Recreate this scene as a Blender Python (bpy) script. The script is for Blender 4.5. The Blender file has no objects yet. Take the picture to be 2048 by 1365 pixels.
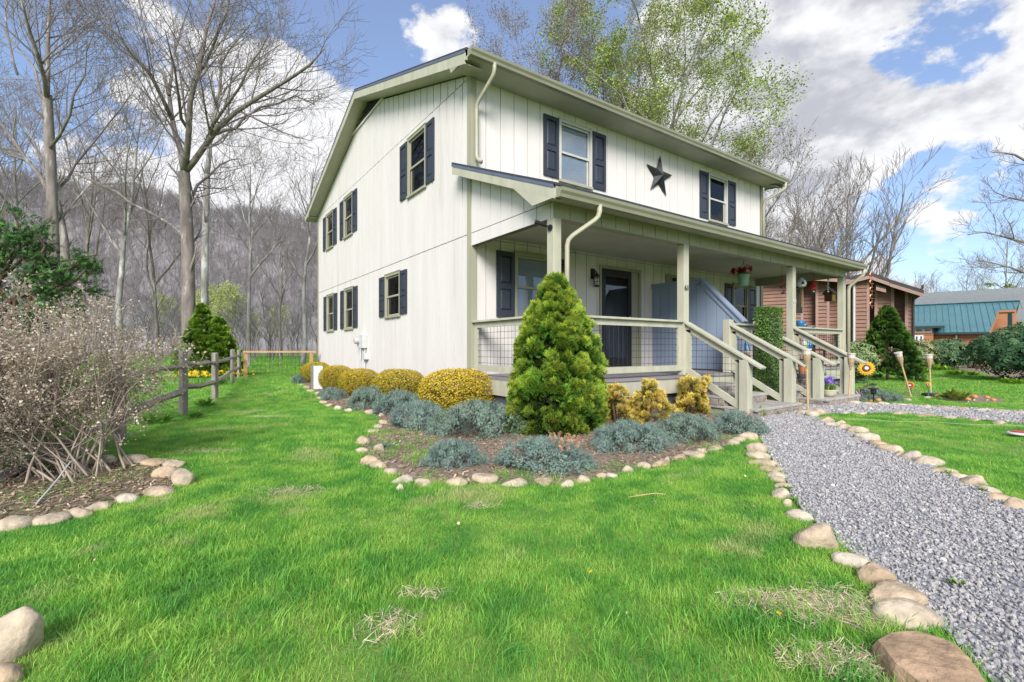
import bpy, bmesh, math, random
import numpy as np
from mathutils import Vector, Matrix
R = math.radians
scene = bpy.context.scene
col = scene.collection
random.seed(7); rng = np.random.default_rng(7)

# ------------------------------------------------------------------ camera
# world: X runs along the house front, Y runs back along the gable wall, house corner at the origin
F, HY, CX, EYE = 950.0, 696.0, 1024.0, 1.07          # focal length and horizon in photo pixels (2048 wide)
TH = math.atan(667 / 950.0)
FWD = Vector((math.sin(TH), math.cos(TH), 0)); RGT = Vector((math.cos(TH), -math.sin(TH), 0))
CAM = Vector((-4.1406, -7.1488, EYE))
cam_d = bpy.data.cameras.new('camera'); cam = bpy.data.objects.new('camera', cam_d); col.objects.link(cam)
cam.location = CAM; cam.rotation_euler = (R(90), 0, -TH)
cam_d.sensor_width = 36; cam_d.lens = 36 * F / 2048; cam_d.shift_y = (HY - 682.5) / 2048
cam_d.clip_start = 0.05; cam_d.clip_end = 3000
scene.camera = cam

# ------------------------------------------------------------------ light
SUN_EL, SUN_AZ = R(34), math.atan2(-0.76, -0.65)       # direction towards the sun, over the photographer's shoulder
sun_dir = Vector((math.cos(SUN_EL) * math.cos(SUN_AZ), math.cos(SUN_EL) * math.sin(SUN_AZ), math.sin(SUN_EL)))
sun_l = bpy.data.lights.new('sun', 'SUN'); sun_l.energy = 2.6; sun_l.angle = R(26); sun_l.color = (1, 0.96, 0.9)
sun = bpy.data.objects.new('sun', sun_l); col.objects.link(sun)
sun.rotation_euler = (-sun_dir).to_track_quat('-Z', 'Y').to_euler(); sun.location = (0, -20, 30)
world = bpy.data.worlds.new('World'); scene.world = world; world.use_nodes = True
world.cycles.sampling_method = 'MANUAL'; world.cycles.sample_map_resolution = 512
wn, wl = world.node_tree.nodes, world.node_tree.links
scene.view_settings.view_transform = 'Standard'; scene.view_settings.look = 'None'
scene.view_settings.gamma = 1; scene.view_settings.use_curve_mapping = False
scene.view_settings.exposure = 1.0
scene.render.engine = 'CYCLES'
scene.cycles.use_denoising = True
scene.cycles.max_bounces = 6; scene.cycles.diffuse_bounces = 2; scene.cycles.glossy_bounces = 3
scene.cycles.transparent_max_bounces = 12; scene.cycles.transmission_bounces = 4
scene.cycles.caustics_reflective = False; scene.cycles.caustics_refractive = False

def pix_dir(px, py):
    return FWD + RGT * ((px - CX) / F) + Vector((0, 0, (HY - py) / F))
def N(px, py, d):                      # point at depth d along a photo pixel
    return CAM + pix_dir(px, py) * d
def G(px, py, z=0.0):                  # where that pixel meets the ground
    d = pix_dir(px, py); return CAM + d * ((z - EYE) / d.z)
def away(p): v = Vector((p[0] - CAM.x, p[1] - CAM.y, 0)); return v.normalized()
def dep(p): return (Vector((p[0], p[1], 0)) - Vector((CAM.x, CAM.y, 0))).dot(FWD)
def yaw_of(px):                        # heading of a thing facing the camera
    d = pix_dir(px, HY); return math.atan2(d.y, d.x) - math.pi / 2

def sky():
    n = wn; n.clear()
    out = n.new('ShaderNodeOutputWorld'); bg = n.new('ShaderNodeBackground'); bg.inputs[1].default_value = 0.11
    nish = n.new('ShaderNodeTexSky'); nish.sky_type = 'NISHITA'; nish.sun_disc = False
    nish.sun_elevation = SUN_EL; nish.sun_rotation = math.pi / 2 - SUN_AZ
    nish.air_density = 1.0; nish.dust_density = 0.6; nish.ozone_density = 2.0
    tc = n.new('ShaderNodeTexCoord')
    def math_(op, a, b=None, c=None, clamp=False):
        m = n.new('ShaderNodeMath'); m.operation = op; m.use_clamp = clamp
        for i, v in enumerate((a, b, c)):
            if v is None: continue
            if isinstance(v, (int, float)): m.inputs[i].default_value = v
            else: wl.new(v, m.inputs[i])
        return m.outputs[0]
    sep = n.new('ShaderNodeSeparateXYZ'); wl.new(tc.outputs['Generated'], sep.inputs[0])
    den = math_('ADD', math_('MAXIMUM', sep.outputs[2], 0.0), 0.22)
    comb = n.new('ShaderNodeCombineXYZ')
    wl.new(math_('DIVIDE', sep.outputs[0], den), comb.inputs[0]); wl.new(math_('DIVIDE', sep.outputs[1], den), comb.inputs[1])
    def noise(vec, scale, detail, rough, off, dist=0.0):
        mp = n.new('ShaderNodeMapping'); mp.inputs['Location'].default_value = off; wl.new(vec, mp.inputs[0])
        t = n.new('ShaderNodeTexNoise'); t.inputs['Scale'].default_value = scale; t.inputs['Detail'].default_value = detail
        t.inputs['Roughness'].default_value = rough; t.inputs['Distortion'].default_value = dist
        wl.new(mp.outputs[0], t.inputs['Vector']); return t.outputs['Fac']
    mpz = n.new('ShaderNodeMapping'); mpz.inputs['Scale'].default_value = (1, 1, 1.7); wl.new(tc.outputs['Generated'], mpz.inputs[0]); gv_ = mpz.outputs[0]
    puff = noise(gv_, 5.2, 7, 0.62, (3.1, 0.4, 2.0), 0.12)
    puff2 = noise(gv_, 5.2, 4, 0.62, (3.1 + 0.018, 0.4 + 0.022, 2.0 - 0.035), 0.12)
    def blob(px, py, rad):                    # a smooth patch of sky round a direction
        d = pix_dir(px, py).normalized()
        dp = n.new('ShaderNodeVectorMath'); dp.operation = 'DOT_PRODUCT'; wl.new(tc.outputs['Generated'], dp.inputs[0])
        dp.inputs[1].default_value = d
        mr = n.new('ShaderNodeMapRange'); mr.interpolation_type = 'SMOOTHSTEP'
        mr.inputs['From Min'].default_value = math.cos(rad); mr.inputs['From Max'].default_value = 1.0
        wl.new(dp.outputs['Value'], mr.inputs['Value']); return mr.outputs[0]
    cov = math_('MULTIPLY', math_('SUBTRACT', puff, 0.475), 3.3)
    for px, py, rad, w in ((340, 220, 0.30, 0.85), (560, 270, 0.24, 0.6), (70, 290, 0.18, 0.30), (905, 90, 0.07, 0.30), (790, 170, 0.16, 0.55), (1560, 120, 0.28, 0.6), (1700, 60, 0.26, 0.45), (1850, 270, 0.32, 0.68),
                           (2020, 170, 0.22, 0.6), (1850, 565, 0.14, 0.95), (1920, 425, 0.09, 0.8), (1560, 520, 0.25, 0.45), (1640, 330, 0.16, 0.4),
                           (1060, 30, 0.24, -0.55), (620, 30, 0.24, -1.1), (120, 60, 0.30, -1.1), (1880, 80, 0.12, -1.9), (1840, 455, 0.20, -1.2), (1990, 430, 0.16, -0.8)):
        cov = math_('ADD', cov, math_('MULTIPLY', blob(px, py, rad), w))
    mask = n.new('ShaderNodeMapRange'); mask.interpolation_type = 'SMOOTHSTEP'
    mask.inputs['From Min'].default_value = -0.02; mask.inputs['From Max'].default_value = 0.30; wl.new(cov, mask.inputs['Value'])
    # the side of each puff away from the sun and the thick bellies are grey, thin sunlit rims white
    thick = n.new('ShaderNodeMapRange'); thick.interpolation_type = 'SMOOTHSTEP'
    shade = noise(comb.outputs[0], 1.5, 4, 0.55, (5.2, 1.1, 0), 0.4)
    greyv = math_('ADD', math_('MULTIPLY', math_('SUBTRACT', puff2, puff), 2.2), math_('MULTIPLY', shade, 0.9))
    greyv = math_('ADD', greyv, math_('MULTIPLY', blob(1620, 120, 0.28), 0.42))
    greyv = math_('SUBTRACT', greyv, math_('MULTIPLY', blob(380, 200, 0.4), 0.20))
    wl.new(greyv, thick.inputs['Value']); thick.inputs['From Min'].default_value = 0.33; thick.inputs['From Max'].default_value = 0.98
    cm = n.new('ShaderNodeMix'); cm.data_type = 'RGBA'; wl.new(thick.outputs[0], cm.inputs['Factor'])
    cm.inputs['A'].default_value = (4.6, 4.62, 4.75, 1); cm.inputs['B'].default_value = (2.55, 2.65, 2.95, 1)
    blue = n.new('ShaderNodeMix'); blue.data_type = 'RGBA'; blue.blend_type = 'MULTIPLY'; blue.inputs['Factor'].default_value = 1
    pale = n.new('ShaderNodeMix'); pale.data_type = 'RGBA'; pale.inputs['Factor'].default_value = 0.16; wl.new(nish.outputs[0], pale.inputs['A']); pale.inputs['B'].default_value = (4.0, 4.2, 4.6, 1); wl.new(pale.outputs['Result'], blue.inputs['A']); blue.inputs['B'].default_value = SKY_TINT
    mx = n.new('ShaderNodeMix'); mx.data_type = 'RGBA'
    wl.new(mask.outputs[0], mx.inputs['Factor']); wl.new(blue.outputs['Result'], mx.inputs['A']); wl.new(cm.outputs['Result'], mx.inputs['B'])
    wl.new(mx.outputs['Result'], bg.inputs[0]); wl.new(bg.outputs[0], out.inputs[0])
SKY_TINT = (0.84, 0.88, 0.98, 1)
sky()

# ------------------------------------------------------------------ helpers: objects
def tag(o, label=None, cat=None, group=None, kind=None):
    if label: o['label'] = label
    if cat: o['category'] = cat
    if group: o['group'] = group
    if kind: o['kind'] = kind
    return o
def empty(name, loc, label=None, cat=None, group=None, rz=0):
    o = bpy.data.objects.new(name, None); col.objects.link(o); o.empty_display_size = 0.2
    o.location = loc; o.rotation_euler.z = rz
    return tag(o, label, cat, group)
def link(name, me, parent=None, world_coords=True):
    o = bpy.data.objects.new(name, me); col.objects.link(o)
    if parent is not None:
        o.parent = parent
        if world_coords: o.matrix_parent_inverse = wmat(parent).inverted()
    return o
def wmat(o):
    m = Matrix.LocRotScale(o.location, o.rotation_euler, o.scale)
    return wmat(o.parent) @ o.matrix_parent_inverse @ m if o.parent else m
def copy_tree(o, parent=None):
    c = o.copy(); col.objects.link(c)
    if parent is not None: c.parent = parent
    for ch in list(o.children): copy_tree(ch, c)
    return c

class MB:
    def __init__(s): s.v = []; s.f = []; s.mi = []
    def add(s, vs, fs, m=0):
        b = len(s.v); s.v += [tuple(p) for p in vs]; s.f += [tuple(b + i for i in f) for f in fs]; s.mi += [m] * len(fs); return s
    def box(s, x0, x1, y0, y1, z0, z1, m=0):
        return s.add([(x, y, z) for x in (x0, x1) for y in (y0, y1) for z in (z0, z1)],
                     [(0, 1, 3, 2), (4, 6, 7, 5), (0, 4, 5, 1), (2, 3, 7, 6), (0, 2, 6, 4), (1, 5, 7, 3)], m)
    def hexa(s, p, m=0):      # eight corners, same order as box
        return s.add(p, [(0, 1, 3, 2), (4, 6, 7, 5), (0, 4, 5, 1), (2, 3, 7, 6), (0, 2, 6, 4), (1, 5, 7, 3)], m)
    def prism(s, poly, ext, m=0):      # polygon of 3-D points pushed along ext
        n = len(poly); e = Vector(ext); a = [Vector(p) for p in poly]
        return s.add(a + [p + e for p in a], [tuple(range(n)), tuple(range(2 * n - 1, n - 1, -1))] + [(i, (i + 1) % n, n + (i + 1) % n, n + i) for i in range(n)], m)
    def bar(s, a, b, w, h, up=(0, 0, 1), m=0):
        a, b = Vector(a), Vector(b); d = (b - a).normalized(); up = Vector(up)
        x = d.cross(up).normalized(); y = x.cross(d).normalized()
        vs = [p + x * (sx * w / 2) + y * (sy * h / 2) for p in (a, b) for sx in (-1, 1) for sy in (-1, 1)]
        return s.hexa(vs, m)
    def tube(s, pts, rad, n=6, cap=True, m=0, flat=1.0):
        pts = [Vector(p) for p in pts]; k = len(pts)
        if isinstance(rad, (int, float)): rad = [rad] * k
        vs = []; prev = None
        for i, p in enumerate(pts):
            d = (pts[min(i + 1, k - 1)] - pts[max(i - 1, 0)])
            d = d.normalized() if d.length > 1e-9 else Vector((0, 0, 1))
            if prev is None:
                a = Vector((0, 0, 1)) if abs(d.z) < .9 else Vector((1, 0, 0)); x = d.cross(a).normalized()
            else: x = (prev - d * prev.dot(d)); x = x.normalized() if x.length > 1e-6 else d.orthogonal().normalized()
            prev = x; y = d.cross(x)
            vs += [p + (x * math.cos(2 * math.pi * j / n) + y * flat * math.sin(2 * math.pi * j / n)) * rad[i] for j in range(n)]
        fs = [(i * n + j, i * n + (j + 1) % n, (i + 1) * n + (j + 1) % n, (i + 1) * n + j) for i in range(k - 1) for j in range(n)]
        if cap: fs += [tuple(range(n - 1, -1, -1)), tuple((k - 1) * n + j for j in range(n))]
        return s.add(vs, fs, m)
    def lathe(s, prof, c=(0, 0, 0), n=16, m=0):
        c = Vector(c); vs = []; k = len(prof)
        for r, z in prof: vs += [c + Vector((r * math.cos(2 * math.pi * j / n), r * math.sin(2 * math.pi * j / n), z)) for j in range(n)]
        fs = [(i * n + j, i * n + (j + 1) % n, (i + 1) * n + (j + 1) % n, (i + 1) * n + j) for i in range(k - 1) for j in range(n)]
        fs += [tuple(range(n - 1, -1, -1)), tuple((k - 1) * n + j for j in range(n))]
        return s.add(vs, fs, m)
    def ball(s, c, r, sq=(1, 1, 1), n=10, k=6, m=0):
        prof = [(r * math.sin(math.pi * i / k), -r * math.cos(math.pi * i / k)) for i in range(k + 1)]
        prof[0] = (r * .02, prof[0][1]); prof[-1] = (r * .02, prof[-1][1])
        b = len(s.v); s.lathe(prof, (0, 0, 0), n, m)
        for i in range(b, len(s.v)):
            p = s.v[i]; s.v[i] = (c[0] + p[0] * sq[0], c[1] + p[1] * sq[1], c[2] + p[2] * sq[2])
        return s
    def mesh(s, name, mats, smooth=False, fix=True):
        me = bpy.data.meshes.new(name); me.from_pydata(s.v, [], s.f)
        mats = mats if isinstance(mats, (list, tuple)) else [mats]
        for mt in mats: me.materials.append(mt)
        if len(mats) > 1: me.polygons.foreach_set('material_index', s.mi)
        if fix:
            bm = bmesh.new(); bm.from_mesh(me); bmesh.ops.recalc_face_normals(bm, faces=bm.faces); bm.to_mesh(me); bm.free()
        if smooth: me.polygons.foreach_set('use_smooth', [True] * len(me.polygons))
        me.update(); return me
    def build(s, name, mats, parent=None, smooth=False, fix=True, local=False, bevel=0):
        o = link(name, s.mesh(name, mats, smooth, fix), parent, not local)
        if bevel:
            b = o.modifiers.new('bevel', 'BEVEL'); b.width = bevel; b.segments = 2; b.limit_method = 'ANGLE'
        return o

def np_mesh(name, V, T, mat, C=None, smooth=False):     # V (n,3), T (m,3 or 4), optional colour per vertex
    me = bpy.data.meshes.new(name); V = np.asarray(V, np.float32); T = np.asarray(T, np.int32); k = T.shape[1]
    me.vertices.add(len(V)); me.vertices.foreach_set('co', V.ravel())
    me.loops.add(T.size); me.loops.foreach_set('vertex_index', T.ravel())
    me.polygons.add(len(T)); me.polygons.foreach_set('loop_start', np.arange(0, T.size, k, dtype=np.int32))
    if smooth: me.polygons.foreach_set('use_smooth', np.ones(len(T), bool))
    me.update(calc_edges=True)
    if C is not None:
        a = me.color_attributes.new('Col', 'FLOAT_COLOR', 'POINT')
        C = np.asarray(C, np.float32); C = np.concatenate([C[:, :3], np.ones((len(C), 1), np.float32)], 1); a.data.foreach_set('color', C.ravel())
    me.materials.append(mat); return me
def frames(nrm, rg, jitter=0.0):                         # random frame whose third axis follows nrm
    n = nrm + rg.normal(0, jitter, nrm.shape) if jitter else nrm
    n = n / np.maximum(np.linalg.norm(n, axis=1, keepdims=True), 1e-9)
    a = rg.normal(0, 1, n.shape); x = np.cross(a, n); x /= np.maximum(np.linalg.norm(x, axis=1, keepdims=True), 1e-9)
    return np.stack([x, np.cross(n, x), n], 2)
def scatter(tv, tt, P, Rm, S, C, tc=None):               # stamp a template at many points: returns V, T, C
    tv = np.asarray(tv, float); tt = np.asarray(tt, int); n, k = len(P), len(tv)
    S = np.asarray(S).reshape(n, 1, -1)
    V = np.einsum('nij,nkj->nki', Rm, tv[None] * S) + P[:, None, :]
    T = (tt[None] + (np.arange(n) * k)[:, None, None]).reshape(-1, tt.shape[1])
    Cc = np.repeat(np.asarray(C)[:, None, :], k, 1)
    if tc is not None: Cc = Cc * np.asarray(tc)[None]
    return V.reshape(-1, 3), T, Cc.reshape(-1, 3)
def joinm(parts):
    o = 0; Vs, Ts, Cs = [], [], []
    for V, T, C in parts: Vs.append(V); Ts.append(T + o); Cs.append(C); o += len(V)
    return np.concatenate(Vs), np.concatenate(Ts), np.concatenate(Cs)
def jit(rg, base, n, amt=0.15, hue=0.08):
    b = np.asarray(base, float)[None].repeat(n, 0)
    return np.clip(b * rg.lognormal(0, amt, (n, 1)) * rg.normal(1, hue, (n, 3)), 0.002, 1)

# ------------------------------------------------------------------ helpers: materials
def mat(name, c1, c2=None, scale=6, rough=0.7, bump=0.0, bscale=None, stretch=(1, 1, 1), spots=None, metal=0, spec=0.4, detail=6, lo=0.35, hi=0.65):
    m = bpy.data.materials.new(name); m.use_nodes = True; nt = m.node_tree; n, l = nt.nodes, nt.links
    b = n['Principled BSDF']; b.inputs['Roughness'].default_value = rough; b.inputs['Metallic'].default_value = metal
    b.inputs['Specular IOR Level'].default_value = spec
    geo = n.new('ShaderNodeNewGeometry'); mp = n.new('ShaderNodeMapping'); mp.inputs['Scale'].default_value = stretch
    l.new(geo.outputs['Position'], mp.inputs[0])
    def noise(sc, det=detail, ro=0.6):
        t = n.new('ShaderNodeTexNoise'); t.inputs['Scale'].default_value = sc; t.inputs['Detail'].default_value = det
        t.inputs['Roughness'].default_value = ro; l.new(mp.outputs[0], t.inputs['Vector']); return t.outputs['Fac']
    c2 = c2 or tuple(x * 0.82 for x in c1)
    rp = n.new('ShaderNodeValToRGB'); rp.color_ramp.elements[0].position = lo; rp.color_ramp.elements[1].position = hi
    rp.color_ramp.elements[0].color = (*c1, 1); rp.color_ramp.elements[1].color = (*c2, 1)
    l.new(noise(scale), rp.inputs[0]); outc = rp.outputs[0]
    if spots:                                        # third colour in patches: (colour, scale, threshold)
        t = noise(spots[1], 5); mr = n.new('ShaderNodeMapRange'); mr.inputs['From Min'].default_value = spots[2]; mr.inputs['From Max'].default_value = spots[2] + 0.08
        l.new(t, mr.inputs['Value']); mx = n.new('ShaderNodeMix'); mx.data_type = 'RGBA'; l.new(mr.outputs[0], mx.inputs['Factor'])
        l.new(outc, mx.inputs['A']); mx.inputs['B'].default_value = (*spots[0], 1); outc = mx.outputs['Result']
    l.new(outc, b.inputs['Base Color'])
    if bump:
        bp = n.new('ShaderNodeBump'); bp.inputs['Strength'].default_value = bump; bp.inputs['Distance'].default_value = 0.01
        l.new(noise(bscale or scale * 8, 4), bp.inputs['Height']); l.new(bp.outputs[0], b.inputs['Normal'])
    return m
def leafmat(name, trans=0.25, rough=0.55, gain=(1, 1, 1), patch=None, spec=0.25):   # colour per vertex, light passes through
    m = bpy.data.materials.new(name); m.use_nodes = True; nt = m.node_tree; n, l = nt.nodes, nt.links
    b = n['Principled BSDF']; b.inputs['Roughness'].default_value = rough; b.inputs['Specular IOR Level'].default_value = spec
    at = n.new('ShaderNodeAttribute'); at.attribute_name = 'Col'
    mg = n.new('ShaderNodeMix'); mg.data_type = 'RGBA'; mg.blend_type = 'MULTIPLY'; mg.inputs['Factor'].default_value = 1
    l.new(at.outputs['Color'], mg.inputs['A']); mg.inputs['B'].default_value = (*gain, 1)
    tr = n.new('ShaderNodeBsdfTranslucent'); ms = n.new('ShaderNodeMixShader'); ms.inputs[0].default_value = trans
    l.new(mg.outputs['Result'], b.inputs['Base Color']); l.new(mg.outputs['Result'], tr.inputs[0])
    l.new(b.outputs[0], ms.inputs[1]); l.new(tr.outputs[0], ms.inputs[2]); l.new(ms.outputs[0], n['Material Output'].inputs[0])
    return m
def glassmat(name, tint=(0.02, 0.025, 0.03), refl=0.16):
    m = bpy.data.materials.new(name); m.use_nodes = True; nt = m.node_tree; n, l = nt.nodes, nt.links
    tr = n.new('ShaderNodeBsdfTransparent'); tr.inputs[0].default_value = (0.82, 0.85, 0.88, 1)
    gl = n.new('ShaderNodeBsdfGlossy'); gl.inputs['Roughness'].default_value = 0.02
    fr = n.new('ShaderNodeLayerWeight'); fr.inputs['Blend'].default_value = refl
    ad = n.new('ShaderNodeMath'); ad.operation = 'ADD'; ad.use_clamp = True; ad.inputs[1].default_value = refl * 0.35; l.new(fr.outputs['Fresnel'], ad.inputs[0])
    ms = n.new('ShaderNodeMixShader'); l.new(ad.outputs[0], ms.inputs[0]); l.new(tr.outputs[0], ms.inputs[1]); l.new(gl.outputs[0], ms.inputs[2])
    l.new(ms.outputs[0], n['Material Output'].inputs[0]); n.remove(n['Principled BSDF']); return m

M = {}
M['white'] = mat('white_siding_paint', (0.725, 0.685, 0.66), (0.66, 0.62, 0.59), 2.6, 0.65, 0.25, 30, (1, 1, .12), ((0.60, 0.555, 0.52), 1.4, 0.64))
M['core'] = mat('groove_shade', (0.16, 0.15, 0.135), (0.12, 0.11, 0.10), 3, 0.8)  # siding paint darkened so the grooves look shaded
M['sage'] = mat('sage_trim_paint', (0.37, 0.36, 0.265), (0.32, 0.315, 0.23), 3, 0.55, 0.15, 40, (1, 1, .15))
M['sagelight'] = mat('pale_sage_rail_paint', (0.49, 0.48, 0.375), (0.40, 0.39, 0.30), 5, 0.6, 0.25, 60, (1, 1, .3), ((0.31, 0.305, 0.23), 2.5, 0.66))
M['soffit'] = mat('soffit_paint', (0.48, 0.465, 0.375), (0.43, 0.415, 0.33), 2, 0.7, 0.1)
M['gutter'] = mat('gutter_enamel', (0.27, 0.265, 0.185), (0.24, 0.235, 0.165), 4, 0.32, 0, spec=0.5)
M['downspout'] = mat('downspout_enamel', (0.42, 0.405, 0.305), (0.37, 0.36, 0.265), 5, 0.35)
M['shutter'] = mat('charcoal_blue_shutter', (0.035, 0.042, 0.06), (0.028, 0.034, 0.05), 6, 0.4, 0.1)
M['shingle'] = mat('dark_shingles', (0.035, 0.04, 0.05), (0.055, 0.06, 0.07), 25, 0.9, 0.5, 60)
M['drip'] = mat('slate_drip_edge', (0.12, 0.145, 0.22), (0.10, 0.12, 0.19), 4, 0.5)
M['blind'] = mat('window_blind', (0.66, 0.70, 0.76), (0.58, 0.62, 0.68), 1.2, 0.8)
M['curtain'] = mat('net_curtain', (0.66, 0.67, 0.64), (0.45, 0.47, 0.46), 9, 0.9, 0, stretch=(1, 1, .1))
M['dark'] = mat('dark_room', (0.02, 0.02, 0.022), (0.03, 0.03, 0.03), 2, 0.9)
M['glass'] = glassmat('window_glass')
M['black'] = mat('black_enamel', (0.014, 0.014, 0.016), (0.02, 0.02, 0.022), 8, 0.35)
M['iron'] = mat('dark_wire', (0.03, 0.03, 0.034), (0.05, 0.045, 0.045), 20, 0.5, metal=0.6)
M['floor'] = mat('grey_porch_floor', (0.27, 0.255, 0.26), (0.20, 0.19, 0.195), 4, 0.6, 0.2, 40, (.3, 1, 1))
M['found'] = mat('foundation', (0.10, 0.10, 0.12), (0.07, 0.07, 0.085), 5, 0.85, 0.4)
M['blue'] = mat('blue_grey_paint', (0.255, 0.315, 0.42), (0.225, 0.28, 0.38), 3, 0.6, 0.15, 40, (1, 1, .15))
M['grey_box'] = mat('grey_box_enamel', (0.58, 0.59, 0.58), (0.52, 0.53, 0.52), 5, 0.5)
M['wood_old'] = mat('weathered_fence_wood', (0.30, 0.27, 0.235), (0.19, 0.17, 0.15), 9, 0.9, 0.7, 50, (1, 1, .25), ((0.36, 0.34, 0.31), 3, 0.62))
M['wood_new'] = mat('tan_fence_wood', (0.48, 0.30, 0.14), (0.36, 0.21, 0.09), 7, 0.75, 0.4, 40)
M['bark'] = mat('grey_brown_bark', (0.27, 0.235, 0.21), (0.13, 0.11, 0.098), 5, 0.95, 1.0, 16, (1, 1, .3), ((0.40, 0.385, 0.36), 2.6, 0.57))
M['bark_pale'] = mat('pale_bark', (0.36, 0.35, 0.33), (0.16, 0.145, 0.13), 3, 0.95, 0.8, 14, (1, 1, .35), ((0.50, 0.49, 0.47), 2.0, 0.57))
M['twig'] = mat('grey_twigs', (0.26, 0.225, 0.215), (0.18, 0.155, 0.15), 2, 0.95)
M['leaf'] = leafmat('foliage')
M['needle'] = leafmat('needles', 0.12, 0.7)
M['petal'] = leafmat('petals', 0.3, 0.6)
M['rock'] = None
# ------------------------------------------------------------------ ground, hill, paths
def soilmat(): return mat('lawn_soil', (0.12, 0.20, 0.035), (0.17, 0.26, 0.05), 5, 0.95, 0.8, 60, spots=((0.17, 0.14, 0.075), 1.3, 0.66))
M['soil'] = soilmat()
M['meadow'] = M['soil']
M['mulch'] = mat('bark_mulch', (0.20, 0.145, 0.105), (0.30, 0.235, 0.175), 22, 0.95, 1.0, 70, spots=((0.10, 0.07, 0.05), 30, 0.6))
M['gravelbed'] = mat('gravel_dust', (0.20, 0.20, 0.21), (0.34, 0.34, 0.36), 60, 0.95, 1.0, 120)
M['hillm'] = mat('leaf_litter_hillside', (0.27, 0.25, 0.25), (0.205, 0.19, 0.19), 0.08, 1.0, 0, spots=((0.19, 0.19, 0.16), 0.02, 0.62))

def hz(x, y):     # gentle unevenness of the lawn
    return 0.012 * np.sin(x * 0.9 + 1.3) * np.sin(y * 0.8 + .4)
# one sheet to the horizon: fine near the house, coarse beyond
ring = [0, 3, 6, 9, 12, 16, 20, 26, 34, 46, 62, 85, 120, 180, 300, 600, 1500]
gv, gf = [(CAM.x, CAM.y, float(hz(CAM.x, CAM.y)))], []
NS = 96
for r in ring[1:]:
    for j in range(NS):
        a = 2 * math.pi * j / NS; x, y = CAM.x + r * math.cos(a), CAM.y + r * math.sin(a)
        gv.append((x, y, float(hz(x, y)) if r < 40 else 0.0))
for j in range(NS): gf.append((0, 1 + j, 1 + (j + 1) % NS))
for i in range(len(ring) - 2):
    for j in range(NS):
        a = 1 + i * NS; gf.append((a + j, a + NS + j, a + NS + (j + 1) % NS, a + (j + 1) % NS))
gm = MB(); gm.add(gv, gf); tag(gm.build('ground', M['soil'], fix=False, smooth=True), kind='structure')

RIDGE = [(-2500, .33), (-900, .37), (-200, .35), (0, .335), (200, .315), (330, .295), (480, .275), (600, .245), (700, .225), (900, .17), (1200, .11), (1500, .07), (1700, .05), (2048, .04), (2600, .035), (5000, .03)]
def ridge(px):
    for (a, va), (b, vb) in zip(RIDGE, RIDGE[1:]):
        if a <= px <= b: return va + (vb - va) * (px - a) / (b - a)
    return RIDGE[-1][1]
def hill_z(px, r):      # height of the hillside at lateral pixel px, depth r
    t = max(0.0, min(1.0, (r - 85) / (270 - 85))); s = t * t * (3 - 2 * t) * .6 + t * .4
    return ridge(px) * 270 * s + 1.6 * t * math.sin(px * .011 + r * .05) + 2.2 * t * math.sin(px * .023 + 1) - .4
hm = MB(); hp = list(range(-2400, 4800, 60)); hr = [80, 95, 112, 130, 150, 172, 195, 220, 245, 270, 310]
hv = []
for r in hr:
    for px in hp:
        p = N(px, HY, r); z = hill_z(px, min(r, 270)) * (0.9 if r > 280 else 1)
        if r == 80: z = -3
        hv.append((p.x, p.y, z))
K = len(hp)
hm.add(hv, [(i * K + j, i * K + j + 1, (i + 1) * K + j + 1, (i + 1) * K + j) for i in range(len(hr) - 1) for j in range(K - 1)])
tag(hm.build('hill', M['hillm'], smooth=True, fix=False), kind='structure')

def gpts(pix): return [G(x, y) for x, y in pix]
def smooth_poly(P, n=3):
    P = [Vector((p[0], p[1], 0)) for p in P]
    for _ in range(n):
        Q = []
        for i, p in enumerate(P):
            q = P[(i + 1) % len(P)]; Q += [p * .75 + q * .25, p * .25 + q * .75]
        P = Q
    return P
def inside(P, x, y):
    x = np.asarray(x); y = np.asarray(y); c = np.zeros(x.shape, bool); n = len(P)
    for i in range(n):
        x1, y1 = P[i][0], P[i][1]; x2, y2 = P[(i + 1) % n][0], P[(i + 1) % n][1]
        if y1 == y2: continue
        k = ((y1 > y) != (y2 > y)) & (x < (x2 - x1) * (y - y1) / (y2 - y1) + x1); c ^= k
    return c
def sheet(name, poly, z, m):     # polygon patch draped a little above the ground
    bm = bmesh.new(); vs = [bm.verts.new((p[0], p[1], 0)) for p in poly]; bm.faces.new(vs)
    bmesh.ops.triangulate(bm, faces=bm.faces); 
    for _ in range(2): bmesh.ops.subdivide_edges(bm, edges=[e for e in bm.edges if e.calc_length() > .5], cuts=1, use_grid_fill=True)
    bmesh.ops.triangulate(bm, faces=bm.faces)
    for v in bm.verts: v.co.z = float(hz(v.co.x, v.co.y)) + z
    bmesh.ops.recalc_face_normals(bm, faces=bm.faces)
    me = bpy.data.meshes.new(name); bm.to_mesh(me); bm.free(); me.materials.append(m)
    return tag(link(name, me), kind='structure')

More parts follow.
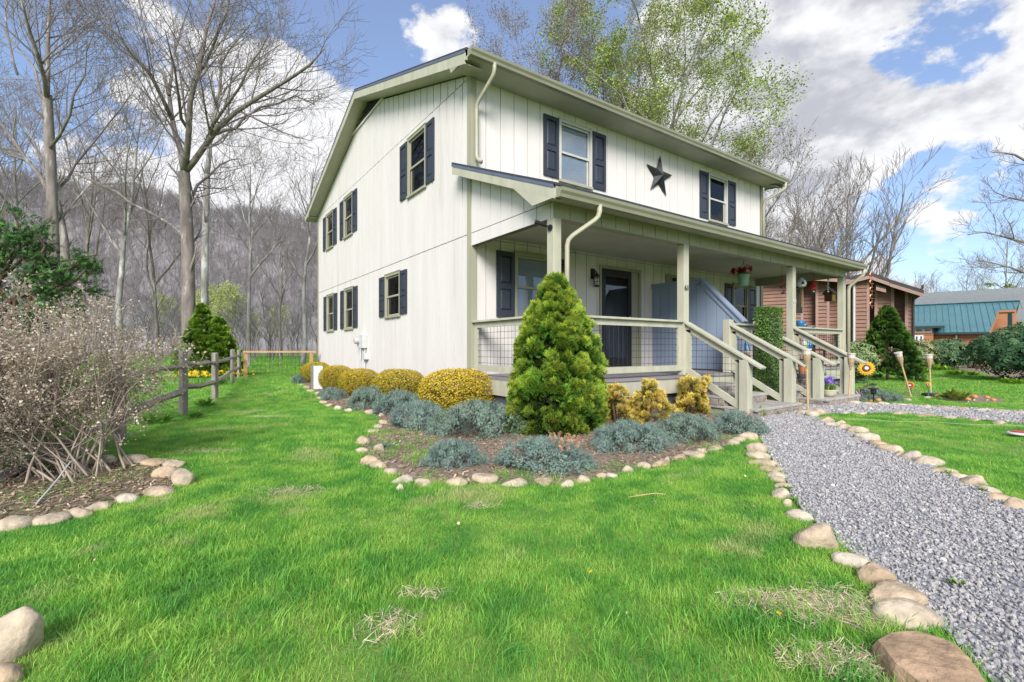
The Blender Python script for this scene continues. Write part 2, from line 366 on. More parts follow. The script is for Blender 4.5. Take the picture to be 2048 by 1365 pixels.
BED = gpts([(596, 762), (613, 778), (635, 790), (655, 810), (680, 818), (742, 826), (768, 846), (750, 866), (722, 886), (738, 930), (781, 950), (804, 966), (915, 971), (970, 968), (1087, 972),
            (1167, 967), (1256, 947), (1318, 933), (1388, 914), (1467, 890), (1497, 876), (1512, 858), (1505, 842)]) + [Vector((2.9, -2.25, 0)), Vector((0.02, -2.25, 0)), Vector((0.02, 11.5, 0)), Vector((-1.0, 12.0, 0))]
PATH = gpts([(1500, 838), (1512, 856), (1520, 880), (1535, 905), (1552, 935), (1572, 962), (1582, 995), (1608, 1030), (1655, 1072), (1712, 1120), (1768, 1165), (1810, 1205), (1868, 1245), (1925, 1300), (2010, 1400)])
PATH += gpts([(2600, 1500), (2500, 1150), (2200, 1060), (2031, 1018), (1996, 1004), (1948, 972), (1888, 949), (1856, 930), (1825, 920), (1781, 903), (1733, 880), (1690, 860), (1655, 846), (1628, 836), (1610, 830)]) + [Vector((4.5, -3.2, 0)), Vector((2.95, -3.2, 0))]
PATH2 = gpts([(1612, 829), (1640, 830), (1700, 829), (1800, 829), (1900, 836), (2048, 850), (2300, 880), (2300, 845), (2048, 826), (1900, 816), (1800, 811), (1700, 806)]) + [Vector((6.9, -3.0, 0)), Vector((4.6, -3.0, 0))]
BED2 = gpts([(-60, 1078), (30, 1058), (98, 1046), (189, 1022), (255, 1004), (318, 988), (352, 975), (372, 950), (350, 932), (272, 922), (215, 922), (140, 925), (60, 945), (-80, 985)])
BED3 = gpts([(1795, 735), (1850, 733), (1900, 739), (1960, 748), (2048, 770), (2300, 830), (2300, 735), (2048, 720), (1900, 716), (1795, 719)])
BED4 = gpts([(1705, 804), (1800, 803), (1840, 795), (1838, 768), (1790, 757), (1700, 762)])
BED5 = gpts([(1885, 803), (1930, 808), (2005, 808), (2010, 800), (1960, 790), (1890, 792)])
sheet('planting_bed', BED, .010, M['mulch']); sheet('gravel_path', PATH, .014, M['gravelbed']); sheet('gravel_path', PATH2, .018, M['gravelbed'])
M['dirt'] = mat('bare_dirt', (0.21, 0.155, 0.115), (0.14, 0.11, 0.07), 5, 0.95, 0.8, 60, spots=((0.08, 0.11, 0.035), 4, 0.52))
sheet('planting_bed', BED2, .010, M['dirt']); sheet('planting_bed', BED3, .010, M['mulch']); sheet('planting_bed', BED4, .010, M['mulch']); sheet('planting_bed', BED5, .010, M['mulch'])
# ------------------------------------------------------------------ the duplex house
L, D = 9.77, 10.95
Z1, Z2, ZB = 3.05, 5.77, 0.31            # siding joints and bottom edge
PF = -2.226                              # front line of the porch
FLR = 0.60                               # porch floor
house = empty('duplex_house', (L / 2, D / 2, 0), 'two-storey duplex with cream grooved siding, sage trim, dark shutters and a full-width front porch', 'house')
def fr(plane, u, w, z):                  # u along the wall, w outwards
    return (u, -w, z) if plane == 'F' else (-w, u, z)
def pbox(mb, plane, u0, u1, w0, w1, z0, z1, m=0):
    return mb.hexa([fr(plane, u, w, z) for u in (u0, u1) for w in (w0, w1) for z in (z0, z1)], m)
core = MB(); core.box(.2, L - .03, .2, D - .03, .12, 5.9)
core.prism([(.03, 0.1, 5.9), (.03, D / 2, 7.6), (.03, D - .1, 5.9)], (L - .06, 0, 0))
# openings (u0,u1,z0,z1) kept clear of siding
OPEN = {'F': [], 'G': []}
E1 = EYE
WIN = [  # plane, casing u0,u1, z0,z1, shutters, kind
    ('F', 2.00, 2.90, 3.30 + E1, 4.53 + E1, ((1.61, 1.985), (2.915, 3.30)), 'blind'),
    ('F', 7.08, 7.96, 3.30 + E1, 4.53 + E1, ((6.70, 7.065), (7.975, 8.35)), 'paper'),
    ('G', 1.78, 2.72, 3.29 + E1, 4.57 + E1, ((1.405, 1.765), (2.735, 3.14)), 'curtain'),
    ('G', 6.76, 7.66, 3.31 + E1, 4.53 + E1, ((6.36, 6.745), (7.675, 8.06)), 'curtain'),
    ('G', 8.87, 9.76, 3.31 + E1, 4.50 + E1, ((8.47, 8.855), (9.775, 10.15)), 'dark'),
    ('G', 3.16, 4.12, .73 + E1, 1.76 + E1, ((2.775, 3.145), (4.135, 4.51)), 'dark'),
    ('G', 6.71, 7.60, .55 + E1, 1.77 + E1, ((6.31, 6.695), (7.615, 8.0)), 'curtain'),
    ('G', 8.80, 9.69, .55 + E1, 1.77 + E1, ((8.41, 8.785), (9.705, 10.07)), 'curtain'),
    ('F', .93, 1.85, .53 + E1, 1.77 + E1, ((.53, .915), (1.865, 2.24)), 'porch'),
    ('F', 8.24, 8.99, .60 + E1, 1.75 + E1, ((7.84, 8.225), (9.005, 9.42)), 'porchdark')]
for w in WIN: OPEN[w[0]].append((w[1] + .03, w[2] - .03, w[3] + .03, w[4] - .03))
DOORS = [(3.12, 4.44, FLR + .06, 2.82, 1), (5.33, 6.65, FLR + .06, 2.82, -1)]
for d in DOORS: OPEN['F'].append((d[0] + .03, d[1] - .03, FLR - .1, d[3] - .03))
# hollow behind the openings is the dark room
for pl, boxes in OPEN.items():
    for (a, b, z0, z1) in boxes: pass
core.build('wall_core', M['core'], house)

def cut(rects, hole):
    out = []
    for (a, b, c, d, top) in rects:
        h0, h1, h2, h3 = hole
        if h1 <= a or h0 >= b or h3 <= c or h2 >= d: out.append((a, b, c, d, top)); continue
        if c < h2: out.append((a, b, c, h2, False))
        if h3 < d: out.append((a, b, h3, d, top))
        z0, z1 = max(c, h2), min(d, h3)
        if a < h0: out.append((a, h0, z0, z1, False))
        if h1 < b: out.append((h1, b, z0, z1, False))
    return [r for r in out if r[1] - r[0] > .004 and r[3] - r[2] > .004]
def boards(parent, plane, u0, u1, z0, z1, off=0.0, pitch=.305, gap=.014, w0=-.034, w1=0.0, ztop=None, m='white', w_base=0.0, name='siding_board', frf=None):
    f = frf or (lambda u, w, z: fr(plane, u, w, z)); u = u0 - (pitch - off if off else 0)
    while u < u1 - .01:
        a, b = max(u, u0), min(u + pitch - gap, u1); u += pitch
        if b - a < .02: continue
        zz = z1 if ztop is None else max(ztop(a), ztop(b)); rects = [(a, b, z0, zz, True)]
        if zz - z0 < .02: continue
        for h in (OPEN[plane] if plane else []): rects = cut(rects, h)
        dw = random.uniform(-.0012, .0012); grp = []          # rectangles that touch make one board
        for r_ in rects:
            hit = [g for g in grp if any(r_[0] <= k[1] and k[0] <= r_[1] and r_[2] <= k[3] and k[2] <= r_[3] for k in g)]
            for g in hit: grp.remove(g)
            grp.append(sum(hit, [r_]))
        for g in grp:
          mb = MB()
          for (p, q, c, d, top) in g:
            ta, tb = (ztop(p), ztop(q)) if (ztop and top) else (d, d)
            if min(ta, tb) <= c + .003: ta, tb = max(ta, c + .004), max(tb, c + .004)
            mb.hexa([f(p, w_base + w0, c), f(p, w_base + w0, ta), f(p, w_base + w1 + dw, c), f(p, w_base + w1 + dw, ta),
                     f(q, w_base + w0, c), f(q, w_base + w0, tb), f(q, w_base + w1 + dw, c), f(q, w_base + w1 + dw, tb)])
          mb.build(name, M[m], parent)
def panel(name, mb, m, parent=house, **k): return mb.build(name, M[m] if isinstance(m, str) else m, parent, **k)
# gable wall: three tiers of grooved panels
def backing(name, plane, u0, u1):
    rects = [(u0, u1, ZB, 5.8, False)]
    for h in OPEN[plane]: rects = cut(rects, h)
    mb = MB()
    for (a, b, c, d, t) in rects: pbox(mb, plane, a, b, -.06, -.03, c, d)
    return panel(name, mb, 'core')
gw = backing('gable_wall', 'G', .02, D - .02)
RK = lambda y: 5.90 + .331 * (min(y, D - y) + .42)          # top of the rake line
RS = lambda y: RK(y) - .25                                  # underside, where the wall stops
boards(gw, 'G', .10, D, ZB, Z1 - .008, .2, gap=.028)
boards(gw, 'G', .10, D, Z1 + .008, Z2 - .008, .2, gap=.028)
boards(gw, 'G', .05, D, Z2 + .008, 9, .2, ztop=RS, gap=.028)
fw_ = backing('front_wall', 'F', .062, L - .02)
boards(fw_, 'F', .10, L - .10, 3.0, Z2 + .02, .223)
boards(fw_, 'F', .10, L - .10, FLR + .0, 2.99, .223)
mb = MB(); mb.box(L - .022, L, 0.02, D, ZB, 5.9); panel('side_wall', mb, 'white')
mb = MB(); mb.box(0, L, D - .022, D + .01, ZB, 5.9); panel('rear_wall', mb, 'white')
# corner boards
for (x0, x1, y0, y1) in ((-.016, .0, -.018, .095), (-.016, .10, -.034, -.016), (L - .10, L + .016, -.034, -.016), (-.016, .0, D - .09, D + .03)):
    mb = MB(); mb.box(x0, x1, y0, y1, ZB, Z2 + .03); panel('corner_board', mb, 'sage')
mb = MB(); mb.box(.03, L - .03, -.0, D - .03, 0, .36); panel('foundation', mb, 'found')

# ---- main roof: slopes, rake boards, soffit, gutter
OX, EY, RT = .33, -.42, 7.86
sl = (RT - 5.90) / (D / 2 - EY)
mb = MB()
for y0, y1 in ((EY - .05, D / 2), (D - EY + .05, D / 2)):
    z0 = RT - sl * abs(D / 2 - y0)
    mb.hexa([(x, y, z + dz) for x in (-OX - .02, L + OX + .02) for (y, z) in ((y0, z0), (y1, RT)) for dz in (-.01, .028)])
rf = panel('roof', mb, 'shingle')
mb = MB()
for y0, y1 in ((EY, D / 2), (D - EY, D / 2)):
    z0 = RT - sl * abs(D / 2 - y0)
    for x in (-OX - .03, L + OX):
        mb.hexa([(xx, y, z + dz) for xx in (x, x + .03) for (y, z) in ((y0, z0), (y1, RT)) for dz in (-.055, -.012)])
panel('drip_edge', mb, 'drip', rf)
for sgn, y0, y1 in ((1, EY, D / 2), (-1, D - EY, D / 2)):
    z0 = RT - sl * abs(D / 2 - y0)
    for x in (-OX - .022, L + OX):
        mb = MB(); mb.hexa([(xx, y, z + dz) for xx in (x, x + .022) for (y, z) in ((y0, z0), (y1, RT)) for dz in (-.235, -.056)]); panel('rake_board', mb, 'sagelight', rf)
    for x0, x1 in ((-OX, .0), (L, L + OX)):      # sloping soffit under the rake
        mb = MB(); mb.hexa([(xx, y, z + dz) for xx in (x0, x1) for (y, z) in ((y0 + .02 * sgn, z0), (y1, RT)) for dz in (-.22, -.205)])
        panel('rake_soffit', mb, 'soffit', rf)
    mb = MB(); yi = 0.0 if sgn > 0 else D
    mb.box(-OX - .002, L + OX + .002, min(y0 - .07 * sgn, yi), max(y0 - .07 * sgn, yi), Z2 - .012, Z2 + .012); panel('eave_soffit', mb, 'soffit', rf)
    mb = MB()      # boxed eave return
    for x in (-OX - .02, L + OX + .001): mb.prism([(x, y0 - .06 * sgn, Z2 - .03), (x, yi + .06 * sgn, Z2 - .03), (x, yi + .16 * sgn, Z2 + .16), (x, y0 - .06 * sgn, z0 - .2)], (.019, 0, 0))
    panel('eave_return', mb, 'sage', rf)
    mb = MB(); mb.box(-OX, L + OX, y0 - .07 * sgn - .012, y0 - .07 * sgn + .012, Z2 - .01, 5.87); panel('fascia', mb, 'sage', rf)
def gutter(name, x0, x1, y, z, sgn=-1):        # K-style trough with a rolled lip, hung on the fascia line y
    prof = [(0, -.115), (.075, -.115), (.085, -.075), (.108, -.04), (.115, 0), (.102, .006), (.10, -.012), (.098, -.03), (.07, -.09), (.01, -.09), (.01, 0), (0, 0)]
    mb = MB(); pl = [Vector((x0, y + sgn * a, z + b)) for a, b in prof]; n = len(pl); e = Vector((x1 - x0, 0, 0))
    mb.add(pl + [p + e for p in pl], [(i, (i + 1) % n, n + (i + 1) % n, n + i) for i in range(n)])
    for xx in (x0, x1): mb.prism([(xx, y, z), (xx, y + sgn * .115, z), (xx, y + sgn * .108, z - .04), (xx, y + sgn * .085, z - .075), (xx, y + sgn * .075, z - .115), (xx, y, z - .115)], (.002 if xx == x0 else -.002, 0, 0))
    return panel(name, mb, 'gutter')
gutter('gutter', -OX, L + OX, EY - .084, 5.872); gutter('gutter', -OX, L + OX, D - EY + .084, 5.872, 1)
# gable vent with louvres
mb = MB(); vz, vy = 7.25, 1.12
mb.prism([(-.004, D / 2 - vy, vz), (-.004, D / 2 + vy, vz), (-.004, D / 2, vz + vy * sl - .02)], (-.01, 0, 0)); vent = panel('gable_vent', mb, 'dark')
mb = MB(); mb.box(-.04, -.004, D / 2 - vy - .12, D / 2 + vy + .12, vz - .05, vz); panel('vent_sill', mb, 'white', vent)
for i in range(1, 6):
    z = vz + .085 * i; hw = vy - (z - vz) / sl
    if hw > .1:
        mb = MB(); mb.hexa([(x, y, z + dz + (x + .016) * 1.2) for x in (-.05, -.016) for y in (D / 2 - hw, D / 2 + hw) for dz in (0, .012)]); panel('vent_louvre', mb, 'core', vent)

# ---- windows and shutters
M['winframe'] = mat('pale_window_frame', (.56, .555, .51), (.50, .495, .45), 4, .5)
def window(plane, u0, u1, z0, z1, sh, kind):
    mb = MB(); c = .055
    pbox(mb, plane, u0, u0 + c, -.02, .028, z0, z1); pbox(mb, plane, u1 - c, u1, -.02, .028, z0, z1)
    pbox(mb, plane, u0 + c, u1 - c, -.02, .026, z1 - c, z1); pbox(mb, plane, u0 - .01, u1 + .01, -.02, .036, z1 + .001, z1 + .022)
    wo = panel('window', mb, 'winframe' if kind in ('blind', 'paper') else 'sage')
    mb = MB(); pbox(mb, plane, u0 - .008, u1 + .008, -.021, .05, z0 - .02, z0 + .029); panel('window_sill', mb, 'sage', wo)
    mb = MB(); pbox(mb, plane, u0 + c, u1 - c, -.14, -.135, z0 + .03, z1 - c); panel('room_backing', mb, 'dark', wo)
    zm = (z0 + z1) / 2 - .02; ms = 'sage' if plane == 'G' or 'porch' in kind else 'winframe'
    for i, (a, b, w) in enumerate(((zm - .02, z1 - c, -.012), (z0 + .03, zm + .02, -.035))):
        mb = MB(); t = .042
        for (p, q, r, s) in ((u0 + c, u0 + c + t, a, b), (u1 - c - t, u1 - c, a, b), (u0 + c + t, u1 - c - t, a, a + t), (u0 + c + t, u1 - c - t, b - t, b)): pbox(mb, plane, p, q, w - .02, w + (.001 if r != a or s != b else 0), r, s)
        sa = panel('sash', mb, ms, wo)
        mb = MB(); pbox(mb, plane, u0 + c + t, u1 - c - t, w - .012, w - .008, a + t, b - t); panel('pane', mb, 'glass', wo)
    if kind in ('blind', 'curtain', 'porch'):
        mb = MB()
        if kind != 'curtain':      # blind of thin slats
            k = 30
            for i in range(k):
                z = z0 + .05 + (z1 - z0 - .12) * i / k; pbox(mb, plane, u0 + c + .01, u1 - c - .01, -.056 - .004 * (i % 2), -.05, z, z + (z1 - z0 - .12) / k * .93)
            panel('blind', mb, 'blind', wo)
        else:                        # two gathered curtains
            for s0, s1 in ((u0 + c + .01, (u0 + u1) / 2 - .05), ((u0 + u1) / 2 + .05, u1 - c - .01)):
                k = 14
                for i in range(k):
                    a, b = s0 + (s1 - s0) * i / k, s0 + (s1 - s0) * (i + 1) / k; w = -.09 + .012 * math.sin(i * 1.9)
                    pbox(mb, plane, a, b, w - .004, w, z0 + .04, z1 - c)
            panel('curtain', mb, 'curtain', wo)
    if kind == 'paper':
        mb = MB(); pbox(mb, plane, (u0 + u1) / 2 - .02, u1 - c - .06, -.035, -.033, zm + .06, zm + .42); panel('paper_sheet', mb, 'blind', wo)
    for (a, b) in sh:
        mb = MB(); t = .07; zz0, zz1 = z0 + .03, z1 - .02; zc = zz0 + (zz1 - zz0) * .47
        pbox(mb, plane, a, b, .002, .014, zz0, zz1)
        for (p, q, r, s) in ((a, a + t, zz0, zz1), (b - t, b, zz0, zz1), (a + t, b - t, zz0, zz0 + .12), (a + t, b - t, zz1 - .08, zz1), (a + t, b - t, zc - .05, zc + .05)): pbox(mb, plane, p, q, .014, .034, r, s)
        so = panel('shutter', mb, 'shutter', house)
        for r, s in ((zz0 + .12, zc - .05), (zc + .05, zz1 - .08)):
            mb = MB(); p, q = a + t + .006, b - t - .006; i = .03; r += .006; s -= .006
            vs = [fr(plane, u, w, z) for (u, z, w) in ((p, r, .014), (q, r, .014), (q, s, .014), (p, s, .014), (p + i, r + i, .031), (q - i, r + i, .031), (q - i, s - i, .031), (p + i, s - i, .031))]
            mb.add(vs, [(3, 2, 1, 0), (4, 5, 6, 7)] + [(k, (k + 1) % 4, 4 + (k + 1) % 4, 4 + k) for k in range(4)]); panel('raised_panel', mb, 'shutter', so)
for w in WIN: window(*w)

# ---- doors
for (u0, u1, z0, z1, sg) in DOORS:
    mb = MB(); pl = 'F'
    for (a, b, c, d) in ((u0, u0 + .06, FLR, z1), (u1 - .06, u1, FLR, z1), (u0 + .06, u1 - .06, z1 - .06, z1)): pbox(mb, pl, a, b, -.02, .028, c, d)
    do = panel('door_casing', mb, 'sage')
    da, db = (u0 + .07, u0 + 1.0) if sg > 0 else (u1 - 1.0, u1 - .07)
    oa, ob = (db + .02, u1 - .06) if sg > 0 else (u0 + .06, da - .02)
    mb = MB(); pbox(mb, pl, oa, ob, -.03, -.02, FLR, z1 - .06); panel('side_panel', mb, 'sage', do)
    mb = MB(); pbox(mb, pl, da, db, -.11, -.10, FLR, z1 - .06); panel('inner_door', mb, 'black', do)
    mb = MB(); pbox(mb, pl, u0 + .03, u1 - .03, -.1, .06, FLR + .001, FLR + .06); panel('threshold', mb, 'sagelight', do)
    mb = MB(); t = .11; zb, zt = FLR + .065, z1 - .065
    for (a, b, c, d) in ((da, da + t, zb, zt), (db - t, db, zb, zt), (da + t, db - t, zb, zb + .2), (da + t, db - t, zt - .16, zt), (da + t, db - t, zb + .92, zb + 1.04)): pbox(mb, pl, a, b, -.018, .02, c, d)
    sd = panel('storm_door', mb, 'black', house)
    for c, d in ((zb + .2, zb + .92), (zb + 1.04, zt - .16)):
        mb = MB(); pbox(mb, pl, da + t, db - t, -.004, .0, c, d); panel('door_pane', mb, 'glass', sd)
    mb = MB(); hx = db - .05 if sg > 0 else da + .05
    pbox(mb, pl, hx - .015, hx + .015, .02, .03, zb + .9, zb + 1.1); mb.tube([(hx, -.03, zb + .98), (hx, -.07, zb + .98), (hx - .09 * sg, -.075, zb + .98)], .01, 8); panel('handle', mb, 'grey_box', sd)

# ---- porch: floor, skirt, posts, beam, ceiling, roof
PX0, PX1 = 0.0, 9.52
mb = MB(); mb.box(PX0 + .03, PX1 - .03, PF + .03, -.0, .40, .555); pd = panel('porch_frame', mb, 'found')
y = -.012; i = 0
while y > PF - .01:
    mb = MB(); mb.box(PX0 - .005, PX1 + .005, max(y - .134, PF - .03), y, .558, FLR + random.uniform(-.001, .001)); panel('floor_board', mb, 'floor', pd); y -= .14
mb = MB(); mb.box(PX0 + .0, PX1 - .0, PF, PF + .03, .315, .572); panel('skirt_board', mb, 'sagelight', pd)
for x in (PX0, PX1 - .03):
    mb = MB(); mb.box(x, x + .03, PF + .03, -.04, .315, .572); panel('skirt_board', mb, 'sagelight', pd)
mb = MB(); mb.box(PX0 + .06, PX1 - .06, PF + .08, -.05, 0, .40); panel('crawlspace_skirt', mb, 'found', pd)
POSTS = [0.0, 2.885, 6.75, 9.38]
BB, BT = 2.835, 3.04
for x in POSTS:
    mb = MB(); mb.box(x, x + .14, PF, PF + .14, .605, BB); panel('porch_post', mb, 'sagelight', house, bevel=.006)
mb = MB(); mb.box(PX0 + .012, PX1 - .012, PF + .012, PF + .128, BB + .004, BT); bm_ = panel('porch_beam', mb, 'sage')
boards(bm_, None, PX0, PX1, BB, BT - .002, 0, w0=0, w1=.012, m='sage', name='beam_board', frf=lambda u, w, z: (u, PF + .012 - w, z))
mb = MB(); mb.box(PX0 + .14, PX1 - .14, PF + .128, PF + .14, BB, BT); panel('beam_lining', mb, 'sage', bm_)
PRK = lambda y: 3.17 + .409 * (y + 2.48)         # top of the porch rake
for x0, sgn in ((PX0, -1), (PX1, 1)):            # side walls above the porch openings
    mb = MB(); xs = sorted((x0 - sgn * .012, x0 - sgn * .11))
    mb.box(xs[0], xs[1], PF + .13, -.04, BB + .004, Z1); mb.prism([(xs[0], PF + .13, Z1), (xs[0], -.04, Z1), (xs[0], -.04, PRK(-.04) - .13), (xs[0], PF + .13, PRK(PF + .13) - .13)], (xs[1] - xs[0], 0, 0))
    sw = panel('porch_side_wall', mb, 'core')
    ff = (lambda x0, sgn: lambda u, w, z: (x0 - sgn * .012 + sgn * w, -u, z))(x0, sgn)
    boards(sw, None, .036, -PF, BB, Z1 - .006, .305, w0=0, w1=.012, frf=ff)
    boards(sw, None, .036, 2.2, Z1 + .006, 9, .305, w0=0, w1=.012, frf=ff, ztop=lambda u: PRK(-u) - .12)
    mb = MB(); xs = sorted((x0 - sgn * .112, x0 - sgn * .122)); mb.box(xs[0], xs[1], PF + .13, -.04, BB, BT); panel('side_lining', mb, 'sage', sw)
CZ = 3.04
mb = MB(); mb.box(PX0 + .1, PX1 - .1, PF + .1, -.002, CZ + .016, CZ + .03); ce = panel('porch_ceiling', mb, 'soffit')
for i in range(4):
    a = PX0 + .12 + (PX1 - .24) / 4 * i
    for (ya, yb) in ((PF + .14, -1.26), (-1.255, -.004)):
        mb = MB(); mb.box(a + .004, a + (PX1 - .24) / 4 - .004, ya, yb, CZ, CZ + .014); panel('ceiling_panel', mb, 'soffit', ce)
PX = .2; PE = -2.48
mb = MB(); mb.hexa([(x, y, PRK(y) + dz) for x in (PX0 - PX - .02, PX1 + PX + .02) for y in (PE - .05, .0) for dz in (-.004, .028)])
mb.hexa([(x, y, PRK(y) + dz) for x in (PX0 - PX - .02, -.02) for y in (-.0, .28) for dz in (-.004, .028)]); pr = panel('porch_roof', mb, 'shingle')
for x in (PX0 - PX - .022, PX1 + PX):
    mb = MB(); mb.hexa([(xx, y, PRK(y) + dz) for xx in (x - .008, x + .03) for y in (PE, .27) for dz in (-.05, -.006)]); panel('drip_edge', mb, 'drip', pr)
    mb = MB(); mb.hexa([(xx, y, PRK(y) + dz) for xx in (x, x + .022) for y in (PE - .034, .26) for dz in (-.185, -.052)]); panel('rake_board', mb, 'sagelight', pr)
    mb = MB(); mb.prism([(x + .001, PE - .05, 2.99), (x + .001, PF + .18, 2.99), (x + .001, PF + .62, PRK(PF + .62) - .186), (x + .001, PE - .05, PRK(PE) - .186)], (.019, 0, 0)); panel('eave_return', mb, 'soffit', pr)
mb = MB(); mb.hexa([(xx, y, PRK(y) + dz) for xx in (PX0 - PX, PX0 - .002) for y in (PE, .0) for dz in (-.2, -.187)]); panel('rake_soffit', mb, 'soffit', pr)
mb = MB(); mb.box(PX0 - PX, PX1 + PX, PE - .02, PF + .0, BT + .002, BT + .02); panel('eave_soffit', mb, 'soffit', pr)
mb = MB(); mb.box(PX0 - PX, PX1 + PX, PE - .035, PE - .021, BT - .005, PRK(PE) - .012); panel('fascia', mb, 'sage', pr)
gutter('gutter', PX0 - PX, PX1 + PX, PE - .036, 3.10)
# downspouts
def spout(pts, name='downspout', r=.042):
    P = [Vector(p) for p in pts]; Q = [P[0]]
    for i in range(1, len(P) - 1):
        a, b = (P[i - 1] - P[i]), (P[i + 1] - P[i]); k = min(.09, a.length * .45, b.length * .45)
        for t in (0, .5, 1): Q.append((P[i] + a.normalized() * k) * (1 - t) ** 2 + P[i] * (2 * t * (1 - t)) + (P[i] + b.normalized() * k) * t * t)
    Q.append(P[-1]); mb = MB(); mb.tube(Q, r, 8, flat=.75); return panel(name, mb, 'downspout', smooth=True)
spout([(.13, -.56, 5.77), (.13, -.56, 5.60), (.07, -.085, 5.27), (.07, -.085, 4.33), (.10, -.2, 4.25)])
spout([(.52, -2.57, 3.0), (.52, -2.57, 2.84), (.20, -2.275, 2.55), (.20, -2.275, .1)])
spout([(9.99, -.56, 5.77), (9.99, -.56, 5.6), (9.72, -.08, 5.3), (9.72, -.08, 3.98)])
spout([(9.62, -2.57, 3.0), (9.62, -2.57, 2.86), (9.58, -2.26, 2.6), (9.58, -2.26, .1)])
mb = MB(); mb.box(-.004 + .11, .17, -.3, -.02, 4.03, 4.1)

# ---- porch railings with wire mesh
def wires(mb, a, b, zlo, zhi, step=.1016, r=.0028):     # a,b: ends (x,y); zlo,zhi functions of t
    a, b = Vector((*a, 0)), Vector((*b, 0)); ln = (b - a).length
    k = int(ln / step)
    for i in range(1, k + 1):
        t = i * step / ln
        if t > .995: break
        p = a.lerp(b, t); mb.tube([(p.x, p.y, zlo(t)), (p.x, p.y, zhi(t))], r, 4, cap=False)
    z = math.ceil(min(zlo(0), zlo(1)) / step) * step
    while z < max(zhi(0), zhi(1)):
        ts = [t / 60 for t in range(61) if zlo(t / 60) < z < zhi(t / 60)]
        if len(ts) > 1:
            p, q = a.lerp(b, ts[0]), a.lerp(b, ts[-1]); mb.tube([(p.x, p.y, z + .004), (q.x, q.y, z + .004)], r, 4, cap=False)
        z += step
def rail_level(a, b, cap_over=.0):
    a, b = Vector((*a, 0)), Vector((*b, 0)); d = (b - a).normalized(); up = Vector((0, 0, 1))
    mb = MB(); mb.bar(a + up * 1.518, b + up * 1.518, .145, .034); ro = panel('rail_cap', mb, 'sagelight', house, bevel=.004)
    mb = MB(); mb.bar(a + up * 1.455, b + up * 1.455, .04, .089); panel('upper_rail', mb, 'sagelight', ro)
    mb = MB(); mb.bar(a + up * .728, b + up * .728, .06, .095); panel('lower_rail', mb, 'sagelight', ro)
    for p in (a + d * .045, b - d * .045):
        mb = MB(); mb.bar(p + up * .777, p + up * 1.409, .04, .085, up=d); panel('rail_stile', mb, 'sagelight', ro)
    mb = MB(); wires(mb, (a + d * .09)[:2], (b - d * .09)[:2], lambda t: .776, lambda t: 1.41); panel('wire_mesh', mb, 'iron', ro, fix=False)
    return ro
yc = PF + .07
rail_level((.07, -.04), (.07, PF + .14)); rail_level((.14, yc), (2.885, yc)); rail_level((6.89, yc), (9.38, yc)); rail_level((9.45, -.04), (9.45, PF + .14)); rail_level((4.42, yc), (5.36, yc))
# short newels at the head of the steps
for x in (4.28, 5.36):
    mb = MB(); mb.box(x, x + .14, PF, PF + .14, .605, 1.60); panel('newel_post', mb, 'sagelight', house, bevel=.008)
def stair_rail(x):
    ys, ye, s = PF, -3.33, .565; zt = lambda y: 1.50 + s * (y - PF)
    mb = MB(); mb.box(x, x + .14, ye, ye + .14, -.05, zt(ye + .07) - .03); nw = panel('newel_post', mb, 'sagelight', house, bevel=.006)
    xc = x + .07; up = (0, 0, 1)
    mb = MB(); mb.bar((xc, ys - .0, zt(ys) + .0), (xc, -3.53, zt(-3.53)), .145, .036); ro = panel('stair_rail_cap', mb, 'sagelight', house, bevel=.004)
    mb = MB(); mb.bar((xc, ys, zt(ys) - .075), (xc, ye + .14, zt(ye + .14) - .075), .04, .11); panel('upper_rail', mb, 'sagelight', ro)
    zl = lambda y: .70 + s * (y - PF)
    mb = MB(); mb.bar((xc, ys, zl(ys)), (xc, ye + .14, zl(ye + .14)), .05, .10); panel('lower_rail', mb, 'sagelight', ro)
    for y in (ys - .045, ye + .14 + .045):
        mb = MB(); mb.box(xc - .02, xc + .02, y - .045, y + .045, zl(y) + .03, zt(y) - .1); panel('rail_stile', mb, 'sagelight', ro)
    mb = MB(); ya, yb = ys - .09, ye + .23
    wires(mb, (xc, ya), (xc, yb), lambda t: zl(ya + (yb - ya) * t) + .05, lambda t: zt(ya + (yb - ya) * t) - .12); panel('wire_mesh', mb, 'iron', ro, fix=False)
for x in (2.885, 4.28, 5.36, 6.75): stair_rail(x)

# ---- blue privacy divider between the two doors
dv = [(-.02, .62), (-.02, 2.50), (-1.28, 2.50), (-2.16, 1.60), (-2.16, .62)]
mb = MB(); mb.prism([(4.86, y, z) for y, z in dv], (.05, 0, 0)); div = panel('porch_divider', mb, 'blue')
ztop_d = lambda u: 2.42 if u < 1.25 else 2.42 - (u - 1.25) * 1.0227
boards(div, None, .03, 2.14, .63, 9, .2, pitch=.23, gap=.008, w0=0, w1=.012, m='blue', frf=lambda u, w, z: (4.859 - w, -u, z), ztop=ztop_d, name='divider_board')
mb = MB(); mb.bar((4.885, -.02, 2.515), (4.885, -1.285, 2.515), .17, .035); mb.bar((4.885, -1.275, 2.517), (4.885, -2.2, 1.572), .17, .035); panel('divider_cap', mb, 'blue', div)
mb = MB(); mb.bar((4.838, -.02, 2.455), (4.838, -1.26, 2.455), .022, .085); mb.bar((4.838, -1.24, 2.452), (4.838, -2.14, 1.532), .022, .085, up=(0, .7, .7)); panel('divider_trim', mb, 'blue', div)

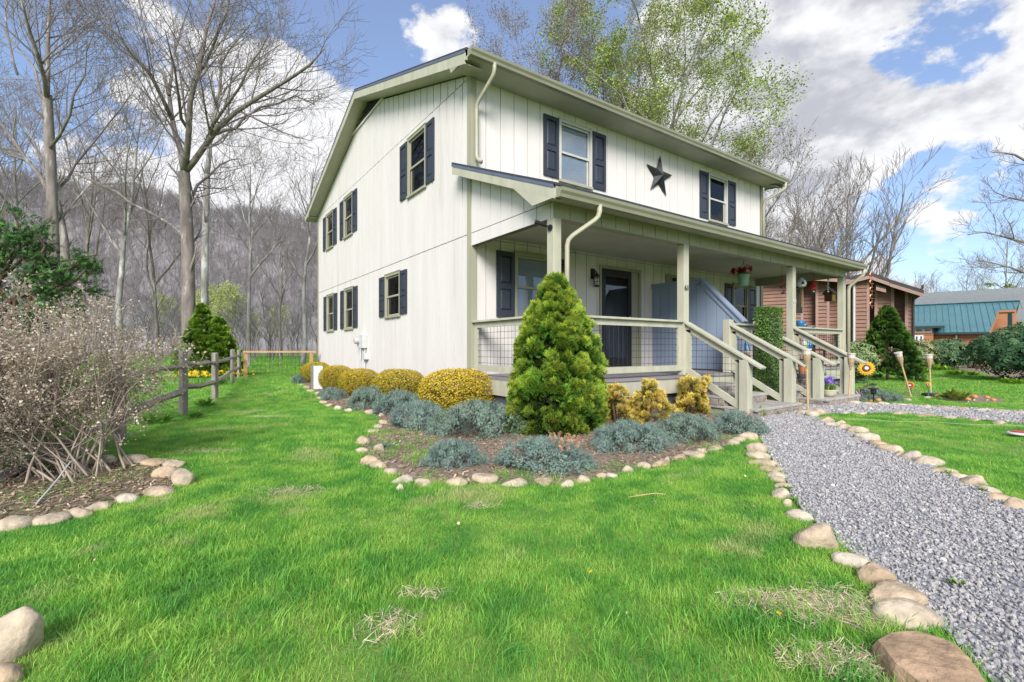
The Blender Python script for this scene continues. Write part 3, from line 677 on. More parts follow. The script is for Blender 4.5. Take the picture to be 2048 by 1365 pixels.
# ---- house number on the post
def text_on(parent, name, txt, loc, size, m, rot=(R(90), 0, 0), ext=.004):
    c = bpy.data.curves.new(name, 'FONT'); c.body = txt; c.size = size; c.extrude = ext; c.align_x = 'CENTER'; c.align_y = 'CENTER'
    t = bpy.data.objects.new('tmp_text', c); col.objects.link(t); t.location = loc; t.rotation_euler = rot
    dg = bpy.context.evaluated_depsgraph_get(); me = bpy.data.meshes.new_from_object(t.evaluated_get(dg)); me.transform(Matrix.LocRotScale(Vector(loc), t.rotation_euler, Vector((1, 1, 1))))
    bpy.data.objects.remove(t); me.materials.clear(); me.materials.append(m); return link(name, me, parent)
for i, ch in enumerate('61'): text_on(house, 'house_number', ch, (2.925 + .062 * i, PF - .006, 2.085 - .0 * i), .135, M['black'])
for i, ch in enumerate('63'): text_on(house, 'house_number', ch, (6.79 + .062 * i, PF - .006, 2.085), .135, M['grey_box'])

# ---- things fixed on the house that could be lifted off
def lantern(x, label):
    r = empty('wall_lantern', (x, -.02, 2.45), label, 'lamp', 'porch wall lanterns')
    mb = MB(); mb.box(x - .055, x + .055, -.025, -.001, 2.50, 2.72); mb.tube([(x, -.02, 2.62), (x, -.10, 2.66), (x, -.12, 2.62)], .014, 6); panel('back_plate', mb, 'black', r)
    mb = MB(); mb.lathe([(.02, .17), (.03, .15), (.075, .10), (.078, .09), (.07, .085)], (x, -.12, 2.45), 12); panel('lamp_top', mb, 'black', r)
    mb = MB(); mb.lathe([(.05, -.09), (.056, -.08), (.056, .08), (.05, .085)], (x, -.12, 2.45), 14); panel('lamp_glass', mb, M['jar'], r, smooth=True)
    mb = MB()
    for k in range(6):
        a = k * math.pi / 3; mb.tube([(x + .064 * math.cos(a), -.12 + .064 * math.sin(a), 2.45 + z) for z in (-.1, 0, .09)], .005, 4)
    for z in (-.10, -.02, .06): mb.tube([(x + .066 * math.cos(k * .5236), -.12 + .066 * math.sin(k * .5236), 2.45 + z) for k in range(13)], .006, 4)
    mb.lathe([(.03, -.125), (.066, -.11), (.066, -.095)], (x, -.12, 2.45), 12); panel('lamp_cage', mb, 'black', r)
M['jar'] = mat('frosted_lamp_glass', (0.55, 0.55, 0.52), None, 4, 0.15)
lantern(2.93, 'black caged wall lantern between shuttered window and front door'); lantern(6.92, 'black caged wall lantern half hidden behind the blue divider')
M['star'] = mat('dark_bronze_star', (0.022, 0.024, 0.027), (0.05, 0.054, 0.06), 5, 0.5, 0.2, 20, metal=0.4)
st = MB(); cx_, cz_ = 5.07, 4.02 + E1; ro, ri = .50, .19; rotn = R(4)
ps = [(cx_ + (ro if i % 2 == 0 else ri) * math.sin(i * math.pi / 5 + rotn), -.03, cz_ + (ro if i % 2 == 0 else ri) * math.cos(i * math.pi / 5 + rotn)) for i in range(10)]
st.add(ps + [(cx_, -.15, cz_), (cx_, -.022, cz_)], [(i, (i + 1) % 10, 10) for i in range(10)] + [((i + 1) % 10, i, 11) for i in range(10)])
tag(st.build('barn_star', M['star']), 'large dark metal five-pointed star hung on the upper front wall', 'star')
# camera on the porch post
r = empty('security_camera', (.0, PF + .05, 2.72), 'small black security camera bracketed to the corner porch post', 'camera')
mb = MB(); mb.tube([(-.001, PF + .06, 2.70), (-.02, PF + .06, 2.70)], .045, 12); panel('mount_plate', mb, 'black', r)
mb = MB(); mb.tube([(-.02, PF + .06, 2.70), (-.06, PF + .07, 2.72), (-.10, PF + .10, 2.74)], .014, 8); panel('bracket', mb, 'black', r)
mb = MB(); mb.tube([(-.07, PF + .08, 2.73), (-.19, PF + .13, 2.765)], .028, 12); mb.tube([(-.19, PF + .13, 2.765), (-.21, PF + .14, 2.77)], .033, 12); panel('barrel', mb, 'black', r, smooth=False)
# electric meter and boxes on the gable wall
r = empty('electric_meter', (-.05, 5.7, 1.2), 'grey electric meter box with round glass dial and conduits on the gable wall', 'meter')
mb = MB(); mb.box(-.13, -.002, 5.50, 5.78, 1.06, 1.42); panel('meter_box', mb, 'grey_box', r, bevel=.006)
mb = MB(); mb.box(-.10, -.002, 5.79, 6.06, 1.10, 1.40); panel('meter_base', mb, 'grey_box', r, bevel=.006)
mb = MB(); mb.tube([(-.10, 5.93, 1.26), (-.20, 5.93, 1.26), (-.22, 5.93, 1.26)], [.085, .085, .07], 16); panel('meter_dial', mb, 'jar', r)
mb = MB(); mb.tube([(-.04, 5.58, 1.06), (-.04, 5.58, .3)], .022, 8); mb.tube([(-.04, 5.70, 1.06), (-.04, 5.70, .3)], .022, 8); mb.tube([(-.04, 5.95, 1.1), (-.04, 5.95, .75)], .02, 8); panel('conduit', mb, 'grey_box', r)
mb = MB(); mb.box(-.12, -.002, 5.36, 5.53, .76, .93); panel('disconnect_box', mb, 'grey_box', r, bevel=.005)
# ------------------------------------------------------------------ instancing for what nobody could count (grass blades, pebbles, the far wood)
def hidden_obj(name, me): return bpy.data.objects.new(name, me)      # not linked: only a shape for the scatter
def gn_scatter(name, P, rot, scl, idx, objs, label, cat=None):
    me = bpy.data.meshes.new(name); P = np.asarray(P, np.float32); n = len(P)
    me.vertices.add(n); me.vertices.foreach_set('co', P.ravel())
    a = me.attributes.new('rot', 'FLOAT_VECTOR', 'POINT'); a.data.foreach_set('vector', np.asarray(rot, np.float32).ravel())
    a = me.attributes.new('scl', 'FLOAT_VECTOR', 'POINT'); a.data.foreach_set('vector', np.asarray(scl, np.float32).ravel())
    a = me.attributes.new('idx', 'INT', 'POINT'); a.data.foreach_set('value', np.asarray(idx, np.int32))
    for ob in objs:
        for m in ob.data.materials:
            if m.name not in me.materials: me.materials.append(m)
    o = link(name, me); tag(o, label, cat, kind='stuff')
    ng = bpy.data.node_groups.new(name + '_scatter', 'GeometryNodeTree')
    ng.interface.new_socket('Geometry', in_out='INPUT', socket_type='NodeSocketGeometry'); ng.interface.new_socket('Geometry', in_out='OUTPUT', socket_type='NodeSocketGeometry')
    nd, lk = ng.nodes, ng.links; gi, go = nd.new('NodeGroupInput'), nd.new('NodeGroupOutput')
    iop = nd.new('GeometryNodeInstanceOnPoints'); j = nd.new('GeometryNodeJoinGeometry')
    for ob in reversed(objs):
        oi = nd.new('GeometryNodeObjectInfo'); oi.inputs['Object'].default_value = ob; oi.inputs['As Instance'].default_value = True
        lk.new(oi.outputs['Geometry'], j.inputs[0])
    def attr(nm, ty):
        t = nd.new('GeometryNodeInputNamedAttribute'); t.data_type = ty; t.inputs['Name'].default_value = nm; return t.outputs['Attribute']
    lk.new(gi.outputs[0], iop.inputs['Points']); lk.new(j.outputs[0], iop.inputs['Instance']); iop.inputs['Pick Instance'].default_value = True
    lk.new(attr('idx', 'INT'), iop.inputs['Instance Index']); lk.new(attr('scl', 'FLOAT_VECTOR'), iop.inputs['Scale'])
    er = nd.new('FunctionNodeEulerToRotation'); lk.new(attr('rot', 'FLOAT_VECTOR'), er.inputs[0]); lk.new(er.outputs[0], iop.inputs['Rotation'])
    lk.new(iop.outputs[0], go.inputs[0])
    md = o.modifiers.new('scatter', 'NODES'); md.node_group = ng
    return o

def grassmat(name, cols, dry, trans=0.3):
    m = bpy.data.materials.new(name); m.use_nodes = True; nt = m.node_tree; n, l = nt.nodes, nt.links
    b = n['Principled BSDF']; b.inputs['Roughness'].default_value = 0.55; b.inputs['Specular IOR Level'].default_value = 0.3
    geo = n.new('ShaderNodeNewGeometry'); oi = n.new('ShaderNodeObjectInfo')
    def noise(sc, det, off):
        mp = n.new('ShaderNodeMapping'); mp.inputs['Location'].default_value = off; l.new(geo.outputs['Position'], mp.inputs[0])
        t = n.new('ShaderNodeTexNoise'); t.inputs['Scale'].default_value = sc; t.inputs['Detail'].default_value = det; l.new(mp.outputs[0], t.inputs['Vector']); return t.outputs['Fac']
    rp = n.new('ShaderNodeValToRGB'); e = rp.color_ramp.elements
    e[0].position = .30; e[0].color = (*cols[0], 1); e[1].position = .70; e[1].color = (*cols[2], 1); k = e.new(.5); k.color = (*cols[1], 1)
    ad = n.new('ShaderNodeMath'); ad.operation = 'MULTIPLY_ADD'; l.new(oi.outputs['Random'], ad.inputs[0]); ad.inputs[1].default_value = 0.34; 
    sb = n.new('ShaderNodeMath'); sb.operation = 'SUBTRACT'; ns = n.new('ShaderNodeMath'); ns.operation = 'MULTIPLY_ADD'; l.new(noise(3.2, 8, (3, 1, 0)), ns.inputs[0]); ns.inputs[1].default_value = 1.5; ns.inputs[2].default_value = -0.25; l.new(ns.outputs[0], sb.inputs[0]); sb.inputs[1].default_value = 0.17
    l.new(sb.outputs[0], ad.inputs[2]); l.new(ad.outputs[0], rp.inputs[0])
    mr = n.new('ShaderNodeMapRange'); mr.inputs['From Min'].default_value = .60; mr.inputs['From Max'].default_value = .74
    l.new(noise(1.7, 6, (8, 2, 1)), mr.inputs['Value'])
    mx = n.new('ShaderNodeMix'); mx.data_type = 'RGBA'; l.new(mr.outputs[0], mx.inputs['Factor']); l.new(rp.outputs[0], mx.inputs['A']); mx.inputs['B'].default_value = (*dry, 1)
    at = n.new('ShaderNodeAttribute'); at.attribute_name = 'Col'
    mg = n.new('ShaderNodeMix'); mg.data_type = 'RGBA'; mg.blend_type = 'MULTIPLY'; mg.inputs['Factor'].default_value = 1
    l.new(mx.outputs['Result'], mg.inputs['A']); l.new(at.outputs['Color'], mg.inputs['B'])
    tr = n.new('ShaderNodeBsdfTranslucent'); ms = n.new('ShaderNodeMixShader'); ms.inputs[0].default_value = trans
    l.new(mg.outputs['Result'], b.inputs['Base Color']); l.new(mg.outputs['Result'], tr.inputs[0])
    l.new(b.outputs[0], ms.inputs[1]); l.new(tr.outputs[0], ms.inputs[2]); l.new(ms.outputs[0], n['Material Output'].inputs[0]); return m
M['grass'] = grassmat('grass_blades', ((0.125, 0.365, 0.065), (0.225, 0.51, 0.072), (0.40, 0.62, 0.12)), (0.54, 0.58, 0.24), 0.45)
M['straw'] = leafmat('dry_straw', 0.2, 0.8)
def grass_clump(seed, nb, h0, h1, wid, rad, bend=0.5):
    rg = np.random.default_rng(seed); V, T, C = [], [], []
    for _ in range(nb):
        x, y = rg.normal(0, rad, 2); h = rg.uniform(h0, h1); a = rg.uniform(0, 6.283); ln = h * rg.uniform(.1, bend); w = wid * rg.uniform(.7, 1.3)
        dx, dy = math.cos(a), math.sin(a); px_, py_ = -dy, dx; b = len(V); c = rg.uniform(.8, 1.2)
        for t, ww in ((0, 1), (.55, .85)):
            X, Y, Z = x + dx * ln * t * t, y + dy * ln * t * t, h * t * (1 - .15 * t)
            V += [(X - px_ * w * ww, Y - py_ * w * ww, Z), (X + px_ * w * ww, Y + py_ * w * ww, Z)]; C += [(c * (.9 + .2 * t),) * 3] * 2
        V.append((x + dx * ln, y + dy * ln, h * .85)); C.append((c * 1.1,) * 3)
        T += [(b, b + 1, b + 3), (b, b + 3, b + 2), (b + 2, b + 3, b + 4)]
    return hidden_obj('grass_clump', np_mesh('grass_clump', V, T, M['grass'], C))
G_NEAR = [grass_clump(i, 22, .016, .042, .0014, .030, 1.3) for i in range(6)]
G_TALL = [grass_clump(20 + i, 24, .04, .085, .0016, .03, 1.2) for i in range(3)]
G_FAR = [grass_clump(40 + i, 20, .02, .05, .0036, .06, 1.1) for i in range(4)]
NOGRASS = [BED, PATH, PATH2, BED3, BED5]
HOUSEFOOT = [(-.1, -2.3), (L + .1, -2.3), (L + .1, D), (-.1, D)]
STRAWP = [(1545, 1205, .22, .07), (1625, 1222, .26, .10), (1700, 1215, .20, .12), (1725, 1240, .12, .10), (780, 1258, .11, .09), (1690, 1325, .22, .06), (1650, 1310, .14, .05), (848, 1190, .09, .05), (1500, 1200, .10, .04), (545, 835, .35, .10), (590, 985, .25, .12), (420, 905, .3, .1), (960, 1015, .1, .05), (1750, 1350, .15, .06)]
def strawness(x, y):            # ragged patches where the grass has died back
    out = np.zeros(len(x))
    for (sx, sy, rx, ry) in STRAWP:
        c = G(sx, sy); dx, dy = x - c.x, y - c.y; u = dx * RGT.x + dy * RGT.y; w = dx * FWD.x + dy * FWD.y
        q = np.hypot(u / rx, w / ry) + .30 * np.sin(u * 31 + w * 17 + sx) * np.sin(w * 43 - u * 13) + .18 * np.sin(u * 77 + 2) * np.sin(w * 91)
        out = np.maximum(out, np.clip(1.25 - q, 0, 1) ** .7)
    return out
def lawn_points(d0, d1, dens, rg, margin=260):
    pts = []
    n = int(dens * ((d1 ** 2 - d0 ** 2) / 2) * ((2048 + 2 * margin) / F))
    d = np.sqrt(rg.uniform(d0 ** 2, d1 ** 2, n)); px = rg.uniform(-margin, 2048 + margin, n)
    x = CAM.x + d * (FWD.x + RGT.x * (px - CX) / F); y = CAM.y + d * (FWD.y + RGT.y * (px - CX) / F)
    k = np.ones(n, bool)
    for P in NOGRASS + [HOUSEFOOT]: k &= ~inside(P, x, y)
    k &= ~(inside(BED2, x, y) & (rg.random(n) > .12))
    x, y = x[k], y[k]; k = np.ones(len(x), bool)
    k &= rg.random(len(x)) > .80 * strawness(x, y)
    return x[k], y[k]
def lawn(name, d0, d1, dens, objs, sc, seed, label):
    rg = np.random.default_rng(seed); x, y = lawn_points(d0, d1, dens, rg); n = len(x)
    patch = .75 + .5 * (np.sin(x * 2.1 + 1.7 * np.sin(y * 1.3)) * np.sin(y * 1.7 + 1.1 * np.sin(x * 1.9)) * .5 + .5)
    s = sc * patch * rg.uniform(.75, 1.25, n)
    rot = np.stack([rg.normal(0, .16, n), rg.normal(0, .16, n), rg.uniform(0, 6.283, n)], 1)
    gn_scatter(name, np.stack([x, y, hz(x, y) - .003], 1), rot, np.stack([s, s, s * rg.uniform(.8, 1.2, n)], 1), rg.integers(0, len(objs), n), objs, label)
lawn('lawn_grass', 1.1, 4.2, 1900, G_NEAR, .78, 1, 'short mown green lawn grass')
lawn('lawn_grass', 4.2, 9.5, 760, G_NEAR, 1.0, 2, 'short mown green lawn grass')
lawn('lawn_grass', 9.5, 24, 170, G_FAR, 1.0, 3, 'short mown green lawn grass')
lawn('lawn_grass', 24, 60, 9, G_FAR, 3.0, 4, 'green meadow grass beyond the yard')
def tufts():
    rg = np.random.default_rng(9); P = []
    for (px, py, n, r) in ((700, 1150, 90, .3), (760, 1190, 60, .2), (1240, 1065, 60, .2), (1660, 1290, 170, .28), (1600, 1270, 70, .2), (330, 1130, 60, .25), (430, 1120, 50, .2), (250, 1265, 60, .25), (900, 1000, 50, .2), (1100, 1180, 70, .3), (1420, 1170, 60, .25),
                            (1030, 960, 20, .1), (1060, 966, 12, .1), (830, 960, 14, .12), (1400, 895, 20, .2), (800, 900, 60, .22), (780, 870, 40, .2), (840, 920, 30, .15), (1475, 878, 18, .12), (1100, 962, 18, .2), (1250, 940, 12, .1), (1480, 1250, 80, .3), (560, 1180, 70, .35), (1300, 1290, 90, .35), (960, 1330, 90, .3)):
        c = G(px, py)
        for _ in range(n): P.append((c.x + rg.normal(0, r), c.y + rg.normal(0, r)))
    P = np.array(P); k = ~inside(PATH, P[:, 0], P[:, 1]); P = P[k]; n = len(P); s = rg.uniform(.5, 1.1, n)
    gn_scatter('grass_tufts', np.stack([P[:, 0], P[:, 1], hz(P[:, 0], P[:, 1])], 1), np.stack([rg.normal(0, .2, n), rg.normal(0, .2, n), rg.uniform(0, 6.28, n)], 1), np.stack([s, s, s], 1), rg.integers(0, 3, n), G_TALL, 'longer tufts of blue green grass in the lawn')
tufts()
# dry straw lying in bare patches
def straw():
    rg = np.random.default_rng(5); P, S = [], []
    for (sx, sy, rx, ry) in STRAWP:
        c = G(sx, sy); n = int(52000 * rx * ry * 2); u = rg.uniform(-1.4 * rx, 1.4 * rx, n); w = rg.uniform(-1.4 * ry, 1.4 * ry, n); x = c.x + u * RGT.x + w * FWD.x; y = c.y + u * RGT.y + w * FWD.y
        k = rg.random(n) < strawness(x, y) * .5; P.append(np.stack([x[k], y[k], rg.uniform(.004, .024, k.sum())], 1))
    P = np.concatenate(P); n = len(P); nr = np.stack([rg.normal(0, .25, n), rg.normal(0, .25, n), np.ones(n)], 1); Rm = frames(nr, rg)
    tv = [(-.0014, -.5, 0), (.0014, -.5, 0), (.0012, 0, .03), (-.0012, 0, .03), (0, .5, 0)]; tt = [(0, 1, 2), (0, 2, 3), (3, 2, 4)]
    S = np.stack([np.full(n, 1.0), rg.uniform(.03, .09, n), rg.uniform(.03, .09, n)], 1)
    V, T, C = scatter(tv, tt, P, Rm, S, jit(rg, (.66, .55, .38), n, .25, .06))
    tag(link('dry_straw', np_mesh('dry_straw', V, T, M['straw'], C)), 'pale dry straw lying in bare lawn patches', kind='stuff')
straw()

# ------------------------------------------------------------------ gravel
def rndmat(name, cols, rough=.85, bump=.5, bs=30, scale=4):      # one of several stone colours per piece, with mottling
    m = bpy.data.materials.new(name); m.use_nodes = True; nt = m.node_tree; n, l = nt.nodes, nt.links; b = n['Principled BSDF']
    b.inputs['Roughness'].default_value = rough; b.inputs['Specular IOR Level'].default_value = .3
    oi = n.new('ShaderNodeObjectInfo'); geo = n.new('ShaderNodeNewGeometry'); rp = n.new('ShaderNodeValToRGB'); e = rp.color_ramp.elements
    for i, c in enumerate(cols):
        p = i / (len(cols) - 1); k = e[0] if i == 0 else (e[1] if i == len(cols) - 1 else e.new(p)); k.position = p; k.color = (*c, 1)
    l.new(oi.outputs['Random'], rp.inputs[0])
    t = n.new('ShaderNodeTexNoise'); t.inputs['Scale'].default_value = scale; t.inputs['Detail'].default_value = 8; t.inputs['Roughness'].default_value = .65; l.new(geo.outputs['Position'], t.inputs['Vector'])
    mr = n.new('ShaderNodeMapRange'); mr.inputs['From Min'].default_value = .3; mr.inputs['From Max'].default_value = .7; mr.inputs['To Min'].default_value = .50; mr.inputs['To Max'].default_value = 1.25; l.new(t.outputs['Fac'], mr.inputs['Value'])
    mx = n.new('ShaderNodeVectorMath'); mx.operation = 'SCALE'; l.new(rp.outputs[0], mx.inputs[0]); l.new(mr.outputs[0], mx.inputs['Scale']); l.new(mx.outputs[0], b.inputs['Base Color'])
    t2 = n.new('ShaderNodeTexNoise'); t2.inputs['Scale'].default_value = bs; t2.inputs['Detail'].default_value = 5; l.new(geo.outputs['Position'], t2.inputs['Vector'])
    bp = n.new('ShaderNodeBump'); bp.inputs['Strength'].default_value = bump; bp.inputs['Distance'].default_value = .01; l.new(t2.outputs['Fac'], bp.inputs['Height']); l.new(bp.outputs[0], b.inputs['Normal'])
    return m
M['pebble'] = rndmat('grey_gravel', ((.28, .28, .31), (.48, .48, .52), (.62, .62, .66), (.74, .74, .77), (.84, .84, .85), (.50, .47, .44)), .8, .4, 120, 40)
M['rock'] = rndmat('tan_river_stone', ((.47, .35, .23), (.50, .41, .30), (.40, .31, .21), (.49, .43, .35), (.49, .33, .19), (.54, .47, .37)), .85, .9, 38, 11)
M['slab'] = rndmat('brown_sandstone', ((.40, .27, .17), (.44, .30, .19)), .88, 1.0, 30, 9)
from mathutils import noise as mnoise
def rock_mesh(seed, m, rough=.18, sub=2, angular=False, name='rock'):
    rg = random.Random(seed); bm = bmesh.new(); bmesh.ops.create_icosphere(bm, subdivisions=sub, radius=1)
    dirs = [(Vector((rg.gauss(0, 1), rg.gauss(0, 1), rg.gauss(0, 1))).normalized(), rg.uniform(.55, .95)) for _ in range(9)]
    for v in bm.verts:
        p = v.co.normalized(); k = 1 + rough * (math.sin(p.x * 2.3 + seed) * math.cos(p.y * 2.9 + seed * 2) + .5 * math.sin(p.z * 4 + p.x * 3 + seed))
        p = p * k
        if angular:
            for dn, lim in dirs:
                q = p.dot(dn)
                if q > lim: p = p - dn * (q - lim) * .85
        if sub > 2: p = p * (1 + .10 * mnoise.fractal(p * 1.8 + Vector((seed * 3.1, 0, 0)), .9, 2.1, 5) + .05 * abs(mnoise.noise(p * 3.3 + Vector((0, seed * 1.7, 0)))))
        v.co = p
    me = bpy.data.meshes.new(name); bm.to_mesh(me); bm.free(); me.materials.append(m)
    if not angular or sub > 1: me.polygons.foreach_set('use_smooth', [True] * len(me.polygons))
    return me
def gravel(name, poly, dmin, dmax, dens, size, seed):
    rg = np.random.default_rng(seed); xs = [p[0] for p in poly]; ys = [p[1] for p in poly]
    A = (max(xs) - min(xs)) * (max(ys) - min(ys)); n = int(A * dens); x = rg.uniform(min(xs), max(xs), n); y = rg.uniform(min(ys), max(ys), n)
    dx, dy = x - CAM.x, y - CAM.y; d = dx * FWD.x + dy * FWD.y; k = inside(poly, x, y) & (d > dmin) & (d < dmax) & (np.abs(dx * RGT.x + dy * RGT.y) < d * 1.5 + .8)
    x, y = x[k], y[k]; n = len(x); s = size * rg.lognormal(0, .28, n)
    gn_scatter(name, np.stack([x, y, hz(x, y) + .016 + rg.uniform(-.002, .006, n)], 1), rg.uniform(0, 6.28, (n, 3)), np.stack([s, s * rg.uniform(.6, 1, n), s * rg.uniform(.4, .8, n)], 1), rg.integers(0, 5, n), PEB, 'loose grey gravel covering the path')
PEB = [hidden_obj('pebble', rock_mesh(50 + i, M['pebble'], .15, 1, True, 'pebble')) for i in range(5)]
for o_ in PEB: o_.data.polygons.foreach_set('use_smooth', [False] * len(o_.data.polygons))
gravel('path_gravel', PATH, .5, 4.5, 4200, .0095, 1); gravel('path_gravel', PATH, 4.5, 9, 2300, .0125, 2); gravel('path_gravel', PATH2, 4, 30, 700, .02, 3)
# wood chips on the mulch beds
def chips():
    rg = np.random.default_rng(15); Ps = []
    for poly, n in ((BED, 42000), (BED3, 9000), (BED2, 2500)):
        xs = [p[0] for p in poly]; ys = [p[1] for p in poly]; x = rg.uniform(min(xs), max(xs), n * 2); y = rg.uniform(min(ys), max(ys), n * 2); k = inside(poly, x, y) & ~inside(HOUSEFOOT, x, y); Ps.append(np.stack([x[k], y[k], hz(x[k], y[k]) + .012 + rg.uniform(0, .012, k.sum())], 1))
    P = np.concatenate(Ps); n = len(P); nr = np.stack([rg.normal(0, .35, n), rg.normal(0, .35, n), np.ones(n)], 1)
    tv = [(-.5, -.5, 0), (.5, -.4, .1), (.45, .5, 0), (-.5, .4, -.1)]; tt = [(0, 1, 2), (0, 2, 3)]
    S = np.stack([rg.uniform(.005, .014, n), rg.uniform(.015, .05, n), np.full(n, .02)], 1)
    V, T, C = scatter(tv, tt, P, frames(nr, rg), S, jit(rg, (.30, .225, .16), n, .4, .06))
    tag(link('mulch_chips', np_mesh('mulch_chips', V, T, M['straw'], C)), 'brown bark mulch chips covering the planting beds', kind='stuff')
chips()

# ------------------------------------------------------------------ border stones, one object each
ROCKS = [rock_mesh(i + 1, M['rock'], .13, 3, i % 2 == 1, name='river_stone') for i in range(9)]
ROCKSA = [rock_mesh(30 + i, M['rock'], .10, 3, True, name='angular_stone') for i in range(3)]
def stone(px, py, w, h, label, group, name='river_stone', meshes=ROCKS, yawj=.35, deepf=.8):
    b = G(px, py + h * .35); d = dep(b); sw = w * d / F / 2; sh = max(h * d / F * .66, .04)
    depth = sw * random.uniform(.65, .95) * deepf / .8
    o = link(name, random.choice(meshes)); c = b + away(b) * depth * .6
    o.location = (c.x, c.y, sh * .30); o.scale = (sw * 1.04, depth, sh * 1.05); o.rotation_euler = (random.uniform(-.08, .08), random.uniform(-.08, .08), -TH + random.uniform(-yawj, yawj))
    return tag(o, label, 'stone', group)
for a in [(1497, 875, 36, 16), (1513, 898, 38, 22), (1517, 914, 42, 16), (1527, 929, 50, 13), (1542, 941, 44, 15), (1554, 955, 36, 13), (1556, 964, 28, 10), (1566, 977, 34, 16), (1563, 992, 44, 24), (1575, 1013, 22, 9), (1600, 1036, 48, 22)]:
    stone(*a, 'small rounded river stone edging the gravel path beside the front lawn', 'stones along the lawn edge of the main path')
for a, lb, ms in [((1635, 1082, 92, 56), 'long flat tan stone in the path border beside a grey rounded one', ROCKS), ((1700, 1125, 66, 32), 'grey rounded stone half sunk in the lawn edge of the path', ROCKS), ((1752, 1155, 68, 56), 'upright blocky stone with rust stains in the path border', ROCKSA),
                 ((1788, 1198, 104, 46), 'pale wedge shaped stone lying against the path gravel', ROCKSA), ((1815, 1238, 122, 44), 'long speckled cream stone next to the large brown slab', ROCKS)]:
    stone(*a, lb, 'large stones at the wide end of the path', 'river_stone', ms)
# broad brown slab
sp = [(1748, 1280), (1775, 1262), (1830, 1258), (1890, 1272), (1925, 1298), (1960, 1340), (2010, 1400), (1900, 1420), (1830, 1365), (1785, 1330)]
sp = [G(x, y, .07) for x, y in sp]; mb = MB(); c0 = sum(sp, Vector()) / len(sp); n_ = len(sp)
mb.add([Vector((p.x, p.y, -.02)) for p in sp] + [Vector((p.x, p.y, .045 + .01 * math.sin(i * 2.1))) for i, p in enumerate(sp)] + [c0.lerp(p, .9) + Vector((0, 0, .005 * math.sin(i * 1.7))) for i, p in enumerate(sp)] + [c0 + Vector((0, 0, .012))],
       [(i, (i + 1) % n_, n_ + (i + 1) % n_, n_ + i) for i in range(n_)] + [(n_ + i, n_ + (i + 1) % n_, 2 * n_ + (i + 1) % n_, 2 * n_ + i) for i in range(n_)] + [(2 * n_ + i, 2 * n_ + (i + 1) % n_, 3 * n_) for i in range(n_)])
me_ = mb.mesh('stone_slab', M['slab']); bm = bmesh.new(); bm.from_mesh(me_)
for _ in range(4): bmesh.ops.subdivide_edges(bm, edges=[e for e in bm.edges if e.calc_length() > .05], cuts=1, use_grid_fill=True); bmesh.ops.triangulate(bm, faces=bm.faces)
bm.normal_update()
for v in bm.verts: v.co += v.normal * (.014 * mnoise.fractal(v.co * 7, .9, 2.1, 4) + .006 * abs(mnoise.noise(v.co * 23)))
bm.to_mesh(me_); bm.free()
tag(link('stone_slab', me_), 'broad flat reddish brown stone slab at the end of the path border', 'stone')
for a in [(1608, 828, 26, 12), (1625, 831, 28, 16), (1638, 826, 34, 12), (1653, 842, 30, 13), (1666, 851, 28, 10), (1681, 846, 18, 9), (1690, 856, 28, 13), (1715, 862, 42, 14), (1735, 876, 46, 18), (1757, 889, 34, 16), (1781, 900, 44, 18), (1797, 911, 26, 14), (1825, 915, 46, 24), (1857, 927, 54, 20), (1888, 947, 44, 13), (1919, 956, 32, 22), (1948, 967, 56, 28), (1975, 988, 42, 10), (1997, 1001, 54, 16), (2032, 1015, 52, 28)]:
    stone(*a, "rounded stone in the border between the gravel path and the neighbour's lawn", 'stones along the far edge of the main path')
for a in [(726, 885, 30, 18), (726, 904, 26, 10), (759, 899, 26, 20), (742, 927, 38, 24), (757, 934, 32, 18), (782, 946, 30, 16), (804, 964, 42, 18), (847, 970, 36, 12), (799, 982, 15, 6), (915, 969, 44, 14), (970, 960, 54, 24), (1029, 970, 50, 15), (1087, 968, 40, 13), (1134, 974, 26, 6), (1167, 965, 30, 9), (1203, 957, 24, 11), (1224, 956, 24, 7), (1256, 944, 24, 9), (1288, 935, 26, 10), (1318, 930, 42, 12), (1334, 923, 15, 7), (1359, 917, 34, 13), (1388, 912, 46, 8), (1403, 906, 20, 6), (1432, 900, 42, 9), (1467, 888, 26, 8), (1478, 882, 28, 9)]:
    stone(*a, 'smooth cream river stone edging the mulch bed of blue junipers', 'stones round the juniper bed')
for a in [(742, 826, 26, 12), (763, 832, 12, 6), (767, 846, 20, 10), (757, 855, 20, 8), (747, 865, 22, 7), (697, 822, 16, 6), (676, 817, 18, 8), (658, 812, 20, 7), (647, 805, 16, 8), (640, 797, 14, 7), (635, 788, 16, 7), (621, 783, 18, 7), (613, 776, 16, 7), (604, 771, 14, 5)]:
    stone(*a, 'small stone in the bed border along the clipped golden shrubs', 'stones along the gable bed')
for a in [(190, 924, 30, 18), (217, 921, 30, 20), (272, 922, 52, 24), (311, 927, 50, 20), (350, 931, 44, 20), (332, 949, 46, 26), (368, 958, 44, 42), (318, 986, 68, 18), (255, 1001, 52, 14), (195, 1019, 40, 14), (155, 1032, 52, 16), (98, 1043, 70, 20), (30, 1052, 64, 24)]:
    stone(*a, 'rounded tan stone in the ring round the bare dried shrub', 'stones round the dried shrub')
stone(30, 1285, 92, 104, 'large pale boulder sunk in the lawn near a smaller one', None, 'boulder')
stone(8, 1356, 70, 40, 'smaller boulder in the lawn in front of the large pale boulder', None, 'boulder')
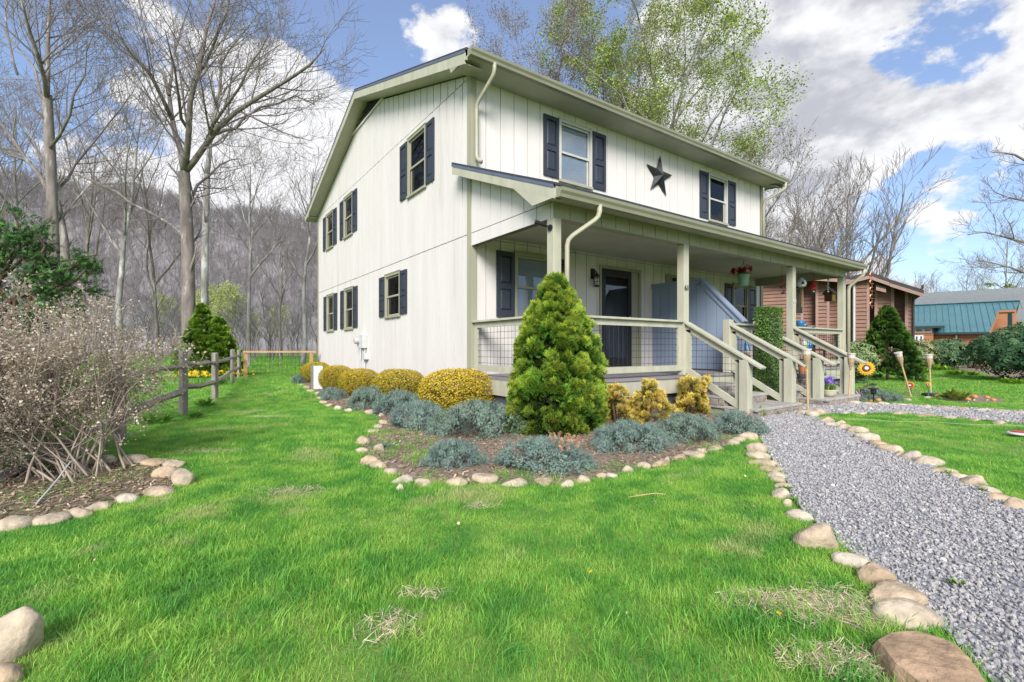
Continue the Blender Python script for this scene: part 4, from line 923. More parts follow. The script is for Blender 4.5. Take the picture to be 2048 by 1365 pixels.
for a in [(1710, 806, 26, 8), (1735, 808, 30, 7), (1765, 809, 26, 5), (1805, 811, 26, 5), (1850, 816, 24, 5), (1885, 818, 30, 5), (1925, 820, 26, 5), (1965, 823, 30, 6), (2005, 825, 34, 6), (2040, 828, 30, 6), (1690, 828, 20, 5), (1720, 829, 26, 6), (1797, 828, 34, 9), (1852, 833, 40, 8), (1900, 838, 26, 5), (1950, 842, 26, 5), (2000, 848, 30, 6), (1855, 797, 14, 4), (1815, 801, 14, 4)]:
    stone(*a, "flat stone edging the narrow gravel path to the neighbour's steps", 'stones along the narrow path')

# stray dry leaves and a few dandelions on the lawn
rg = np.random.default_rng(44); x, y = lawn_points(1.6, 12, 2.2, rg, 60); n = len(x); S = rg.uniform(.012, .026, n)
V, T, C = scatter([(0, 0, 0), (.4, .45, .2), (0, 1, .05), (-.4, .45, .25)], [(0, 1, 2), (0, 2, 3)], np.stack([x, y, hz(x, y) + rg.uniform(.022, .04, n)], 1), frames(np.stack([rg.normal(0, .5, n), rg.normal(0, .5, n), np.ones(n)], 1), rg), np.stack([S, S, S], 1), jit(rg, (.48, .36, .24), n, .3))
tag(link('fallen_leaves', np_mesh('fallen_leaves', V, T, M['straw'], C)), 'small dry leaves scattered over the lawn', kind='stuff')
# ------------------------------------------------------------------ shrubs
LEAF_V = [(0, 0, 0), (.32, .45, .10), (0, 1, 0), (-.32, .45, .10)]; LEAF_T = [(0, 1, 2), (0, 2, 3)]
def fan_template(lobes=7, spread=1.25, w=.11):      # flat fan of scale-leaf lobes, growing along +Z
    V, T, C = [], [], []
    for i in range(lobes):
        a = (i / (lobes - 1) - .5) * 2 * spread; ln = 1 - .28 * abs(a) / spread; d = np.array([math.sin(a), 0, math.cos(a)]); p = np.array([math.cos(a), 0, -math.sin(a)]); b = len(V)
        off = np.array([0, .12 * math.sin(i * 2.3), 0])
        for q in (d * .1 - p * .03, d * .1 + p * .03, d * .62 * ln + p * w + off, d * .62 * ln - p * w + off, d * ln + off * 1.3): V.append(q)
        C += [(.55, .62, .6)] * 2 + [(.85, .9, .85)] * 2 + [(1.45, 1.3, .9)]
        T += [(b, b + 1, b + 2), (b, b + 2, b + 3), (b + 3, b + 2, b + 4)]
    return np.array(V), np.array(T), np.array(C)
FAN = fan_template()
FANS = fan_template(5, .9, .10)
def sprig_template(nn=7):        # needles round a short shoot along +Z
    V, T, C = [], [], []
    for i in range(nn * 2):
        a = i * 2.4; z = .1 + .8 * i / (nn * 2); b = len(V); d = np.array([math.cos(a), math.sin(a), .75]); d /= np.linalg.norm(d); s = np.cross(d, (0, 0, 1)); s /= np.linalg.norm(s)
        o = np.array([0, 0, z]); ln = .42 * (1.15 - .5 * z)
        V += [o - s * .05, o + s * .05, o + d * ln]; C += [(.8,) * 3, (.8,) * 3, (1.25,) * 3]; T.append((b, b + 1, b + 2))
    return np.array(V), np.array(T), np.array(C)
SPRIG = sprig_template()
def trunk_mesh(mb, c, h, r, stems=1, spread=.1, rg=random):
    for _ in range(stems):
        a = rg.uniform(0, 6.28); mb.tube([(c[0], c[1], -.03), (c[0] + spread * .5 * math.cos(a), c[1] + spread * .5 * math.sin(a), h * .5), (c[0] + spread * math.cos(a), c[1] + spread * math.sin(a), h)], [r, r * .8, r * .3], 6)
    return mb
M['brown_twig'] = mat('brown_stem', (.14, .09, .06), (.09, .06, .04), 10, .95)

def clumpy(rg, prof, H, nclump, cr, per, color, tmpl, size, tip=None, jag=.12, up=.35, low=0.0, patch=.15, flat=1.0, lift=.25):
    """sprays gathered into clumps over the surface of a round plant; prof(t) is the radius at height t*H"""
    Vs = []
    for _ in range(nclump):
        t = rg.random() ** .85 if low == 0 else rg.uniform(low, 1); a = rg.uniform(0, 6.283); r = prof(t, a) * rg.uniform(.78, 1.0)
        c = np.array([r * math.cos(a), r * math.sin(a), t * H]); k = cr * rg.uniform(.65, 1.25) * (.6 + .6 * (1 - t))
        out = np.array([math.cos(a), math.sin(a), up + .5 * t]); out /= np.linalg.norm(out)
        n = int(per * (k / cr) ** 1.2) + 3; d = rg.normal(0, 1, (n, 3)) + out * .9; d /= np.linalg.norm(d, axis=1, keepdims=True)
        P = c + d * k * rg.uniform(.35, .95, (n, 1)) * np.array([1, 1, flat]); P[:, 2] = np.maximum(P[:, 2], .02)
        base = jit(rg, color, 1, patch, .05)[0]
        C = jit(rg, base, n, .14, .05)
        if tip is not None:
            m = np.clip((d @ out - .45) * 1.3, 0, 1)[:, None] * rg.uniform(.3, 1, (n, 1)); C = C * (1 - m) + np.asarray(tip)[None] * m * rg.lognormal(0, .12, (n, 1))
        dirs = d * .75 + out * .45 + np.array([0, 0, lift])
        S = size * rg.uniform(.7, 1.25, n); S3 = np.stack([S, S, S], 1)
        Vs.append(scatter(tmpl[0], tmpl[1], P, frames(dirs, rg, .12), S3, C, tmpl[2]))
    return joinm(Vs)
def plant(name, label, cat, loc, V, T, C, m, mname='foliage', stem=None, group=None, rz=0, scale=1):
    r = empty(name, loc, label, cat, group, rz); r.scale = (scale,) * 3 if isinstance(scale, (int, float)) else scale
    link(mname, np_mesh(mname, V, T, m, C), r, False)
    if stem:
        mb = MB(); trunk_mesh(mb, (0, 0), *stem); mb.build('trunk', M['brown_twig'], r, local=True)
    return r
# Hinoki cypress in front of the porch
rg = np.random.default_rng(21)
def hprof(t, a):
    lob = 1 + .13 * math.sin(2 * a + 1.0) + .07 * math.sin(5 * a + t * 9)
    pts = [(0, .50), (.08, .60), (.25, .60), (.42, .52), (.58, .44), (.72, .36), (.84, .24), (.93, .14), (1, .05)]
    for (t0, r0), (t1, r1) in zip(pts, pts[1:]):
        if t0 <= t <= t1: return (r0 + (r1 - r0) * (t - t0) / (t1 - t0)) * lob
    return .04
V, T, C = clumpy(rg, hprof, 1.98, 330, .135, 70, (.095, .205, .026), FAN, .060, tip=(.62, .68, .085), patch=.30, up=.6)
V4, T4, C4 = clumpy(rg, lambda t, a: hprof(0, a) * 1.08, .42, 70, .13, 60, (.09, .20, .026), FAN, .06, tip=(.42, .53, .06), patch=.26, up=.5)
V2, T2, C2 = clumpy(rg, lambda t, a: hprof(t, a) * .74, 1.9, 170, .15, 44, (.040, .075, .014), FAN, .06, patch=.2)  # inner sprays coloured darker, shade put into the gaps between clumps
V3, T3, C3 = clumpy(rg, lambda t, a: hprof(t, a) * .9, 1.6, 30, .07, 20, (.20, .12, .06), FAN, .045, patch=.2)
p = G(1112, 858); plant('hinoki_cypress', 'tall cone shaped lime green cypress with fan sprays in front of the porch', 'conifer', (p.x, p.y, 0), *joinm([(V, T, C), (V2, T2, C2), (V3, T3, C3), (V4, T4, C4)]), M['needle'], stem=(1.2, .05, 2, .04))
# golden dwarf cypresses
def gold(seed, prof, H, n, label, px, py):
    rg = np.random.default_rng(seed); p = G(px, py)
    prof0 = prof; prof = lambda t, a: prof0(t, a) * 1.18
    H *= 1.1; V, T, C = clumpy(rg, prof, H, n, .075, 44, (.56, .42, .085), FANS, .050, tip=(.95, .76, .28), patch=.25, up=.6)
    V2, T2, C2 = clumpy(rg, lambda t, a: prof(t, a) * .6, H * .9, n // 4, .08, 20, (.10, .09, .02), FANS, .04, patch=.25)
    plant('golden_cypress', label, 'conifer', (p.x, p.y, 0), *joinm([(V, T, C), (V2, T2, C2)]), M['needle'], stem=(H * .8, .02, 3, .08))
gold(31, lambda t, a: .23 * (1 - t) ** .6 * (1 + .25 * math.sin(a * 2 + 2)) + .03, .46, 55, 'small golden cypress leaning beside the tall lime green cypress', 1232, 846)
gold(32, lambda t, a: .26 * (1 - t) ** .75 * (1 + .2 * math.sin(a * 3)) + .03, .52, 60, 'small pointed golden cypress in the middle of three by the porch skirt', 1298, 845)
def gprof(t, a):
    base = .17 if t < .45 else .10 + .24 * (t - .45) * (1 + 1.2 * math.cos(2 * a)); return max(.05, base * (1.1 - .2 * t))
gold(33, gprof, .52, 70, 'golden cypress with two spreading tops beside the stair railing', 1385, 828)

# clipped golden globes along the gable wall
def globe(seed, N_=16000, green=.0):
    rg = np.random.default_rng(seed); d = rg.normal(0, 1, (N_, 3)); d /= np.linalg.norm(d, axis=1, keepdims=True)
    sq = np.sign(d) * np.abs(d) ** .86; r = rg.uniform(.90, 1.01, (N_, 1)) * (1 + .03 * np.sin(7 * d[:, :1] + 5 * d[:, 1:2]))
    P = sq * r * np.array([.56, .56, .40]) + np.array([0, 0, .39]); P[:, 2] = np.maximum(P[:, 2], .01)
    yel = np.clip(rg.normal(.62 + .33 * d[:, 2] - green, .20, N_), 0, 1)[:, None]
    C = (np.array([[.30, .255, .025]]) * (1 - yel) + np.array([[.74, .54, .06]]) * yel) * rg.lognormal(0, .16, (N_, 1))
    S = rg.uniform(.020, .036, N_); a = scatter(LEAF_V, LEAF_T, P, frames(d + rg.normal(0, .75, d.shape), rg), np.stack([S, S, S], 1), C)
    # darker olive leaves inside the outer shell
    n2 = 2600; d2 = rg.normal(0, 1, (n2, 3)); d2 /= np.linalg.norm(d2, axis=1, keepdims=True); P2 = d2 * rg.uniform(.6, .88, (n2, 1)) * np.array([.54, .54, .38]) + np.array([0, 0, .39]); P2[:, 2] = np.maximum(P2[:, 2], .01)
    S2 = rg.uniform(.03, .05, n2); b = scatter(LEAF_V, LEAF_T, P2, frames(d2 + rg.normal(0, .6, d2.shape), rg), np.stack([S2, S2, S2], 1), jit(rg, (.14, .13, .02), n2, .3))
    return np_mesh('foliage', *joinm([a, b])[:2], M['leaf'], joinm([a, b])[2])
GL = [globe(41, green=.06), globe(42, green=.42), globe(43, green=.32)]
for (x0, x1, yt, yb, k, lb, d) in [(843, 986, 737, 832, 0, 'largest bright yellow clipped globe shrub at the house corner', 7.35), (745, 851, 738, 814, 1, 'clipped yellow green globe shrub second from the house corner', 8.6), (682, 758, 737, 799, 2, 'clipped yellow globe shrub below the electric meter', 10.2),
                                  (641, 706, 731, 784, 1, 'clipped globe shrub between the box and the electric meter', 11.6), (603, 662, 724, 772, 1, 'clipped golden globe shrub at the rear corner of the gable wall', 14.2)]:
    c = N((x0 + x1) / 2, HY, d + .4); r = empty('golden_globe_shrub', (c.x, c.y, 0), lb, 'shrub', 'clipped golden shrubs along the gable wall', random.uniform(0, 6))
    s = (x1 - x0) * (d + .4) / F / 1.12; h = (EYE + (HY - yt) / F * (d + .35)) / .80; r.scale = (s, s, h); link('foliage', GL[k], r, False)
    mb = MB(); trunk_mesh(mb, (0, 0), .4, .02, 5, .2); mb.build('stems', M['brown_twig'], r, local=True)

# blue junipers
def juniper(seed, color=(.19, .275, .235)):
    rg = np.random.default_rng(seed)
    pr = lambda t, a: math.sqrt(max(0, 1 - t ** 1.6)) * (.9 + .12 * math.sin(3 * a + seed) + .08 * math.sin(5 * a))
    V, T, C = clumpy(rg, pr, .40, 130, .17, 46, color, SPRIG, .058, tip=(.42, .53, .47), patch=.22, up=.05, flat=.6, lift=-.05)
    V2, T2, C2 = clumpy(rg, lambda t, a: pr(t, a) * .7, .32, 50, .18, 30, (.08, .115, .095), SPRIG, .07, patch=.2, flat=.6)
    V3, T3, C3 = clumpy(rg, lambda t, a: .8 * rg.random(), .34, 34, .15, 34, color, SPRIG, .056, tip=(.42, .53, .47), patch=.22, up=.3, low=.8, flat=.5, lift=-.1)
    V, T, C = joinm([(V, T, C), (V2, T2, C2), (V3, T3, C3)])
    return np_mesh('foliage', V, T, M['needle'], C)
JN = [juniper(61), juniper(62), juniper(63, (.20, .28, .215))]
M['rusty'] = leafmat('dead_juniper_needles', .1, .9)
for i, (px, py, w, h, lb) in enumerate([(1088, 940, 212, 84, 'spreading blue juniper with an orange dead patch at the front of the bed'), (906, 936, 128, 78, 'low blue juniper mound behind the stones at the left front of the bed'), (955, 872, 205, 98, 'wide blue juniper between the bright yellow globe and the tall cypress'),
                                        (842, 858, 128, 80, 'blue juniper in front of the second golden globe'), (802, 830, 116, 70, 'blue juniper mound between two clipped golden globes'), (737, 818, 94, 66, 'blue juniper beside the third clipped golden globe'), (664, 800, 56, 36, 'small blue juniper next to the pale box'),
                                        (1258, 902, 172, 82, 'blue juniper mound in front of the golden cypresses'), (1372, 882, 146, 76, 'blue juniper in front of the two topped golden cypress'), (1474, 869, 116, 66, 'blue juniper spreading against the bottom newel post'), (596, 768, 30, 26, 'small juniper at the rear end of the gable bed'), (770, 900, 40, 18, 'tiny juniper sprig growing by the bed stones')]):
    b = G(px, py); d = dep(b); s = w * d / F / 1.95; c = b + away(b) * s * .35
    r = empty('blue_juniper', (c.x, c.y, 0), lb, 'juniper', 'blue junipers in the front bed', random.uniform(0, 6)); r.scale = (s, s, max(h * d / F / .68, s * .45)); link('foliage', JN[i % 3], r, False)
    if i in (0, 9):
        rg = np.random.default_rng(i); off = {0: (.17, -.26), 9: (.10, -.18)}[i]; n = 46 if i == 0 else 16; w_ = .085 if i == 0 else .05
        P = np.stack([off[0] * RGT.x + off[1] * FWD.x + rg.normal(0, w_, n), off[0] * RGT.y + off[1] * FWD.y + rg.normal(0, w_, n), (rg.uniform(.20, .30, n) if i == 0 else rg.uniform(.1, .25, n))], 1)
        P[:, :2] += np.array([[c.x - c.x, 0]]); dr = np.stack([rg.normal(-.2, .4, n), rg.normal(-.5, .4, n), rg.uniform(.3, 1, n)], 1)
        V, T, C = scatter(SPRIG[0], SPRIG[1], P + np.array([[c.x, c.y, 0]]), frames(dr, rg), np.full((n, 3), .06), jit(rg, (.48, .29, .19), n, .2), SPRIG[2]); tag(link('dead_patch', np_mesh('dead_patch', V, T, M['rusty'], C), r), kind='stuff')

# neighbour's dark cone and the twin spruce by the rail fence
def cone(name, label, px, py, w, h, seed, color, tip, peaks=((0, 0, 1),), n=260):
    rg = np.random.default_rng(seed); b = G(px, py); d = dep(b); Rr = w * d / F / 2; H = h * d / F; parts = []
    for (ox, oy, k) in peaks:
        V, T, C = clumpy(rg, lambda t, a: Rr * k * (1.0 - t ** 1.5) * (.88 + .08 * math.sin(4 * a + 6 * t)) + .03, H * k, int(n * k), .15 * H / 2.2, 34, color, FAN, .075 * H / 2.2, tip=tip, patch=.25, up=.25, flat=.55)
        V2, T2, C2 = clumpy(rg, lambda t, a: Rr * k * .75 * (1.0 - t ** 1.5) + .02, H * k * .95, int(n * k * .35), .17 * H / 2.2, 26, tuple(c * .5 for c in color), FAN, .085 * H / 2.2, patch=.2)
        off = np.array([ox * Rr, oy * Rr, 0]); parts += [(V + off, T, C), (V2 + off, T2, C2)]
    c = b + away(b) * Rr * .6
    return plant(name, label, 'conifer', (c.x, c.y, 0), *joinm(parts), M['needle'], stem=(H * .8, .05, 1, .02))
cone('conical_evergreen', "dark green cone shaped evergreen in the neighbour's front bed", 1775, 763, 122, 150, 71, (.045, .12, .022), (.19, .30, .045))
cone('twin_spruce', 'bright green twin peaked dwarf spruce behind the split rail fence', 416, 757, 104, 150, 72, (.13, .25, .03), (.34, .48, .05), ((-.18, .1, 1), (.35, -.2, .82)), 200)

# broad-leaved shrubs
def whorl(nl=7, droop=.35, w=.17):
    V, T = [], []
    for i in range(nl):
        a = i * 2 * math.pi / nl + .3 * (i % 2); d = np.array([math.cos(a), math.sin(a), 0]); s = np.array([-math.sin(a), math.cos(a), 0]); b = len(V)
        V += [d * .05, d * .5 + s * w + np.array([0, 0, .10]), d * 1.0 + np.array([0, 0, -droop]), d * .5 - s * w + np.array([0, 0, .10]), d * .52 + np.array([0, 0, .04])]; T += [(b, b + 1, b + 4), (b + 1, b + 2, b + 4), (b + 2, b + 3, b + 4), (b + 3, b, b + 4)]
    return np.array(V), np.array(T), None
WH = whorl()
def rhodo(label, px, py, w, h, seed, color, tip, n=620, name='rhododendron', size=.13, depth_k=1.0, group=None, cat='shrub', d=None):
    rg = np.random.default_rng(seed); b = G(px, py); d = dep(b); a_ = w * d / F / 2; H = h * d / F
    dr = rg.normal(0, 1, (n, 3)); dr[:, 2] = np.abs(dr[:, 2]) * rg.choice([1, 1, 1, -.5], n); dr /= np.linalg.norm(dr, axis=1, keepdims=True)
    lump = 1 + .12 * np.sin(dr[:, :1] * 5 + seed) * np.sin(dr[:, 1:2] * 6 + dr[:, 2:] * 4)
    P = dr * lump * rg.uniform(.72, 1.0, (n, 1)) * np.array([a_, a_ * depth_k, H * .52]) + np.array([0, 0, H * .48]); P[:, 2] = np.maximum(P[:, 2], .03)
    m = np.clip(rg.normal(.35 + .35 * dr[:, 2], .28, n), 0, 1)[:, None]; C = (np.array([color]) * (1 - m) + np.array([tip]) * m) * rg.lognormal(0, .15, (n, 1))
    S = size * rg.uniform(.7, 1.25, n); o = scatter(WH[0], WH[1], P, frames(dr + np.array([0, 0, .5]), rg, .25), np.stack([S, S, S], 1), C)
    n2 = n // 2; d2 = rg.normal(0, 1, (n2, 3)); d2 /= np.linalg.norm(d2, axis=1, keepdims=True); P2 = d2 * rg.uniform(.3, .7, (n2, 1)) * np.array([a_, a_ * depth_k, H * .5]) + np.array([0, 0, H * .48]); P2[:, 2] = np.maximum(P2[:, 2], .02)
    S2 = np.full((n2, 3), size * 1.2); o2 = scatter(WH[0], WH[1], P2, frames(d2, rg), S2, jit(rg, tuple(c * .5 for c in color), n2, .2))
    c = b + away(b) * a_ * depth_k * .6
    return plant(name, label, cat, (c.x, c.y, 0), *joinm([o, o2]), M['leaf'], stem=(H * .6, .025, 5, a_ * .5), group=group)
rhodo('huge glossy dark green rhododendron in front of the orange cabin', 2085, 768, 250, 124, 81, (.035, .105, .045), (.13, .24, .10), 1500, size=.15)
rhodo('rounded green rhododendron beside the dark cone evergreen', 1892, 741, 82, 64, 82, (.05, .12, .05), (.20, .30, .14), 620, size=.17)
rhodo('yellowish rhododendron tucked behind the dark cone evergreen', 1838, 745, 62, 66, 83, (.10, .15, .05), (.38, .40, .20), 420, size=.15)
rhodo('pale green bush between the last porch post and the dark cone', 1716, 770, 66, 88, 84, (.10, .17, .06), (.36, .44, .20), 420, size=.13)
rhodo('brownish open bush between two rhododendrons', 1948, 738, 48, 44, 85, (.14, .11, .07), (.22, .18, .12), 300, size=.14)
rhodo('far green bush behind the brownish bush', 1990, 728, 60, 40, 86, (.05, .10, .045), (.13, .20, .09), 240, size=.2)
# hostas and other low leafy plants
def hosta(px, py, w, h, seed, label, group, color=(.20, .38, .03), n=60, name='hosta'):
    rg = np.random.default_rng(seed); b = G(px, py); d = dep(b); r_ = w * d / F / 2; a = rg.uniform(0, 6.283, n); el = rg.uniform(.25, 1.25, n)
    dirs = np.stack([np.cos(a) * np.cos(el), np.sin(a) * np.cos(el), np.sin(el)], 1); P = dirs * rg.uniform(.2, .7, (n, 1)) * np.array([r_, r_, h * d / F * .8]); P[:, 2] += .01
    side = np.cross(dirs, (0, 0, 1)); side /= np.linalg.norm(side, axis=1, keepdims=True); up = np.cross(side, dirs); Rm = np.stack([side, dirs, up], 2)
    S = r_ * rg.uniform(.35, .6, n); V, T, C = scatter(LEAF_V, LEAF_T, P, Rm, np.stack([S * .9, S, S], 1), jit(rg, color, n, .2, .08)); return plant(name, label, 'plant', (b.x, b.y, 0), V, T, C, M['leaf'], group=group)
HG = "hostas in the neighbour's mulch bed"
for i, (px, py, w, h) in enumerate([(1832, 752, 40, 14), (1848, 748, 34, 14), (1905, 752, 34, 12), (1920, 752, 30, 12), (1945, 753, 26, 10), (1870, 742, 40, 12), (1893, 743, 28, 10), (2015, 768, 34, 10), (2040, 770, 34, 10)]):
    hosta(px, py, w, h, 100 + i, "bright lime green hosta growing in the neighbour's mulch bed", HG)
hosta(1712, 752, 26, 16, 120, 'lime green leafy plant behind the last newel post', None, n=50)
hosta(1517, 836, 40, 24, 121, 'fresh lime green plant at the foot of the stone steps', None, (.26, .46, .04), 120, 'leafy_weed')
hosta(1548, 832, 26, 12, 122, 'small grey green weed at the edge of the steps and gravel', None, (.24, .34, .14), 60, 'leafy_weed')
hosta(1913, 803, 58, 24, 123, 'spiky yellow green clump planted among the toy mushrooms', None, (.24, .32, .06), 160, 'leafy_clump')
hosta(1737, 790, 44, 22, 124, 'golden threadleaf shrub behind the sunflower ornament', None, (.42, .33, .05), 160, 'golden_shrub')
hosta(1690, 795, 40, 30, 125, 'olive shrub behind the neighbour stair railing', None, (.12, .15, .03), 160, 'olive_shrub')
for i, (px, py, w, h) in enumerate([(1800, 806, 60, 26), (1765, 803, 80, 34), (1730, 806, 50, 24)]):
    b = G(px, py); d = dep(b); s = w * d / F / 2.1; r = empty('creeping_juniper', (b.x + FWD.x * .3, b.y + FWD.y * .3, 0), "low grey green juniper around the neighbour's sunflower ornament", 'juniper', "junipers in the neighbour's front bed", i * 2.0); r.scale = (s, s, h * d / F / .62); link('foliage', JN[2], r, False)
for i, (px, py, w, h) in enumerate([(388, 838, 40, 16), (410, 815, 46, 18), (330, 845, 36, 14), (300, 850, 50, 20), (440, 770, 40, 14), (460, 762, 30, 10)]):
    hosta(px, py, w, h, 140 + i, 'low green weeds sprouting along the split rail fence', 'weeds along the rail fence', (.16, .32, .05), 70, 'weeds')
# daffodils behind the fence
rg = np.random.default_rng(3); b = G(405, 772); n = 160; P = np.stack([b.x + rg.normal(0, .5, n), b.y + rg.normal(0, .3, n), rg.uniform(.28, .42, n)], 1)
fv, ft, fc = scatter(np.array(WH[0]), WH[1], P, frames(rg.normal(0, 1, (n, 3)) + np.array([-.5, -.7, .5]), rg), np.full((n, 3), .045), jit(rg, (.80, .58, .03), n, .12))
lv, lt, lc = scatter([(-.006, 0, 0), (.006, 0, 0), (0, .05, .36)], [(0, 1, 2)], P * np.array([1, 1, 0]), frames(np.tile([0, 0, 1.], (n, 1)), rg, .12), np.ones((n, 3)), jit(rg, (.12, .26, .06), n))
r = empty('daffodil_clump', (b.x, b.y, 0), 'clump of yellow daffodils behind the split rail fence', 'flowers'); link('blossoms', np_mesh('blossoms', fv, ft, M['petal'], fc), r); link('leaves', np_mesh('leaves', lv, lt, M['leaf'], lc), r)

# green box topiary panel between the two flights of steps
rg = np.random.default_rng(91); n = 17000; w3 = np.array([.50, .26, 1.80]); fdir = rg.integers(0, 5, n); U = rg.random((n, 3)); U[fdir == 0, 0] = 0; U[fdir == 1, 0] = 1; U[fdir == 2, 1] = 0; U[fdir == 3, 1] = 1; U[fdir == 4, 2] = 1
nr = np.zeros((n, 3)); nr[fdir == 0, 0] = -1; nr[fdir == 1, 0] = 1; nr[fdir == 2, 1] = -1; nr[fdir == 3, 1] = 1; nr[fdir == 4, 2] = 1
P = (U - np.array([.5, .5, 0])) * w3 + nr * rg.normal(0, .012, (n, 1)); P[:, 0] *= 1 + .06 * np.sin(P[:, 2] * 5); S = rg.uniform(.018, .034, n)
a = scatter(LEAF_V, LEAF_T, P, frames(nr + rg.normal(0, .8, nr.shape), rg), np.stack([S, S, S], 1), jit(rg, (.12, .23, .045), n, .35, .1))
p = (4.93, -2.62, 0); r = plant('topiary_column', 'tall rectangular green topiary column between the two flights of steps', 'topiary', p, *a, M['leaf']); mb = MB(); mb.box(-.2, .2, -.09, .09, .0, 1.74); mb.build('inner_block', M['dark'], r, local=True)  # solid near-black block fills the column behind the leaves

for i, (px, py) in enumerate([(1180, 1166), (1557, 1253)]):
    b = G(px, py); rg = np.random.default_rng(i); r = empty('dandelion', tuple(b), 'tiny yellow dandelion flowering in the lawn', 'flower', 'dandelions in the lawn'); mb = MB(); mb.tube([b, b + Vector((0, 0, .05))], .0015, 5); mb.build('stalk', M['brown_twig'], r)
    n = 14; V, T, C = scatter(WH[0], WH[1], np.array([[b.x, b.y, .052]]) + rg.normal(0, .003, (n, 3)), frames(rg.normal(0, .4, (n, 3)) + np.array([0, 0, 1]), rg), np.full((n, 3), .006), jit(rg, (.85, .62, .02), n, .1)); link('blossom', np_mesh('blossom', V, T, M['petal'], C), r)
hosta(1915, 1178, 50, 14, 130, 'thin green weed growing in the gravel path', None, (.16, .26, .06), 36, 'gravel_weed')
for i, (px, py) in enumerate([(1572, 985), (1590, 1010), (1612, 1040), (1898, 955), (1965, 990)]): hosta(px, py, 30, 14, 150 + i, 'small clover weed growing along the stone border of the path', 'weeds along the path border', (.17, .36, .06), 40, 'clover_weed')
# ------------------------------------------------------------------ bare trees
class Tree:
    def __init__(s, seed): s.r = random.Random(seed); s.tr = MB(); s.br = MB(); s.tips = []
    def poly(s, p, d, ln, k, wob, up):
        pts = [p]; q = p.copy(); d = d.normalized()
        for i in range(k):
            d = (d + Vector((s.r.gauss(0, wob), s.r.gauss(0, wob), s.r.gauss(0, wob) + up))).normalized(); q = q + d * (ln / k); pts.append(q)
        return pts
    def add(s, pts, r0, r1, n, mb=None):
        k = len(pts); (mb or s.br).tube(pts, [r0 + (r1 - r0) * (i / (k - 1)) for i in range(k)], n, cap=False)
    def spawn(s, pts, r0, r1, lens, cnt, lvl=0, t0=.2, ang=(.5, .95), up=.10, rmin=.006):
        if lvl >= len(lens): return
        k = len(pts) - 1; seg = [(pts[i + 1] - pts[i]).length for i in range(k)]; tot = sum(seg)
        n = max(1, int(cnt[lvl] * s.r.uniform(.75, 1.25)))
        for j in range(n):
            t = t0 + (1 - t0) * (j + s.r.random()) / n; x = t * tot; i = 0
            while i < k - 1 and x > seg[i]: x -= seg[i]; i += 1
            p = pts[i].lerp(pts[i + 1], min(1, x / max(seg[i], 1e-6))); d = (pts[i + 1] - pts[i]).normalized()
            ax = d.orthogonal().normalized(); ax.rotate(Matrix.Rotation(s.r.uniform(0, 6.283), 3, d)); nd = d.copy(); nd.rotate(Matrix.Rotation(s.r.uniform(*ang), 3, ax))
            rr = max(rmin, (r0 + (r1 - r0) * t) * s.r.uniform(.4, .62)); ln = lens[lvl] * s.r.uniform(.6, 1.25) * (1.15 - .55 * t)
            last = lvl == len(lens) - 1; q = s.poly(p, nd, ln, 3 if last else (4 if lvl else 5), .13 if last else .11, up)
            re = max(rmin * .6, rr * .3); s.add(q, rr, re, 3 if lvl else 4); s.spawn(q, rr, re, lens, cnt, lvl + 1, .25, ang, up, rmin)
            if last: s.tips.append((q[-1], nd)); s.tips.append((q[1], nd))
    def meshes(s, mt, mb_): return s.tr.mesh('trunk', mt, True, False), s.br.mesh('branches', mb_, True, False)
def leaves_for(tips, n, size, cols, seed, spread=.12, keep=lambda p: True):
    rg = np.random.default_rng(seed); T_ = [t for t in tips if keep(t[0])]; ii = rg.integers(0, len(T_), n); P = np.array([tuple(T_[i][0]) for i in ii]) + rg.normal(0, spread, (n, 3))
    cc = np.array(cols)[rg.integers(0, len(cols), n)] * rg.lognormal(0, .2, (n, 1)); S = size * rg.uniform(.6, 1.3, n); dn = rg.normal(0, 1, (n, 3)); dn[:, 2] -= .3
    return np_mesh('leaves', *scatter(LEAF_V, LEAF_T, P, frames(dn, rg), np.stack([S, S, S], 1), cc)[:2], M['leaf'], scatter(LEAF_V, LEAF_T, P, frames(dn, rg), np.stack([S, S, S], 1), cc)[2])
def place_tree(name, label, group, meshes, loc, rz=0, sc=1.0, cat='tree'):
    r = empty(name, loc, label, cat, group, rz); r.scale = (sc,) * 3 if isinstance(sc, (int, float)) else sc
    for nm, me in zip(('trunk', 'crown', 'leaves'), meshes): link(nm, me, r, False)
    return r
def traced(label, name, base_px, trunk, limbs, d, seed, mt, mtb, lens, cnt, group=None, rmin=.0065):
    """tree whose trunk and main limbs follow traced lines: (px, py, depth offset), widths in photo pixels"""
    t = Tree(seed); b = G(*base_px) if d is None else N(base_px[0], HY, d); b = Vector((b.x, b.y, 0)); dd = dep(b)
    W = lambda q: N(q[0], q[1], dd + (q[2] if len(q) > 2 else 0)) - b
    pts = [Vector((0, 0, -.15))] + [W(q) for q in trunk[1]]; k = dd / F
    t.add(pts, trunk[0][0] * k / 2, trunk[0][1] * k / 2, 10, t.tr); t.spawn(pts, trunk[0][0] * k / 3, trunk[0][1] * k / 3, lens[1:], cnt[1:], 0, .45, rmin=rmin)
    for (w0, w1, lp) in limbs:
        p = [W(q) for q in lp]; q = [p[0]]
        for a, c in zip(p, p[1:]): q += [a.lerp(c, .5) + Vector((t.r.gauss(0, .03), t.r.gauss(0, .03), t.r.gauss(0, .03))) * (c - a).length, c]
        t.tr.tube(q, [w0 * k * .42 + (w1 - w0) * k * .42 * (i / (len(q) - 1)) for i in range(len(q))], 7, cap=True); t.spawn(q, w0 * k * .36, w1 * k * .4, lens, cnt, 0, .12, rmin=rmin)
    return place_tree(name, label, group, t.meshes(mt, mtb), b), t
BT_G = 'bare trees at the edge of the wood'
